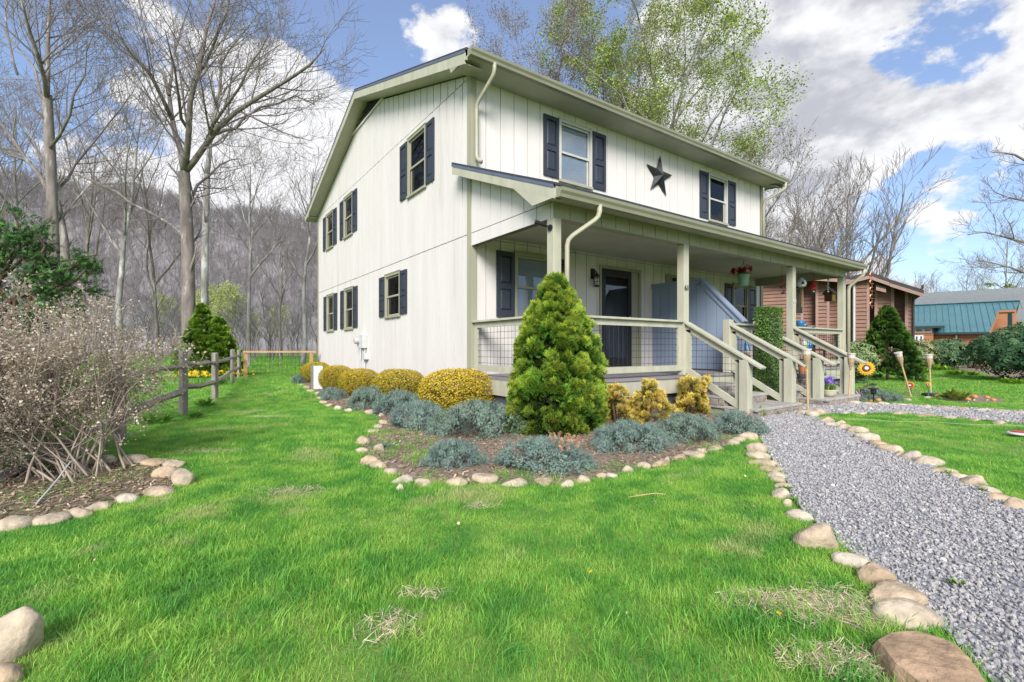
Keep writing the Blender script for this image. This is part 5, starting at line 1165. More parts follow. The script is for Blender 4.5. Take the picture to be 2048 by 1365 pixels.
# main forked sycamore
traced('large bare tree with a forked trunk and wide limbs behind the twin spruce', 'bare_tree', (379, 752), ((27, 21), [(378, 700), (377, 600), (376, 500), (372, 420), (368, 345)]),
    [(15, 3, [(368, 345), (350, 265, 1), (338, 185, 1.5), (345, 120, 2), (382, 0, 3)]), (15, 4, [(368, 348), (378, 260, -1), (394, 150, -1.5), (412, 60, -2), (432, -70, -2)]),
     (15, 3, [(370, 345), (410, 292, -.5), (470, 226, -1), (556, 172, -1.5), (620, 130, -2), (648, 98, -2)]), (9, 2, [(432, 268), (470, 258, .6), (520, 215, 1), (590, 192, 1.4), (630, 210, 2)]),
     (10, 2, [(345, 240), (300, 148, -1), (235, 70, -2), (140, -5, -2.5)]), (9, 2, [(338, 190), (305, 120, 1.5), (285, 40, 2), (270, -40, 2)]), (8, 3, [(375, 480), (300, 425, 1.5), (235, 385, 2), (160, 352, 2.5), (80, 312, 3), (40, 240, 3)]),
     (8, 2, [(378, 262), (360, 215, -2), (350, 140, -3), (330, 60, -4)]), (8, 2, [(394, 150), (425, 95, -2), (452, 30, -2.4), (470, -40, -2)]), (9, 2, [(372, 420), (395, 370, 1), (440, 330, 2), (480, 318, 3)]), (8, 2, [(410, 292), (450, 215, -2), (500, 130, -3), (540, 60, -3)])],
    None, 11, M['bark'], M['twig'], (2.9, 1.4, .65), (12, 8, 5))
traced('bare tree with a pale straight trunk to the right of the big forked tree', 'bare_tree', (408, 738), ((15, 12), [(409, 640), (410, 500), (414, 350)]), [(12, 2, [(414, 350), (420, 285), (428, 220, .5), (442, 130, .5), (452, 60, 1), (462, -20, 1)]), (6, 2, [(424, 250), (450, 180, 1), (500, 130, 2), (560, 90, 2)]), (6, 1.5, [(430, 210), (410, 130, 1), (395, 60, 2)]), (5, 1.5, [(442, 130), (475, 80, -1), (520, 20, -2)])],
    29, 12, M['bark_pale'], M['twig'], (3.2, 1.5, .7), (13, 8, 4))
traced('dark trunked bare tree standing behind the dried shrub', 'bare_tree', (110, 760), ((21, 16), [(110, 640), (107, 480), (102, 330), (94, 190)]), [(11, 3, [(94, 190), (95, 100), (100, 0), (102, -60)]), (11, 3, [(95, 200), (78, 120, -1), (55, 50, -1.5), (38, -20, -2)]), (8, 2, [(96, 240), (70, 140, 1.5), (30, 90, 2), (0, 60, 2)]), (7, 2, [(104, 390), (150, 330, 1), (215, 250, 2), (260, 190, 2)]), (7, 2, [(98, 300), (140, 230, -1), (170, 150, -1), (190, 60, -1)])],
    None, 13, M['bark'], M['twig'], (2.6, 1.3, .6), (12, 8, 5))
traced('leaning bare tree with limbs sweeping up to the left', 'bare_tree', (150, 745), ((17, 14), [(140, 640), (128, 480), (112, 400)]), [(11, 4, [(112, 400), (75, 345), (30, 285), (0, 245), (-60, 180)]), (8, 2, [(60, 325), (20, 300, 1), (-40, 290, 1)]), (6, 2, [(120, 440), (170, 380, 1), (225, 345, 2)]), (5, 2, [(35, 150, 0), (20, 90), (10, 20), (25, -30)])],
    24, 14, M['bark'], M['twig'], (2.6, 1.3, .6), (12, 8, 4))
# procedural bare trees shared by the rest of the wood
def bare(seed, H=13, r=.2, fork=.35, mt='bark', lens=(3.2, 1.5, .65), cnt=(7, 5, 4), nl=7, lean=.05, wide=.55, rmin=.008):
    t = Tree(seed); top = Vector((t.r.gauss(0, lean) * H, t.r.gauss(0, lean) * H, H * .9)); k = 8
    pts = [Vector((top.x * (i / k) ** 1.5 + t.r.gauss(0, .05), top.y * (i / k) ** 1.5 + t.r.gauss(0, .05), -.2 + (top.z + .2) * i / k)) for i in range(k + 1)]
    t.add(pts, r, r * .18, 8, t.tr); t.spawn(pts, r * .5, r * .1, lens, (int(cnt[0] * .8), cnt[1], cnt[2]), 0, fork, rmin=rmin)
    for i in range(nl):
        f = fork + (.9 - fork) * (i + .5) / nl; p = pts[int(f * k)].lerp(pts[min(k, int(f * k) + 1)], f * k % 1); a = i * 2.4 + t.r.random()
        d = Vector((math.cos(a) * wide, math.sin(a) * wide, t.r.uniform(.6, 1.1))); q = t.poly(p, d, H * t.r.uniform(.28, .48) * (1.15 - .5 * f), 6, .09, .07); t.add(q, r * (1 - f) * .75 + .015, .015, 5, t.tr); t.spawn(q, r * .35 * (1 - f) + .02, .012, lens, cnt, 0, .2, rmin=rmin)
    return t
BARE = [bare(201, 13, .15), bare(202, 14, .16, .4, 'bark_pale'), bare(203, 12, .12, .28), bare(204, 15, .15, .42, nl=8)]
BM = [t.meshes(M['bark_pale'] if i % 2 else M['bark'], M['twig']) for i, t in enumerate(BARE)]
k = 0
for (px, d, s, lb) in [(165, 27, 1.05, None), (232, 26, 1.15, None), (318, 32, 1.2, None), (498, 27, .85, None), (560, 42, 1.0, None), (605, 28, .95, None), (640, 40, 1.1, None), (30, 30, 1.2, None), (-60, 28, 1.15, None), (-120, 24, 1.1, None), (700, 42, 1.25, None), (760, 40, 1.1, None)]:
    p = N(px, HY, d); place_tree('bare_tree', ('slender leafless tree with a dark trunk in the wood below the hillside', 'tall leafless tree with a pale grey trunk in the wood below the hillside', 'short dark leafless tree branching low in the wood', 'tall pale leafless tree with high branches in the wood')[k % 4], BT_G, BM[k % 4], (p.x, p.y, 0), k * 1.7, s); k += 1
# trees behind the house coming into leaf
def leafy(label, px, d, H, seed, n, cols, size, sc=1, mt='bark', wide=.6, cnt=(8, 5, 4), spread=.16, fork=.25, nl=9, xs=1):
    t = bare(seed, H, .2, fork, mt, (3.0, 1.5, .7), cnt, nl, .03, wide, .009); me = t.meshes(M[mt], M['twig']); lv = leaves_for(t.tips, n, size, cols, seed, spread); p = N(px, HY, d)
    return place_tree('leafing_tree', label, 'trees behind the house coming into leaf', (*me, lv), (p.x, p.y, 0), seed, (xs, xs, sc))
leafy('tall tree in fresh green leaf rising behind the right end of the roof', 1350, 26, 21.0, 301, 52000, ((.30, .42, .08), (.38, .47, .11), (.24, .34, .06), (.40, .42, .13)), .095, 1.0, 'bark_pale', .72, xs=1.25, fork=.28, nl=14)
leafy('olive tinted budding tree behind the middle of the roof', 1225, 29, 22.5, 302, 34000, ((.30, .31, .06), (.36, .30, .09), (.30, .34, .09), (.36, .28, .16)), .085, 1.0, 'bark_pale', .6, xs=1.0, fork=.28, nl=13)
leafy('reddish brown budding tree behind the gutter corner', 1095, 30, 22.5, 303, 20000, ((.26, .19, .12), (.30, .24, .10), (.22, .16, .12)), .09, 1.0, 'bark', .55, xs=1.0, fork=.28, nl=14)
leafy('thin budding tree with pinkish twigs above the far gutter', 1510, 27, 12.0, 304, 3500, ((.30, .24, .12), (.28, .22, .16), (.24, .27, .08)), .09, .95, 'bark_pale', .6)
leafy('green budding tree low behind the roof slope', 1330, 33, 20.0, 305, 9000, ((.30, .33, .05), (.24, .32, .04)), .12, 1.0, 'bark_pale', .6)
# bare vase shaped trees beyond the porch
def vase(seed, H=9):
    t = Tree(seed); t.add([Vector((0, 0, -.2)), Vector((0, 0, 1.2)), Vector((.05, .05, 2.2))], .28, .22, 8, t.tr)
    for i in range(9):
        a = i * 2.4; d = Vector((math.cos(a) * .62, math.sin(a) * .62, t.r.uniform(.7, 1.3))); q = t.poly(Vector((.05, .05, 1.6 + .09 * i)), d, H * t.r.uniform(.65, .85), 7, .06, .03); t.add(q, .11, .02, 5, t.tr); t.spawn(q, .09, .02, (2.6, 1.3, .6), (9, 6, 4), 0, .2, (.3, .65), rmin=.009)
    return t.meshes(M['bark_pale'], M['twig'])
VS = [vase(401), vase(402)]
for i, (px, d, s, lb) in enumerate([(1612, 34, 1.38, 'bare vase shaped tree just right of the upper roof'), (1722, 36, 1.38, 'bare spreading tree above the brown house roof'), (1560, 40, 1.5, 'bare tree behind the far downspout'), (1800, 60, 1.0, 'distant bare tree between the brown house and the cabin')]):
    p = N(px, HY, d); place_tree('vase_tree', lb, 'bare trees beyond the porch', VS[i % 2], (p.x, p.y, 0), i * 1.3, s)
p = N(2150, HY, 17); traced('bare budding tree reaching in from the right over the cabin', 'bare_tree', (2175, 740), ((22, 16), [(2172, 600), (2165, 480), (2160, 400)]), [(10, 2, [(2160, 400), (2090, 340), (2030, 310), (1990, 305)]), (9, 2, [(2168, 520), (2100, 500), (2030, 480), (1970, 465), (1935, 470)]), (8, 2, [(2160, 420), (2100, 400), (2040, 400), (1990, 385)]), (8, 2, [(2168, 560), (2090, 555), (2020, 535), (1950, 520)]), (9, 2, [(2160, 400), (2150, 300), (2120, 220)])], 17, 15, M['bark'], M['twig'], (1.5, .7, .3), (9, 6, 4), rmin=.006)
for i, (px, d, s) in enumerate([(1870, 75, 1.0), (1925, 70, 1.05), (1965, 66, 1.1), (2010, 62, 1.2), (2060, 64, 1.2), (1840, 85, .9), (1760, 66, .9), (2120, 60, 1.1), (1900, 90, 1.0), (1990, 84, 1.1), (2040, 90, 1.2)]):
    p = N(px, HY, d); place_tree('bare_tree', 'distant leafless tree in the row behind the cabin roof', 'tree row behind the cabin', BM[i % 4], (p.x, p.y, 0), i * 1.1, s * .92)
rhodo('large green budding bush rising behind the cabin roof', 1990, 716, 110, 150, 88, (.10, .14, .05), (.26, .30, .10), 700, 'budding_tree', .5, cat='tree')
# far wood on the hillside: thousands of stems that read as one mass
def hill_tree(seed):
    t = Tree(seed); H = 11; pts = [Vector((t.r.gauss(0, .15) * i, t.r.gauss(0, .15) * i, H * i / 5)) for i in range(6)]; t.add(pts, .16, .03, 4, t.br)
    for i in range(9):
        f = .3 + .65 * i / 9; p = pts[int(f * 5)].lerp(pts[min(5, int(f * 5) + 1)], f * 5 % 1); a = i * 2.4; q = t.poly(p, Vector((math.cos(a) * .6, math.sin(a) * .6, .9)), H * .36 * (1.2 - .6 * f), 4, .12, .05); t.add(q, .06, .02, 3); t.spawn(q, .04, .02, (1.5, .8), (6, 4), 0, .2, rmin=.016)
    return hidden_obj('hill_tree', t.br.mesh('hill_tree', M['hilltwig'], True, False))
M['hilltwig'] = rndmat('distant_bare_twigs', ((.27, .25, .25), (.32, .295, .29), (.38, .355, .345), (.22, .205, .205)), .95, 0, 10, .5)
HT = [hill_tree(501 + i) for i in range(4)]
rg = np.random.default_rng(77); P, Sc = [], []
for i in range(6800):
    px = rg.uniform(-700, 1150) if i < 6200 else rg.uniform(1150, 3300); r_ = 100 + 178 * rg.random() ** .75
    p = N(px, HY, r_); P.append((p.x, p.y, max(hill_z(px, min(r_, 268)), 0) - .3)); Sc.append(rg.uniform(.45, .95))
P = np.array(P); Sc = np.array(Sc); n = len(P)
gn_scatter('hillside_wood', P, np.stack([rg.normal(0, .04, n), rg.normal(0, .04, n), rg.uniform(0, 6.28, n)], 1), np.stack([Sc, Sc, Sc], 1), rg.integers(0, 4, n), HT, 'leafless wood covering the far hillside')
# saplings and brush along the back of the yard
rg = np.random.default_rng(78); P, Sc = [], []
for i in range(420):
    px = rg.uniform(-500, 760); r_ = rg.uniform(36, 80); p = N(px, HY, r_); P.append((p.x, p.y, -.05)); Sc.append(rg.uniform(.18, .6))
P = np.array(P); Sc = np.array(Sc); n = len(P); gn_scatter('brush', P, np.stack([rg.normal(0, .1, n), rg.normal(0, .1, n), rg.uniform(0, 6.28, n)], 1), np.stack([Sc, Sc, Sc], 1), rg.integers(0, 4, n), HT, 'thin leafless brush and saplings along the wood edge')
# a few pale green budding trees low on the hill
t = bare(310, 9, .12, .25, 'bark_pale', (2.2, 1.1, .5), (6, 4, 3), 7, .03, .6, .012); lv = leaves_for(t.tips, 5000, .2, ((.40, .46, .14), (.46, .50, .20), (.34, .40, .12)), 310, .25); bme = t.meshes(M['bark_pale'], M['twig'])
for i, (px, d, s) in enumerate([(425, 72, 1.0), (465, 78, 1.1), (440, 66, .7), (395, 80, 1.0), (330, 76, .9), (560, 84, .8), (505, 70, .6)]):
    p = N(px, HY, d); place_tree('budding_tree', 'pale yellow green budding tree at the foot of the hillside', 'budding trees at the foot of the hill', (*bme, lv), (p.x, p.y, 0), i * 1.9, s)

# ------------------------------------------------------------------ dried shrub at the left, with its seed heads
t = Tree(601); b = G(165, 952); rr = t.r
for i in range(36):
    a = rr.uniform(0, 6.283); lean = rr.uniform(.25, 1.15); o = Vector((rr.gauss(0, .16), rr.gauss(0, .13), 0)); d = Vector((math.cos(a) * lean * .62, math.sin(a) * lean * .7, 1.1)) - RGT * .38
    if rr.random() < .35: d += Vector(-RGT) * .8
    q = t.poly(o, d, rr.uniform(.95, 1.6), 7, .13, .02); t.add(q, rr.uniform(.006, .0125), .003, 5, t.tr); t.spawn(q, .008, .004, (.5, .24, .12), (9, 5, 3), 0, .2, (.5, 1.1), .06, .0026)
M['dry_twig'] = mat('dry_tan_twigs', (.40, .335, .27), (.29, .235, .185), 12, .95)
n = 19000; rg = np.random.default_rng(6); T_ = t.tips; ii = rg.integers(0, len(T_), n); P = np.array([tuple(T_[i][0]) for i in ii]) + rg.normal(0, .025, (n, 3)); P[:, 2] = np.maximum(P[:, 2], .02); S = rg.uniform(.012, .028, n)
cc = np.array([(.53, .44, .345), (.43, .34, .25), (.61, .54, .45), (.35, .26, .18)])[rg.integers(0, 4, n)] * rg.lognormal(0, .15, (n, 1))
sc = scatter([(0, 0, 0), (.4, .4, .25), (0, 1, -.1), (-.4, .45, .3)], LEAF_T, P, frames(rg.normal(0, 1, (n, 3)), rg), np.stack([S, S, S], 1), cc)
r = empty('dried_shrub', (b.x, b.y, 0), 'leafless tan shrub full of dry seed heads inside a ring of stones', 'shrub')
link('stems', t.tr.mesh('stems', M['dry_twig'], True, False), r, False); link('twigs', t.br.mesh('twigs', M['dry_twig'], True, False), r, False); link('seed_heads', np_mesh('seed_heads', sc[0], sc[1], M['straw'], sc[2]), r, False)
print('dry tips', len(T_))
# a second dry shrub outside the frame's edge, its branches reaching in
c2 = copy_tree(r); q = G(-60, 930); c2.location = (q.x, q.y, 0); c2.rotation_euler.z = 2.2; c2.scale = (1, 1, .95); c2['label'] = 'leafless tan shrub at the left edge in front of the yew'
# dark yew behind it
t = Tree(611); b = N(-40, HY, 5.4); b = Vector((b.x, b.y, 0)); parts = []; rg = np.random.default_rng(12)
W = lambda x, y, dz=0: N(x, y + 22, 5.4 + dz) - b
dead = []
for lp in [[(-40, 640), (10, 600), (70, 520, .1), (130, 500, .2), (195, 488, .3)], [(-40, 620), (0, 540), (40, 470), (35, 425)], [(-30, 640), (40, 560), (110, 555, .3), (190, 560, .4)], [(-40, 600), (-10, 500), (0, 440), (10, 420)], [(0, 600), (60, 540), (90, 470), (70, 440)], [(-20, 560), (20, 450), (70, 450), (85, 440)], [(20, 610), (90, 570), (150, 540), (170, 520)], [(0, 640), (60, 600), (110, 590), (150, 600)], [(-40, 560), (20, 520), (60, 480), (95, 500)], [(-60, 600), (-30, 480), (-20, 420)], [(-40, 700), (30, 650), (90, 600)], [(60, 545), (110, 520), (140, 515), (160, 505)], [(30, 580), (70, 555), (120, 545)], [(-10, 520), (30, 480), (50, 500), (80, 520)]]:
    p = [W(*q) for q in lp]; t.add([W(lp[0][0], 720)] + p, .03, .008, 5, t.tr); t.spawn(p, .012, .006, (.20, .11), (7, 4), 0, .15, (.4, .9), .0, .003)
T_ = t.tips; n = 2400; ii = rg.integers(0, len(T_), n); P = np.array([tuple(T_[i][0]) for i in ii]) + rg.normal(0, .035, (n, 3)); D_ = np.array([tuple(T_[i][1]) for i in ii])
isdead = (P[:, 0] * RGT.x + P[:, 1] * RGT.y < .32) & (rg.random(n) < .28); cc = jit(rg, (.05, .12, .03), n, .35, .1); cc[rg.random(n) < .2] *= 2.2; cc[isdead] = jit(rg, (.40, .24, .12), int(isdead.sum()), .2)
sc = scatter(SPRIG[0], SPRIG[1], P, frames(D_, rg, .3), np.full((n, 3), .085), cc, SPRIG[2])
r = empty('yew_shrub', b, 'dark green yew with arching branches and brown dead sprays behind the dried shrub', 'shrub'); link('stems', t.tr.mesh('stems', M['brown_twig'], True, False), r, False); link('twigs', t.br.mesh('twigs', M['brown_twig'], True, False), r, False); link('needles', np_mesh('needles', sc[0], sc[1], M['needle'], sc[2]), r, False)
# ------------------------------------------------------------------ stone steps
M['slabgrey'] = mat('stone_tread', (.40, .375, .34), (.30, .28, .26), 5, .9, .6, 40)
M['mortar'] = mat('mortar', (.33, .31, .29), (.25, .235, .22), 8, .95, .5)
M['stepstone'] = rndmat('step_stones', ((.36, .29, .22), (.30, .28, .27), (.44, .36, .27), (.25, .23, .22)), .9, .6, 30, 9)
def onY(px, py, Y): d = pix_dir(px, py); t = (Y - CAM.y) / d.y; return CAM + d * t
def steps(x0, x1, label, narrow):
    r = empty('stone_steps', ((x0 + x1) / 2, -2.8, 0), label, 'steps')
    for i, (ya, yb, z) in enumerate(((-3.42, -2.24, .15), (-2.98, -2.24, .30), (-2.60, -2.24, .45))):
        xa, xb = x0, x1 - narrow * (i > 0) * (.25 if i == 1 else .35); zb = -.05 if i == 0 else z - .16
        mb = MB(); mb.box(xa + .02, xb - .02, ya + .02, yb, zb, z - .05); mb.build('mortar_core', M['mortar'], r)
        mb = MB(); mb.box(xa - .015, xb + .015, ya - .02, yb, z - .048, z); mb.build('tread_slab', M['slabgrey'], r, bevel=.012)
        zc = z - .10; u = xa + .06
        while u < xb - .05:
            w = random.uniform(.07, .16)
            o = link('stone', random.choice(STEPR), r, False); o.location = Vector((u + w / 2, ya + .015, zc)) - r.location; o.scale = (w * .52, .035, .052); u += w + .01; o.rotation_euler.y = random.uniform(-.2, .2)
        for xs in (xa + .015, xb - .015):
            v = ya + .06
            while v < min(yb, ya + .5) - .04:
                w = random.uniform(.08, .16); o = link('stone', random.choice(STEPR), r, False); o.location = Vector((xs, v + w / 2, zc)) - r.location; o.scale = (.035, w * .52, .052); v += w + .01
    return r
def block_stone(seed):
    rg = random.Random(seed); bm = bmesh.new(); bmesh.ops.create_cube(bm, size=2)
    for v in bm.verts: v.co += Vector((rg.uniform(-.18, .12), rg.uniform(-.15, .1), rg.uniform(-.16, .1))) * 1.0 * (1 if rg.random() < .8 else 2)
    bmesh.ops.bevel(bm, geom=bm.edges[:], offset=.16, segments=1, affect='EDGES'); me = bpy.data.meshes.new('stone'); bm.to_mesh(me); bm.free(); me.materials.append(M['stepstone']); return me
STEPR = [block_stone(70 + i) for i in range(6)]
steps(2.95, 4.42, 'stone faced steps with pale treads rising to the nearer front door', 1); steps(5.36, 6.85, "stone faced steps with pale treads leading to the neighbour's door", 0)

# ------------------------------------------------------------------ fences
fence = empty('split_rail_fence', tuple(G(367, 827)), 'weathered grey split rail fence running back past the dried shrub', 'fence')
FP = [(G(-150, 1010), .85), (G(240, 885), .98), (G(367, 829), 1.02), (G(430, 801), .96), (G(465, 768), 1.02), (G(478, 757), .98)]
for p, h in FP:
    mb = MB(); a = random.uniform(-.3, .3); c, s = math.cos(a) * .065, math.sin(a) * .065
    q = [(p.x + c, p.y + s), (p.x - s, p.y + c), (p.x - c, p.y - s), (p.x + s, p.y - c)]; tz = [h + random.uniform(-.02, .02) for _ in q]
    mb.add([(x, y, -.1) for x, y in q] + [(x * 1 + random.gauss(0, .004), y + random.gauss(0, .004), z) for (x, y), z in zip(q, tz)], [(3, 2, 1, 0), (4, 5, 6, 7)] + [(k, (k + 1) % 4, 4 + (k + 1) % 4, 4 + k) for k in range(4)]); mb.build('fence_post', M['wood_old'], fence, bevel=.01)
RZ = [((.30, .72), (-.10, .30)), ((.76, .78), (.30, .40)), ((.78, .78), (.42, .36)), ((.76, .80), (.36, .40)), ((.80, .78), (.40, .36))]
for (a, b), zz in zip(zip(FP, FP[1:]), RZ):
    a, b = a[0], b[0]; d = (b - a).normalized()
    for z0, z1 in zz:
        mb = MB(); A, B = a - d * .12 + Vector((0, 0, z0)), b + d * .12 + Vector((0, 0, z1)); k = 6; pts = [A.lerp(B, i / k) + Vector((random.gauss(0, .012), random.gauss(0, .012), random.gauss(0, .012))) for i in range(k + 1)]
        mb.tube(pts, [.032] + [.062 + random.gauss(0, .006) for _ in range(k - 1)] + [.032], 5, flat=.75); mb.build('fence_rail', M['wood_old'], fence)
bf = empty('wire_fence', tuple(G(560, 757)), 'tan lumber fence with wire mesh across the back of the yard', 'fence')
A, B = G(488, 757), G(634, 757); hh = .93
for f in (0.02, .92):
    p = A.lerp(B, f); mb = MB(); mb.box(p.x - .055, p.x + .055, p.y - .055, p.y + .055, -.1, hh - .04); mb.build('fence_post', M['wood_new'], bf)
mb = MB(); mb.bar(A + Vector((0, 0, hh)), B + Vector((0, 0, hh)), .14, .06); mb.build('top_rail', M['wood_new'], bf)
mb = MB(); wires(mb, (A.x, A.y), (B.x, B.y), lambda t: .12, lambda t: hh - .03, .15, .003); mb.build('wire_mesh', M['iron'], bf, fix=False)

# ------------------------------------------------------------------ neighbour's brown lap-sided house
M['brown'] = mat('brown_lap_siding', (.285, .158, .118), (.23, .127, .095), 2, .8, .3, 30, (1, 1, 3))
M['browntrim'] = mat('mauve_brown_trim', (.37, .24, .20), (.32, .205, .17), 3, .7)
M['rust'] = mat('dark_roof', (.05, .045, .045), (.075, .065, .06), 10, .9)
nd = 24.0; nyaw = yaw_of(1690); ux = Vector((math.cos(nyaw), math.sin(nyaw), 0)); uy = Vector((-math.sin(nyaw), math.cos(nyaw), 0)); nc = N(1690, HY, nd); nc.z = 0
nb = empty('lap_sided_house', tuple(nc), 'two-storey brown lap-sided house with narrow bump-outs beyond the porch', 'house')
def nu(px, off=0.0):      # position along that facade where a photo column meets it
    d = pix_dir(px, HY); p0 = nc + uy * off; t = (p0 - CAM).dot(uy) / d.dot(uy); return (CAM + d * t - p0).dot(ux), t
def lap(name, px0, px1, off, ytop0, ytop1, z0=0.0, m='brown', trim=True, sides=True):
    (a, t0), (b, t1) = nu(px0, off), nu(px1, off); za = EYE + (HY - ytop0) / F * t0; zb = EYE + (HY - ytop1) / F * t1; mb = MB(); W = lambda u, w, z: nc + ux * u + uy * (off + w) + Vector((0, 0, z)); e = .19; z = z0; zt = max(za, zb)
    while z < zt:
        zz = min(z + e, zt); la, lb = min(z, za), min(z, zb); ha, hb = min(zz, za), min(zz, zb)
        mb.add([W(a, -.055, la), W(b, -.055, lb), W(b, 0, hb), W(a, 0, ha), W(a, .0, la), W(b, .0, lb)], [(0, 1, 2, 3), (4, 5, 1, 0)]); z += e
    if sides:
        for u, zt_ in ((a, za), (b, zb)): mb.add([W(u, 0, z0), W(u, 1.6, z0), W(u, 1.6, zt_), W(u, 0, zt_)], [(0, 1, 2, 3)])
    o = mb.build(name, M[m], nb, fix=False); tag(o, kind='stuff') if False else None
    if trim:
        for u, zt_ in ((a, za), (b, zb)):
            mb = MB(); mb.hexa([W(u + du, dw, zz) for du in (-.06, .06) for dw in (-.05, .03) for zz in (z0, zt_)]); mb.build('corner_trim', M['browntrim'], nb)
for a in [(1500, 1604, 0, 545, 548), (1604, 1634, .5, 548, 548), (1634, 1656, .0, 548, 552), (1656, 1700, .6, 552, 556), (1709, 1736, -.4, 556, 548), (1736, 1752, .9, 556, 560), (1752, 1785, .1, 560, 568), (1785, 1813, .7, 570, 576), (1813, 1826, .3, 576, 580), (1700, 1709, .5, 552, 552)]:
    lap('wall_section', *a)
def nroof(pts, thick=.18, fwd=-.75, back=3):
    (p0, y0), (p1, y1) = pts; (a, t0), (b, t1) = nu(p0, fwd), nu(p1, fwd); za, zb = EYE + (HY - y0) / F * t0, EYE + (HY - y1) / F * t1; W = lambda u, w, z: nc + ux * u + uy * w + Vector((0, 0, z)); mb = MB()
    mb.hexa([W(u, w, z + dz) for (u, z) in ((a, za), (b, zb)) for w in (fwd, back) for dz in (-thick, 0)]); ro = mb.build('roof', M['rust'], nb)
    mb = MB(); mb.hexa([W(u, w, z + dz) for (u, z) in ((a, za), (b, zb)) for w in (fwd - .03, fwd - .002) for dz in (-thick - .16, -thick - .002)]); mb.build('fascia', M['browntrim'], ro)
nroof(((1480, 540), (1700, 552))); nroof(((1692, 556), (1738, 544))); nroof(((1738.5, 544), (1779, 558))); nroof(((1779.5, 559), (1848, 580))); nroof(((1752, 569), (1772, 574)), .12, -.6, .05)
mb = MB(); (a, t0) = nu(1708, -.45); W = nc + ux * a + uy * (-.45); mb.tube([W + Vector((0, 0, z)) for z in (.1, 2, 4.4)], .05, 8); mb.build('downspout', M['grey_box'], nb)
mb = MB(); (a, t0) = nu(1845, -.7); (b, t1) = nu(1827, .2); P0 = nc + ux * a - uy * .7; P1 = nc + ux * b + uy * .2; mb.tube([P0 + Vector((0, 0, 3.95)), P0 + Vector((0, 0, 3.8)), P1 + Vector((0, 0, 3.5)), P1 + Vector((0, 0, .1))], .045, 8); mb.build('downspout', M['rust'], nb)
# tall window slot in the wall behind the porch
(a, t0) = nu(1599, -.03); W = lambda u, w, z: nc + ux * u + uy * w + Vector((0, 0, z)); mb = MB(); mb.hexa([W(a + du, w, z) for du in (-.14, .14) for w in (-.06, -.03) for z in (2.9, 4.2)]); mb.build('window', M['dark'], nb)

# ------------------------------------------------------------------ orange cabin with a teal metal roof
M['orange'] = mat('orange_wood_siding', (.40, .18, .085), (.33, .145, .065), 2, .6, .2, 30, (1, 1, 4))
M['teal'] = mat('teal_metal_roof', (.075, .185, .21), (.06, .155, .18), 1.2, .4, 0, spec=.5)
M['tealdark'] = mat('dark_teal_trim', (.015, .05, .055), None, 3, .5)
M['whitep'] = mat('white_paint', (.78, .78, .77), (.72, .72, .71), 3, .5)
M['greyroof'] = mat('grey_shingle_roof', (.14, .155, .16), (.19, .205, .205), 6, .9)
cd = 29.0; cyaw = yaw_of(1930) + R(3); cx_ = Vector((math.cos(cyaw), math.sin(cyaw), 0)); cy_ = Vector((-math.sin(cyaw), math.cos(cyaw), 0)); cc0 = N(1930, HY, cd); cc0.z = 0
cb = empty('orange_cabin', tuple(cc0), 'low orange wooden cabin with a teal standing seam metal roof', 'cabin')
def cu(px, off=0.0):
    d = pix_dir(px, HY); p0 = cc0 + cy_ * off; t = (p0 - CAM).dot(cy_) / d.dot(cy_); return (CAM + d * t - p0).dot(cx_), t
CW = lambda u, w, z: cc0 + cx_ * u + cy_ * w + Vector((0, 0, z))
ua, ub, uc = cu(1700)[0], cu(1985)[0], cu(2046)[0]
z = 0.0
while z < 2.0:
    mb = MB(); mb.hexa([CW(u, w, zz) for u in (ua, ub) for w in (0, .5) for zz in (z + .006, min(z + .225, 2.05))]); mb.build('siding_plank', M['orange'], cb); z += .23
EZ, RZ_, RW = 2.02, 4.02, 3.4             # eave height, ridge height, ridge set-back
rp = lambda u, f: CW(u, -.45 + (RW + .45) * f, EZ + (RZ_ - EZ) * f)
ue0, ue1, ur1 = cu(1700)[0], cu(1979, -.45)[0], cu(2040, RW)[0]
ucut = cu(1999, 1.9)[0]
roof_pts = [(ue0, 0), (ue1, 0), (ucut, .72), (ur1 - .3, .72), (ur1, 1), (ue0, 1)]
mb = MB(); mb.prism([rp(u, f) for u, f in roof_pts], (0, 0, -.06)); rfc = mb.build('metal_roof', M['teal'], cb)
mb = MB(); mb.prism([CW(ue0, RW, RZ_), CW(ur1, RW, RZ_), CW(ur1, RW + 4.2, EZ - .1), CW(ue0, RW + 4.2, EZ - .1)], (0, 0, -.06)); mb.build('rear_roof', M['teal'], cb)
u = ue0
while u < ur1:
    f0 = 0 if u < ue1 else (.72 * (u - ue1) / (ucut - ue1) if u < ucut else .72)
    if f0 < .98:
        A_, B_ = rp(u, f0), rp(u, 1.0); mb = MB(); mb.bar(A_ + Vector((0, 0, .018)), B_ + Vector((0, 0, .018)), .03, .035); mb.build('roof_seam', M['teal'], rfc)
    u += .30
mb = MB(); mb.bar(rp(ue0, 1) + Vector((0, 0, .03)), rp(ur1, 1) + Vector((0, 0, .03)), .3, .04); mb.build('ridge_cap', M['teal'], rfc)
mb = MB(); mb.bar(rp(ue0, 0) + Vector((0, 0, -.07)) - cy_ * .06, rp(ue1, 0) + Vector((0, 0, -.07)) - cy_ * .06, .12, .12); mb.build('gutter', M['tealdark'], cb)
mb = MB(); mb.bar(rp(ue1, 0.0) + Vector((0, 0, -.15)), rp(ucut, .72) + Vector((0, 0, -.15)), .04, .2); mb.bar(rp(ucut, .72) + Vector((0, 0, -.12)), rp(ur1 - .3, .72) + Vector((0, 0, -.12)), .06, .12); mb.build('rake_board', M['orange'], cb)
mb = MB(); mb.hexa([CW(u, w, zz) for u in (ub, uc) for w in (2.4, 2.6) for zz in (0, 3.5)]); mb.build('porch_wall', M['orange'], cb)
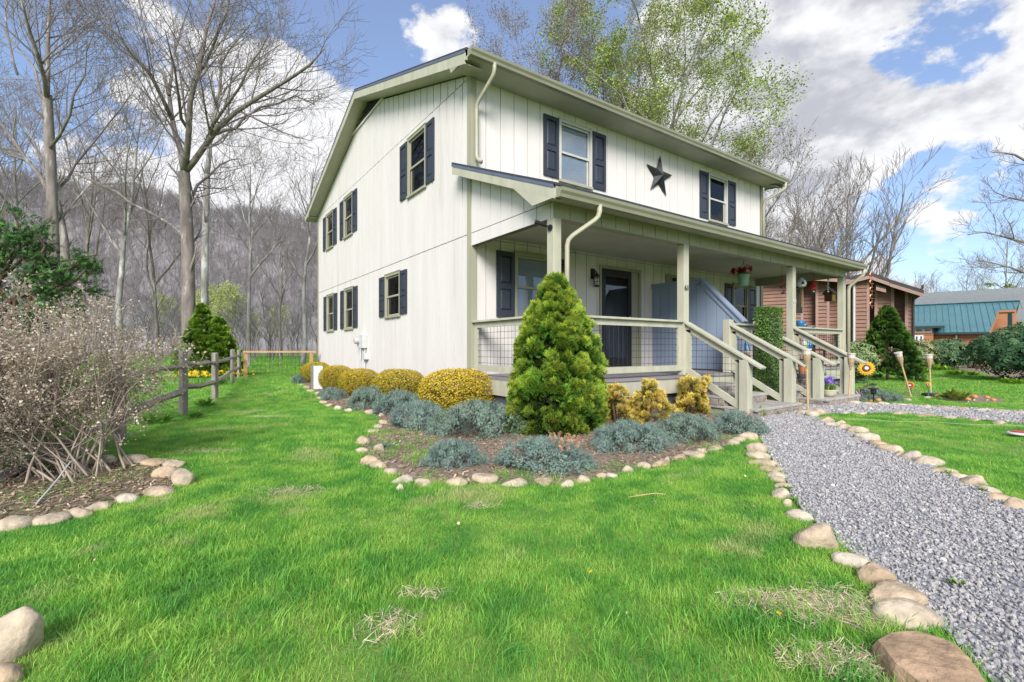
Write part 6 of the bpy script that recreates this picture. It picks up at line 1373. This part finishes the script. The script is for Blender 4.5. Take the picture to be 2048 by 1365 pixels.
mb = MB(); p_ = CW(cu(2020, 1.4)[0], 1.4, 0); mb.box(p_.x - .09, p_.x + .09, p_.y - .09, p_.y + .09, 0, 3.2); mb.build('porch_post', M['tealdark'], cb)
# lower shed wing in front
wa, wb = cu(1700, -.8)[0], cu(1893, -.8)[0]
mb = MB(); mb.hexa([CW(u, w, zz + (w + 1.2) * .12) for u in (wa, wb) for w in (-1.2, .9) for zz in (2.38, 2.46)]); mb.build('shed_roof', M['teal'], cb)
mb = MB(); mb.hexa([CW(u, -1.24 + w, zz) for u in (wa, wb - .1) for w in (0, .04) for zz in (2.28, 2.4)]); mb.build('shed_fascia', M['tealdark'], cb)
z = 0.0
while z < 2.2:
    mb = MB(); mb.hexa([CW(u, w, zz) for u in (wa, wb - .6) for w in (-.8, -.3) for zz in (z + .006, min(z + .225, 2.3))]); mb.build('siding_plank', M['orange'], cb); z += .23
def cwin(px0, px1, y0, y1, panes):
    a, t = cu(px0, -.8); b, _ = cu(px1, -.8); z1, z0 = EYE + (HY - y0) / F * t, EYE + (HY - y1) / F * t; mb = MB(); mb.hexa([CW(u, -.8 - w, z) for u in (a, b) for w in (.002, .05) for z in (z0, z1)]); wo = mb.build('window', M['whitep'], cb)
    for i in range(panes):
        k = (b - a) / panes; mb = MB(); mb.hexa([CW(u, -.8 - w, z) for u in (a + k * i + .06, a + k * (i + 1) - .06) for w in (.051, .055) for z in (z0 + .07, z1 - .07)]); mb.build('pane', M['winpane'], wo)
M['winpane'] = mat('dark_window_pane', (.05, .055, .065), (.09, .10, .11), 2, .12, spec=.6)
cwin(1830, 1864, 657, 666, 2); cwin(1829, 1847, 671, 686, 2)
for px, y0 in ((1912, 671), (1954, 684)):
    a, t = cu(px, -.05); mb = MB(); z1 = EYE + (HY - y0) / F * t; pp = [CW(a, -.08, .1), CW(a, -.08, z1)] if px == 1912 else [CW(a, -.08, .1), CW(a, -.08, z1 - .15), CW(a - .25, -.08, z1 + .05)]; mb.tube(pp, .06, 8); mb.build('white_pipe', M['whitep'], cb)
# grey roofed building behind
gb = empty('grey_roofed_building', tuple(N(1960, HY, 40)), 'building with a long grey shingle roof behind the cabin', 'building')
P_ = [N(1780, 590, 40), N(2200, 566, 40), N(2200, 640, 35), N(1780, 640, 35)]; mb = MB(); mb.prism(P_, (0, 0, -.15)); mb.build('roof', M['greyroof'], gb)
A_, B_ = N(1790, HY, 36), N(2190, HY, 36); mb = MB(); mb.hexa([p + Vector((0, 0, z)) + FWD * w for p in (Vector((A_.x, A_.y, 0)), Vector((B_.x, B_.y, 0))) for w in (0, 4) for z in (0, 2.9)]); mb.build('wall', M['orange'], gb)

# ------------------------------------------------------------------ garden and porch things
M['bamboo'] = mat('bamboo', (.56, .40, .20), (.46, .32, .15), 8, .6); M['wicker'] = mat('torch_wicker', (.50, .37, .22), (.30, .21, .12), 60, .8, .8, 90); M['canister'] = mat('pale_canister', (.62, .57, .52), (.52, .47, .42), 8, .6)
M['terracotta'] = mat('terracotta', (.45, .17, .08), (.36, .13, .06), 8, .8); M['creampot'] = mat('cream_pot', (.66, .60, .45), None, 6, .45); M['mint'] = mat('mint_pot', (.30, .50, .38), (.27, .46, .35), 6, .45); M['copper'] = mat('copper', (.55, .24, .13), (.42, .18, .10), 8, .35, metal=.8)
M['bluegl'] = mat('blue_glaze', (.02, .12, .30), (.03, .17, .36), 12, .2); M['lime'] = mat('lime_plastic', (.30, .55, .05), None, 5, .4); M['cyan'] = mat('blue_plastic', (.02, .25, .60), None, 5, .35); M['red'] = mat('red_paint', (.45, .03, .025), None, 5, .5); M['orangep'] = mat('orange_paint', (.62, .24, .08), None, 5, .5); M['jug'] = mat('white_stoneware', (.62, .63, .64), None, 6, .4); M['ochre'] = mat('ochre_wood', (.36, .26, .03), (.28, .2, .03), 8, .7)
M['bwood'] = mat('dark_brown_wood', (.12, .06, .04), (.09, .045, .03), 9, .8)
def torch(base, top, label, w=.115):
    base, top = Vector(base), Vector(top); d = (top - base).normalized(); r = empty('tiki_torch', tuple(base), label, 'torch', 'bamboo torches')
    L_ = (top - base).length; mb = MB(); mb.tube([base - d * .1, base + d * (L_ - .30)], .016, 8)
    for f in (.3, .55, .8): mb.tube([base + d * (L_ - .3) * f, base + d * ((L_ - .3) * f + .012)], .019, 8)
    mb.build('bamboo_pole', M['bamboo'], r)
    mb = MB(); mb.tube([base + d * (L_ - x) for x in (.33, .27, .17, .09)], [.016, .026, .055, .062], 10); mb.build('wicker_basket', M['wicker'], r)
    mb = MB(); mb.tube([base + d * (L_ - x) for x in (.095, .02, .018, .0)], [.060, .066, .076, .074], 14); mb.build('canister', M['canister'], r)
    return r
b = G(1616, 826); torch(b, N(1613, 698, dep(b)), 'bamboo torch planted in front of the bottom newel post'); b = G(1697, 808); torch(b, N(1703, 707, dep(b)), "bamboo torch behind the neighbour's last newel post")
b = G(1823, 797); torch(b, N(1796, 705, dep(b)), "bamboo torch leaning over in the neighbour's lawn"); b = G(1862, 794); t4 = torch(b, N(1858, 709, dep(b)), 'upright bamboo torch set in a dark base among toy mushrooms')
mb = MB(); mb.lathe([(.16, 0), (.17, .03), (.14, .07), (.04, .08)], (b.x, b.y, .01), 14); mb.build('weight_base', M['black'], t4)
# sunflower ornaments
def sunflower(px, py, rad, d, label, c1=(.85, .52, .03), stem=True, cat='ornament'):
    c = N(px, py, d); r = empty('sunflower_ornament', (c.x, c.y, 0), label, cat); f = -Vector((pix_dir(px, HY).x, pix_dir(px, HY).y, -.15)).normalized(); sx = Vector((0, 0, 1)).cross(f).normalized(); sy = f.cross(sx); mb = MB()
    for ring, (k, l) in enumerate(((18, 1.0), (18, .85))):
        for i in range(k):
            a = (i + .5 * ring) * 2 * math.pi / k; dr = sx * math.cos(a) + sy * math.sin(a); s = sx * -math.sin(a) + sy * math.cos(a); o = c + f * (.01 * ring); mb.add([o + dr * rad * .4, o + dr * rad * .72 * l + s * rad * .13 + f * .012, o + dr * rad * l, o + dr * rad * .72 * l - s * rad * .13 + f * .012], [(0, 1, 2, 3)])
    mb.build('petals', mat('sunflower_petals', c1, (c1[0] * .9, c1[1] * .7, .02), 12, .6), r, fix=False)
    mb = MB(); mb.tube([c - f * .005, c + f * .03], [rad * .46, rad * .42], 18); mb.build('seed_disc', M['bwood'], r); mb = MB(); mb.tube([c + f * .03, c + f * .04], [rad * .25, rad * .2], 16); mb.build('disc_centre', M['jug'], r)
    if stem:
        g = Vector((c.x, c.y, 0)); mb = MB(); mb.tube([g - Vector((0, 0, .05)), g.lerp(c, .5) + sx * .02, c - f * .02], .012, 6)
        for sg, z in ((1, .25), (-1, .33)) if rad > .1 else (): o = g + Vector((0, 0, z)); mb.add([o, o + sx * sg * .10 + Vector((0, 0, .06)) + f * .04, o + sx * sg * .2 + Vector((0, 0, .02)), o + sx * sg * .1 - Vector((0, 0, .03))], [(0, 1, 2, 3)])
        mb.build('stem', mat('painted_stem', (.06, .16, .07), None, 6, .5), r, fix=False)
sunflower(1733, 737, .165, 10.3, 'metal sunflower ornament on a green stem beside the dark cone'); sunflower(1855, 769, .05, 10.2, 'tiny sunflower ornament next to the upright torch'); sunflower(1820, 771, .085, 10.6, 'orange flower ornament behind the leaning torch', (.62, .14, .05))
# toy mushrooms
for i, (px, py, s) in enumerate([(1757, 808, .05), (1874, 799, .05), (1896, 799, .055), (1936, 806, .05), (1948, 802, .06), (1974, 802, .05), (1987, 807, .045), (1742, 806, .03)]):
    p = G(px, py); r = empty('toy_mushroom', tuple(p), 'small orange toy mushroom stuck in the garden bed', 'ornament', 'toy mushrooms'); mb = MB(); mb.lathe([(s * .35, 0), (s * .3, s), (s * .25, s * 1.3)], p, 10); mb.build('stalk', M['creampot'], r); mb = MB(); mb.lathe([(s, s * 1.1), (s * .95, s * 1.5), (s * .6, s * 1.95), (s * .1, s * 2.1)], p, 14); mb.build('cap', M['orangep'], r, smooth=True)
p = G(1719, 803); r = empty('pinwheel', tuple(p), 'pink and white pinwheel ornament beside the bed stone', 'ornament'); mb = MB(); mb.tube([p, p + Vector((0, 0, .14))], .006, 6); mb.build('stick', M['jug'], r); mb = MB(); f = -Vector((FWD.x, FWD.y, 0)); sx = RGT; c = p + Vector((0, 0, .14))
for i in range(8): a = i * math.pi / 4; d_ = sx * math.cos(a) + Vector((0, 0, math.sin(a))); e_ = sx * math.cos(a + .5) + Vector((0, 0, math.sin(a + .5))); mb.add([c, c + d_ * .10, c + e_ * .07 + f * .03], [(0, 1, 2)])
mb.build('vanes', mat('pink_vanes', (.60, .10, .28), (.75, .55, .65), 30, .5), r, fix=False)
p = G(1747, 806); r = empty('solar_light', tuple(p), 'small dark solar garden light standing in the juniper', 'lamp'); mb = MB(); mb.tube([p, p + Vector((0, 0, .2))], .012, 6); mb.build('stake', M['black'], r); mb = MB(); mb.lathe([(.03, .16), (.05, .2), (.05, .26), (.09, .265), (.07, .29), (.02, .3)], p, 14); mb.build('lamp_head', M['black'], r)
# potted hyacinths on the neighbour's step
def flowers(parent, c, n, rad, h, col, leafc, seed, fs=.03, head=.08):
    rg = np.random.default_rng(seed); P, Lp = [], []
    for i in range(n):
        o = np.array([c.x + rg.normal(0, rad), c.y + rg.normal(0, rad), c.z + h * rg.uniform(.8, 1.1)])
        for _ in range(26): P.append(o + rg.normal(0, head * .38, 3) * np.array([1, 1, 1.5]))
    P = np.array(P); k = len(P); V, T, C = scatter(WH[0], WH[1], P, frames(rg.normal(0, 1, (k, 3)), rg), np.full((k, 3), fs), jit(rg, col, k, .2, .08)); link('blossoms', np_mesh('blossoms', V, T, M['petal'], C), parent)
    k = n * 9; a = rg.uniform(0, 6.28, k); d_ = np.stack([np.cos(a) * .5, np.sin(a) * .5, np.ones(k)], 1); P = np.array([[c.x, c.y, c.z]]) + rg.normal(0, rad * .7, (k, 3)) * np.array([1, 1, 0]); d_ /= np.linalg.norm(d_, axis=1, keepdims=True); s = np.cross(d_, (0, 0, 1)); s /= np.linalg.norm(s, axis=1, keepdims=True); S = h * rg.uniform(.5, .9, k)
    V, T, C = scatter(LEAF_V, LEAF_T, P, np.stack([s, d_, np.cross(s, d_)], 2), np.stack([S * .35, S, S], 1), jit(rg, leafc, k, .2)); link('leaves', np_mesh('leaves', V, T, M['leaf'], C), parent)
c = Vector((5.95, -3.3, .152)); c = onY(1658, 797, -3.25); c.z = .152
r = empty('flower_bowl', tuple(c), 'cream bowl of purple and blue hyacinths on the lowest stone step', 'flowerpot'); mb = MB(); mb.lathe([(.06, 0), (.09, .01), (.12, .06), (.145, .12), (.15, .13), (.135, .13), (.12, .11)], c, 20); mb.build('bowl', M['creampot'], r, smooth=True); flowers(r, c + Vector((0, 0, .1)), 6, .05, .2, (.30, .20, .62), (.14, .30, .06), 4, .028, .06)
c = onY(1640, 782, -3.0); c.z = .302; r = empty('white_flowerpot', tuple(c), 'white pot with pale blossoms standing higher on the steps behind the newel post', 'flowerpot'); mb = MB(); mb.lathe([(.06, 0), (.07, .02), (.095, .2), (.10, .21), (.085, .21)], c, 18); mb.build('pot', M['jug'], r, smooth=True); flowers(r, c + Vector((0, 0, .2)), 5, .05, .16, (.70, .70, .66), (.10, .24, .10), 5, .022, .06)
c = onY(1606, 750, -2.7); c.z = .452; r = empty('terracotta_pot', tuple(c), 'stack of terracotta and grey pots on the top step', 'flowerpot'); mb = MB(); mb.lathe([(.07, .1), (.09, .28), (.10, .28), (.10, .33), (.08, .33)], c, 16); mb.build('pot', M['terracotta'], r); mb = MB(); mb.lathe([(.10, 0), (.11, .1), (.09, .101)], c, 16); mb.build('plinth', M['found'], r)
# hanging basket of red flowers
c = N(1487, 572, 10.6); r = empty('hanging_basket', tuple(c), 'mint green hanging pot of red flowers under the porch ceiling', 'flowerpot'); mb = MB(); mb.lathe([(.085, 0), (.09, .005), (.125, .22), (.14, .225), (.14, .25), (.12, .25)], c, 22); mb.build('pot', M['mint'], r, smooth=True); flowers(r, c + Vector((0, 0, .22)), 8, .085, .13, (.55, .03, .04), (.10, .30, .05), 8, .035, .06)
mb = MB()
for k in range(3): a = k * 2.094; mb.tube([c + Vector((.13 * math.cos(a), .13 * math.sin(a), .24)), c + Vector((0, 0, .50))], .003, 4)
mb.tube([c + Vector((0, 0, .5)), Vector((c.x, c.y, 3.0)), Vector((c.x + .03, c.y, 3.02)), Vector((c.x, c.y, 3.045))], .006, 5); mb.build('hanger', M['iron'], r)
# ornaments hanging under the porch eave
def hang(px, py, label, name, maker, Y=PF + .35, cat='ornament', top=2.84):
    c = onY(px, py, Y); r = empty(name, tuple(c), label, cat); maker(r, c); top = 3.04 if Y > PF + .2 else 2.84; mb = MB(); mb.tube([c, Vector((c.x, c.y, top))], .003, 4); mb.build('cord', M['iron'], r); return r
def mk_jug(r, c): mb = MB(); mb.lathe([(.05, -.15), (.09, -.13), (.11, -.06), (.09, .0), (.04, .04), (.045, .07)], c, 16); mb.build('jug', M['jug'], r, smooth=True); mb = MB(); mb.tube([c + Vector((-.1, -.05, -.06)), c + Vector((-.075, -.09, -.06))], .03, 10); mb.build('entry_hole', M['dark'], r)
def mk_tree(r, c):
    mb = MB()
    for s, z in ((.05, -.06), (.075, -.13), (.10, -.21)): mb.lathe([(s, z), (s * .2, z + .09)], c, 8)
    mb.build('red_tiers', M['red'], r); mb = MB(); mb.ball(c + Vector((0, 0, -.26)), .025); mb.build('bead', M['jug'], r)
def mk_chime(r, c):
    mb = MB(); mb.lathe([(.09, 0), (.1, .02), (.07, .06), (.02, .08)], c, 14); mb.build('dome', M['black'], r)
    for k in range(5): a = k * 1.2566; mb = MB(); mb.tube([c + Vector((.065 * math.cos(a), .065 * math.sin(a), 0)), c + Vector((.065 * math.cos(a), .065 * math.sin(a), -.34 - .03 * k))], .012, 8); mb.build('chime_tube', M['bwood'] if k % 2 else M['ochre'], r)
def mk_house(r, c):
    x, y, z = c; mb = MB(); mb.box(x - .10, x + .10, y - .09, y + .09, z - .30, z - .08); mb.prism([(x - .10, y - .09, z - .08), (x - .10, y + .09, z - .08), (x - .10, y, z)], (.2, 0, 0)); mb.build('box', M['ochre'], r)
    for s in (-1, 1): mb = MB(); mb.hexa([(xx, y + s * yy, z + zz) for xx in (x - .14, x + .14) for (yy, zz) in ((0, .02), (.13, -.12)) for zz in (zz, zz + .02)]); mb.build('roof_board', M['bwood'], r)
    mb = MB(); mb.box(x - .115, x - .102, y - .09, y + .09, z - .31, z - .06); mb.build('front_board', M['bwood'], r)
def mk_beads(r, c):
    mb = MB()
    for k in range(7): mb.ball(c + Vector((.012 * (-1) ** k, 0, -.05 * k)), .022, n=8, k=5)
    mb.build('beads', M['jug'], r)
def mk_birds(r, c):
    for k in range(3): p_ = c + Vector((.04 * (-1) ** k, 0, -.02 - .13 * k)); mb = MB(); mb.ball(p_, .04, (1.4, .7, .8)); mb.ball(p_ + Vector((.05, 0, .03)), .022); mb.build('bird', M['bwood'] if k else M['red'], r)
hang(1603, 562, 'white stoneware jug birdhouse hanging from the porch', 'jug_birdhouse', mk_jug); hang(1627, 562, 'red tiered bell ornament hanging from the porch', 'bell_ornament', mk_tree); hang(1597, 578, 'dark wind chime hanging beside the white jug', 'wind_chime', mk_chime, PF + .6); hang(1660, 580, 'wooden birdhouse with ochre side hanging by the last porch post', 'birdhouse', mk_house, PF + .5); hang(1656, 560, 'string of pale beads hanging above the birdhouse', 'bead_string', mk_beads); hang(1564, 562, 'string of small bird figures hanging left of the porch post', 'bird_string', mk_birds, PF + .5)
c = onY(1744, 548, PE - .1); r = empty('copper_spinner', tuple(c), 'copper crescent chain hanging from the far end of the porch gutter', 'ornament')
for k in range(5):
    p_ = c + Vector((0, 0, -.02 - .185 * k)); mb = MB(); pts = [p_ + RGT * (.055 * math.cos(a)) + Vector((0, 0, .055 * math.sin(a))) for a in [R(40 + 28 * j) for j in range(11)]]; mb.tube(pts, [.004 + .012 * math.sin(math.pi * j / 10) for j in range(11)], 6); mb.ball(p_ + Vector((0, 0, -.1)), .014, n=8, k=5); mb.build('crescent', M['copper'], r)
mb = MB(); mb.tube([c + Vector((0, 0, .07)), c + Vector((0, 0, -.85))], .002, 4); mb.build('wire', M['copper'], r)
# mug and saucer on the rail, bottles on a porch table
c = onY(1601, 650, yc); c.z = 1.537; r = empty('blue_mug', tuple(c), 'blue glazed mug standing on the porch rail', 'mug'); mb = MB(); mb.lathe([(.045, 0), (.075, .02), (.085, .09), (.075, .14), (.065, .14)], c, 18); mb.build('cup', M['bluegl'], r, smooth=True); mb = MB(); mb.tube([c + RGT * .08 + Vector((0, 0, .11)), c + RGT * .13 + Vector((0, 0, .08)), c + RGT * .085 + Vector((0, 0, .03))], .012, 6); mb.build('handle', M['bluegl'], r)
c2 = c + Vector((.42, .0, 0)); mb = MB(); mb.lathe([(.05, 0), (.06, .006), (.13, .03), (.12, .032), (.05, .012)], c2, 20); tag(mb.build('white_saucer', M['jug'], smooth=True), 'white saucer lying on the porch rail next to the blue mug', 'saucer')
tb = onY(1618, 700, -1.5); tb.z = FLR; r = empty('porch_table', tuple(tb), 'small dark table behind the porch wire railing', 'table'); mb = MB(); mb.box(tb.x - .45, tb.x + .45, tb.y - .25, tb.y + .25, FLR + .40, FLR + .44); mb.build('table_top', M['bwood'], r)
for sx_, sy_ in ((-1, -1), (-1, 1), (1, -1), (1, 1)): mb = MB(); mb.box(tb.x + sx_ * .4 - .02, tb.x + sx_ * .4 + .02, tb.y + sy_ * .2 - .02, tb.y + sy_ * .2 + .02, FLR, FLR + .4); mb.build('leg', M['bwood'], r)
for i, (dx, h, m, lb) in enumerate(((-.28, .26, 'jug', 'white plastic bottle on the porch table'), (-.18, .20, 'lime', 'lime green bottle on the porch table'), (-.05, .22, 'cyan', 'blue bottle on the porch table'), (.08, .20, 'bluegl', 'dark blue jar on the porch table'))):
    p_ = Vector((tb.x + dx, tb.y, FLR + .44)); r = empty('bottle', tuple(p_), lb, 'bottle'); mb = MB(); mb.lathe([(.05, 0), (.055, .01), (.055, h * .65), (.025, h * .8), (.022, h)], p_, 14); mb.build('body', M[m], r, smooth=True); mb = MB(); mb.lathe([(.026, h), (.026, h + .03)], p_, 12); mb.build('cap', M['jug'], r)
c = onY(1493, 718, -1.6); c.z = FLR; r = empty('gnome_figure', tuple(c), 'orange and dark garden figure standing on the porch behind the wire mesh', 'ornament'); mb = MB(); mb.lathe([(.09, 0), (.11, .1), (.08, .28), (.05, .33)], c, 14); mb.build('body', M['terracotta'], r); mb = MB(); mb.ball(c + Vector((0, 0, .38)), .07); mb.build('head', M['creampot'], r); mb = MB(); mb.lathe([(.08, .42), (.05, .52), (.01, .66)], c, 12); mb.build('hat', M['bluegl'], r)
# box by the golden globes
c = N(634, HY, 12.3); r = empty('wooden_box', (c.x, c.y, 0), 'weathered box with a white side between two golden globe shrubs', 'box'); mb = MB(); mb.box(c.x - .11, c.x + .11, c.y - .12, c.y + .12, 0, .60); mb.build('box_body', M['whitep'], r); mb = MB(); mb.box(c.x - .13, c.x - .112, c.y - .12, c.y + .12, .01, .61); mb.build('side_panel', M['wood_old'], r)
# small litter on the lawn
a, b = G(1258, 1006), G(1330, 1002); mb = MB(); mb.tube([a + Vector((0, 0, .04)), a.lerp(b, .4) + Vector((0, 0, .05)), a.lerp(b, .7) + Vector((.01, 0, .055)), b + Vector((0, 0, .045))], [.002, .0032, .0032, .002], 6); tag(mb.build('fallen_stick', M['bamboo']), 'short pale stick lying on the lawn', 'stick')
c = G(2042, 874); mb = MB(); mb.lathe([(.13, .03), (.135, .04), (.11, .055), (.03, .06)], c, 24); r = empty('flying_disc', tuple(c), "red and white disc lying on the neighbour's lawn", 'disc'); mb.build('rim', M['jug'], r, smooth=True); mb = MB(); mb.lathe([(.10, .057), (.08, .066), (.02, .068)], c, 24); mb.build('centre', M['red'], r)
a, m_, b = G(72, 1015), G(140, 960), G(190, 935); mb = MB(); mb.tube([a + Vector((0, 0, .02)), m_.lerp(a, .4) + Vector((0, 0, .08)), m_ + Vector((0, 0, .14)), b + Vector((0, 0, .16))], .006, 6); tag(mb.build('bent_rod', M['grey_box']), 'thin grey rod leaning out of the dried shrub bed', 'rod')
a, b = G(1690, 846), G(2300, 872); mb = MB(); mb.tube([a.lerp(b, i / 12) + Vector((0, 0, .055 + .008 * math.sin(i * 2))) for i in range(13)], .0018, 4); tag(mb.build('garden_twine', M['lime'] if False else M['creampot']), "pale twine stretched across the neighbour's lawn", 'twine')
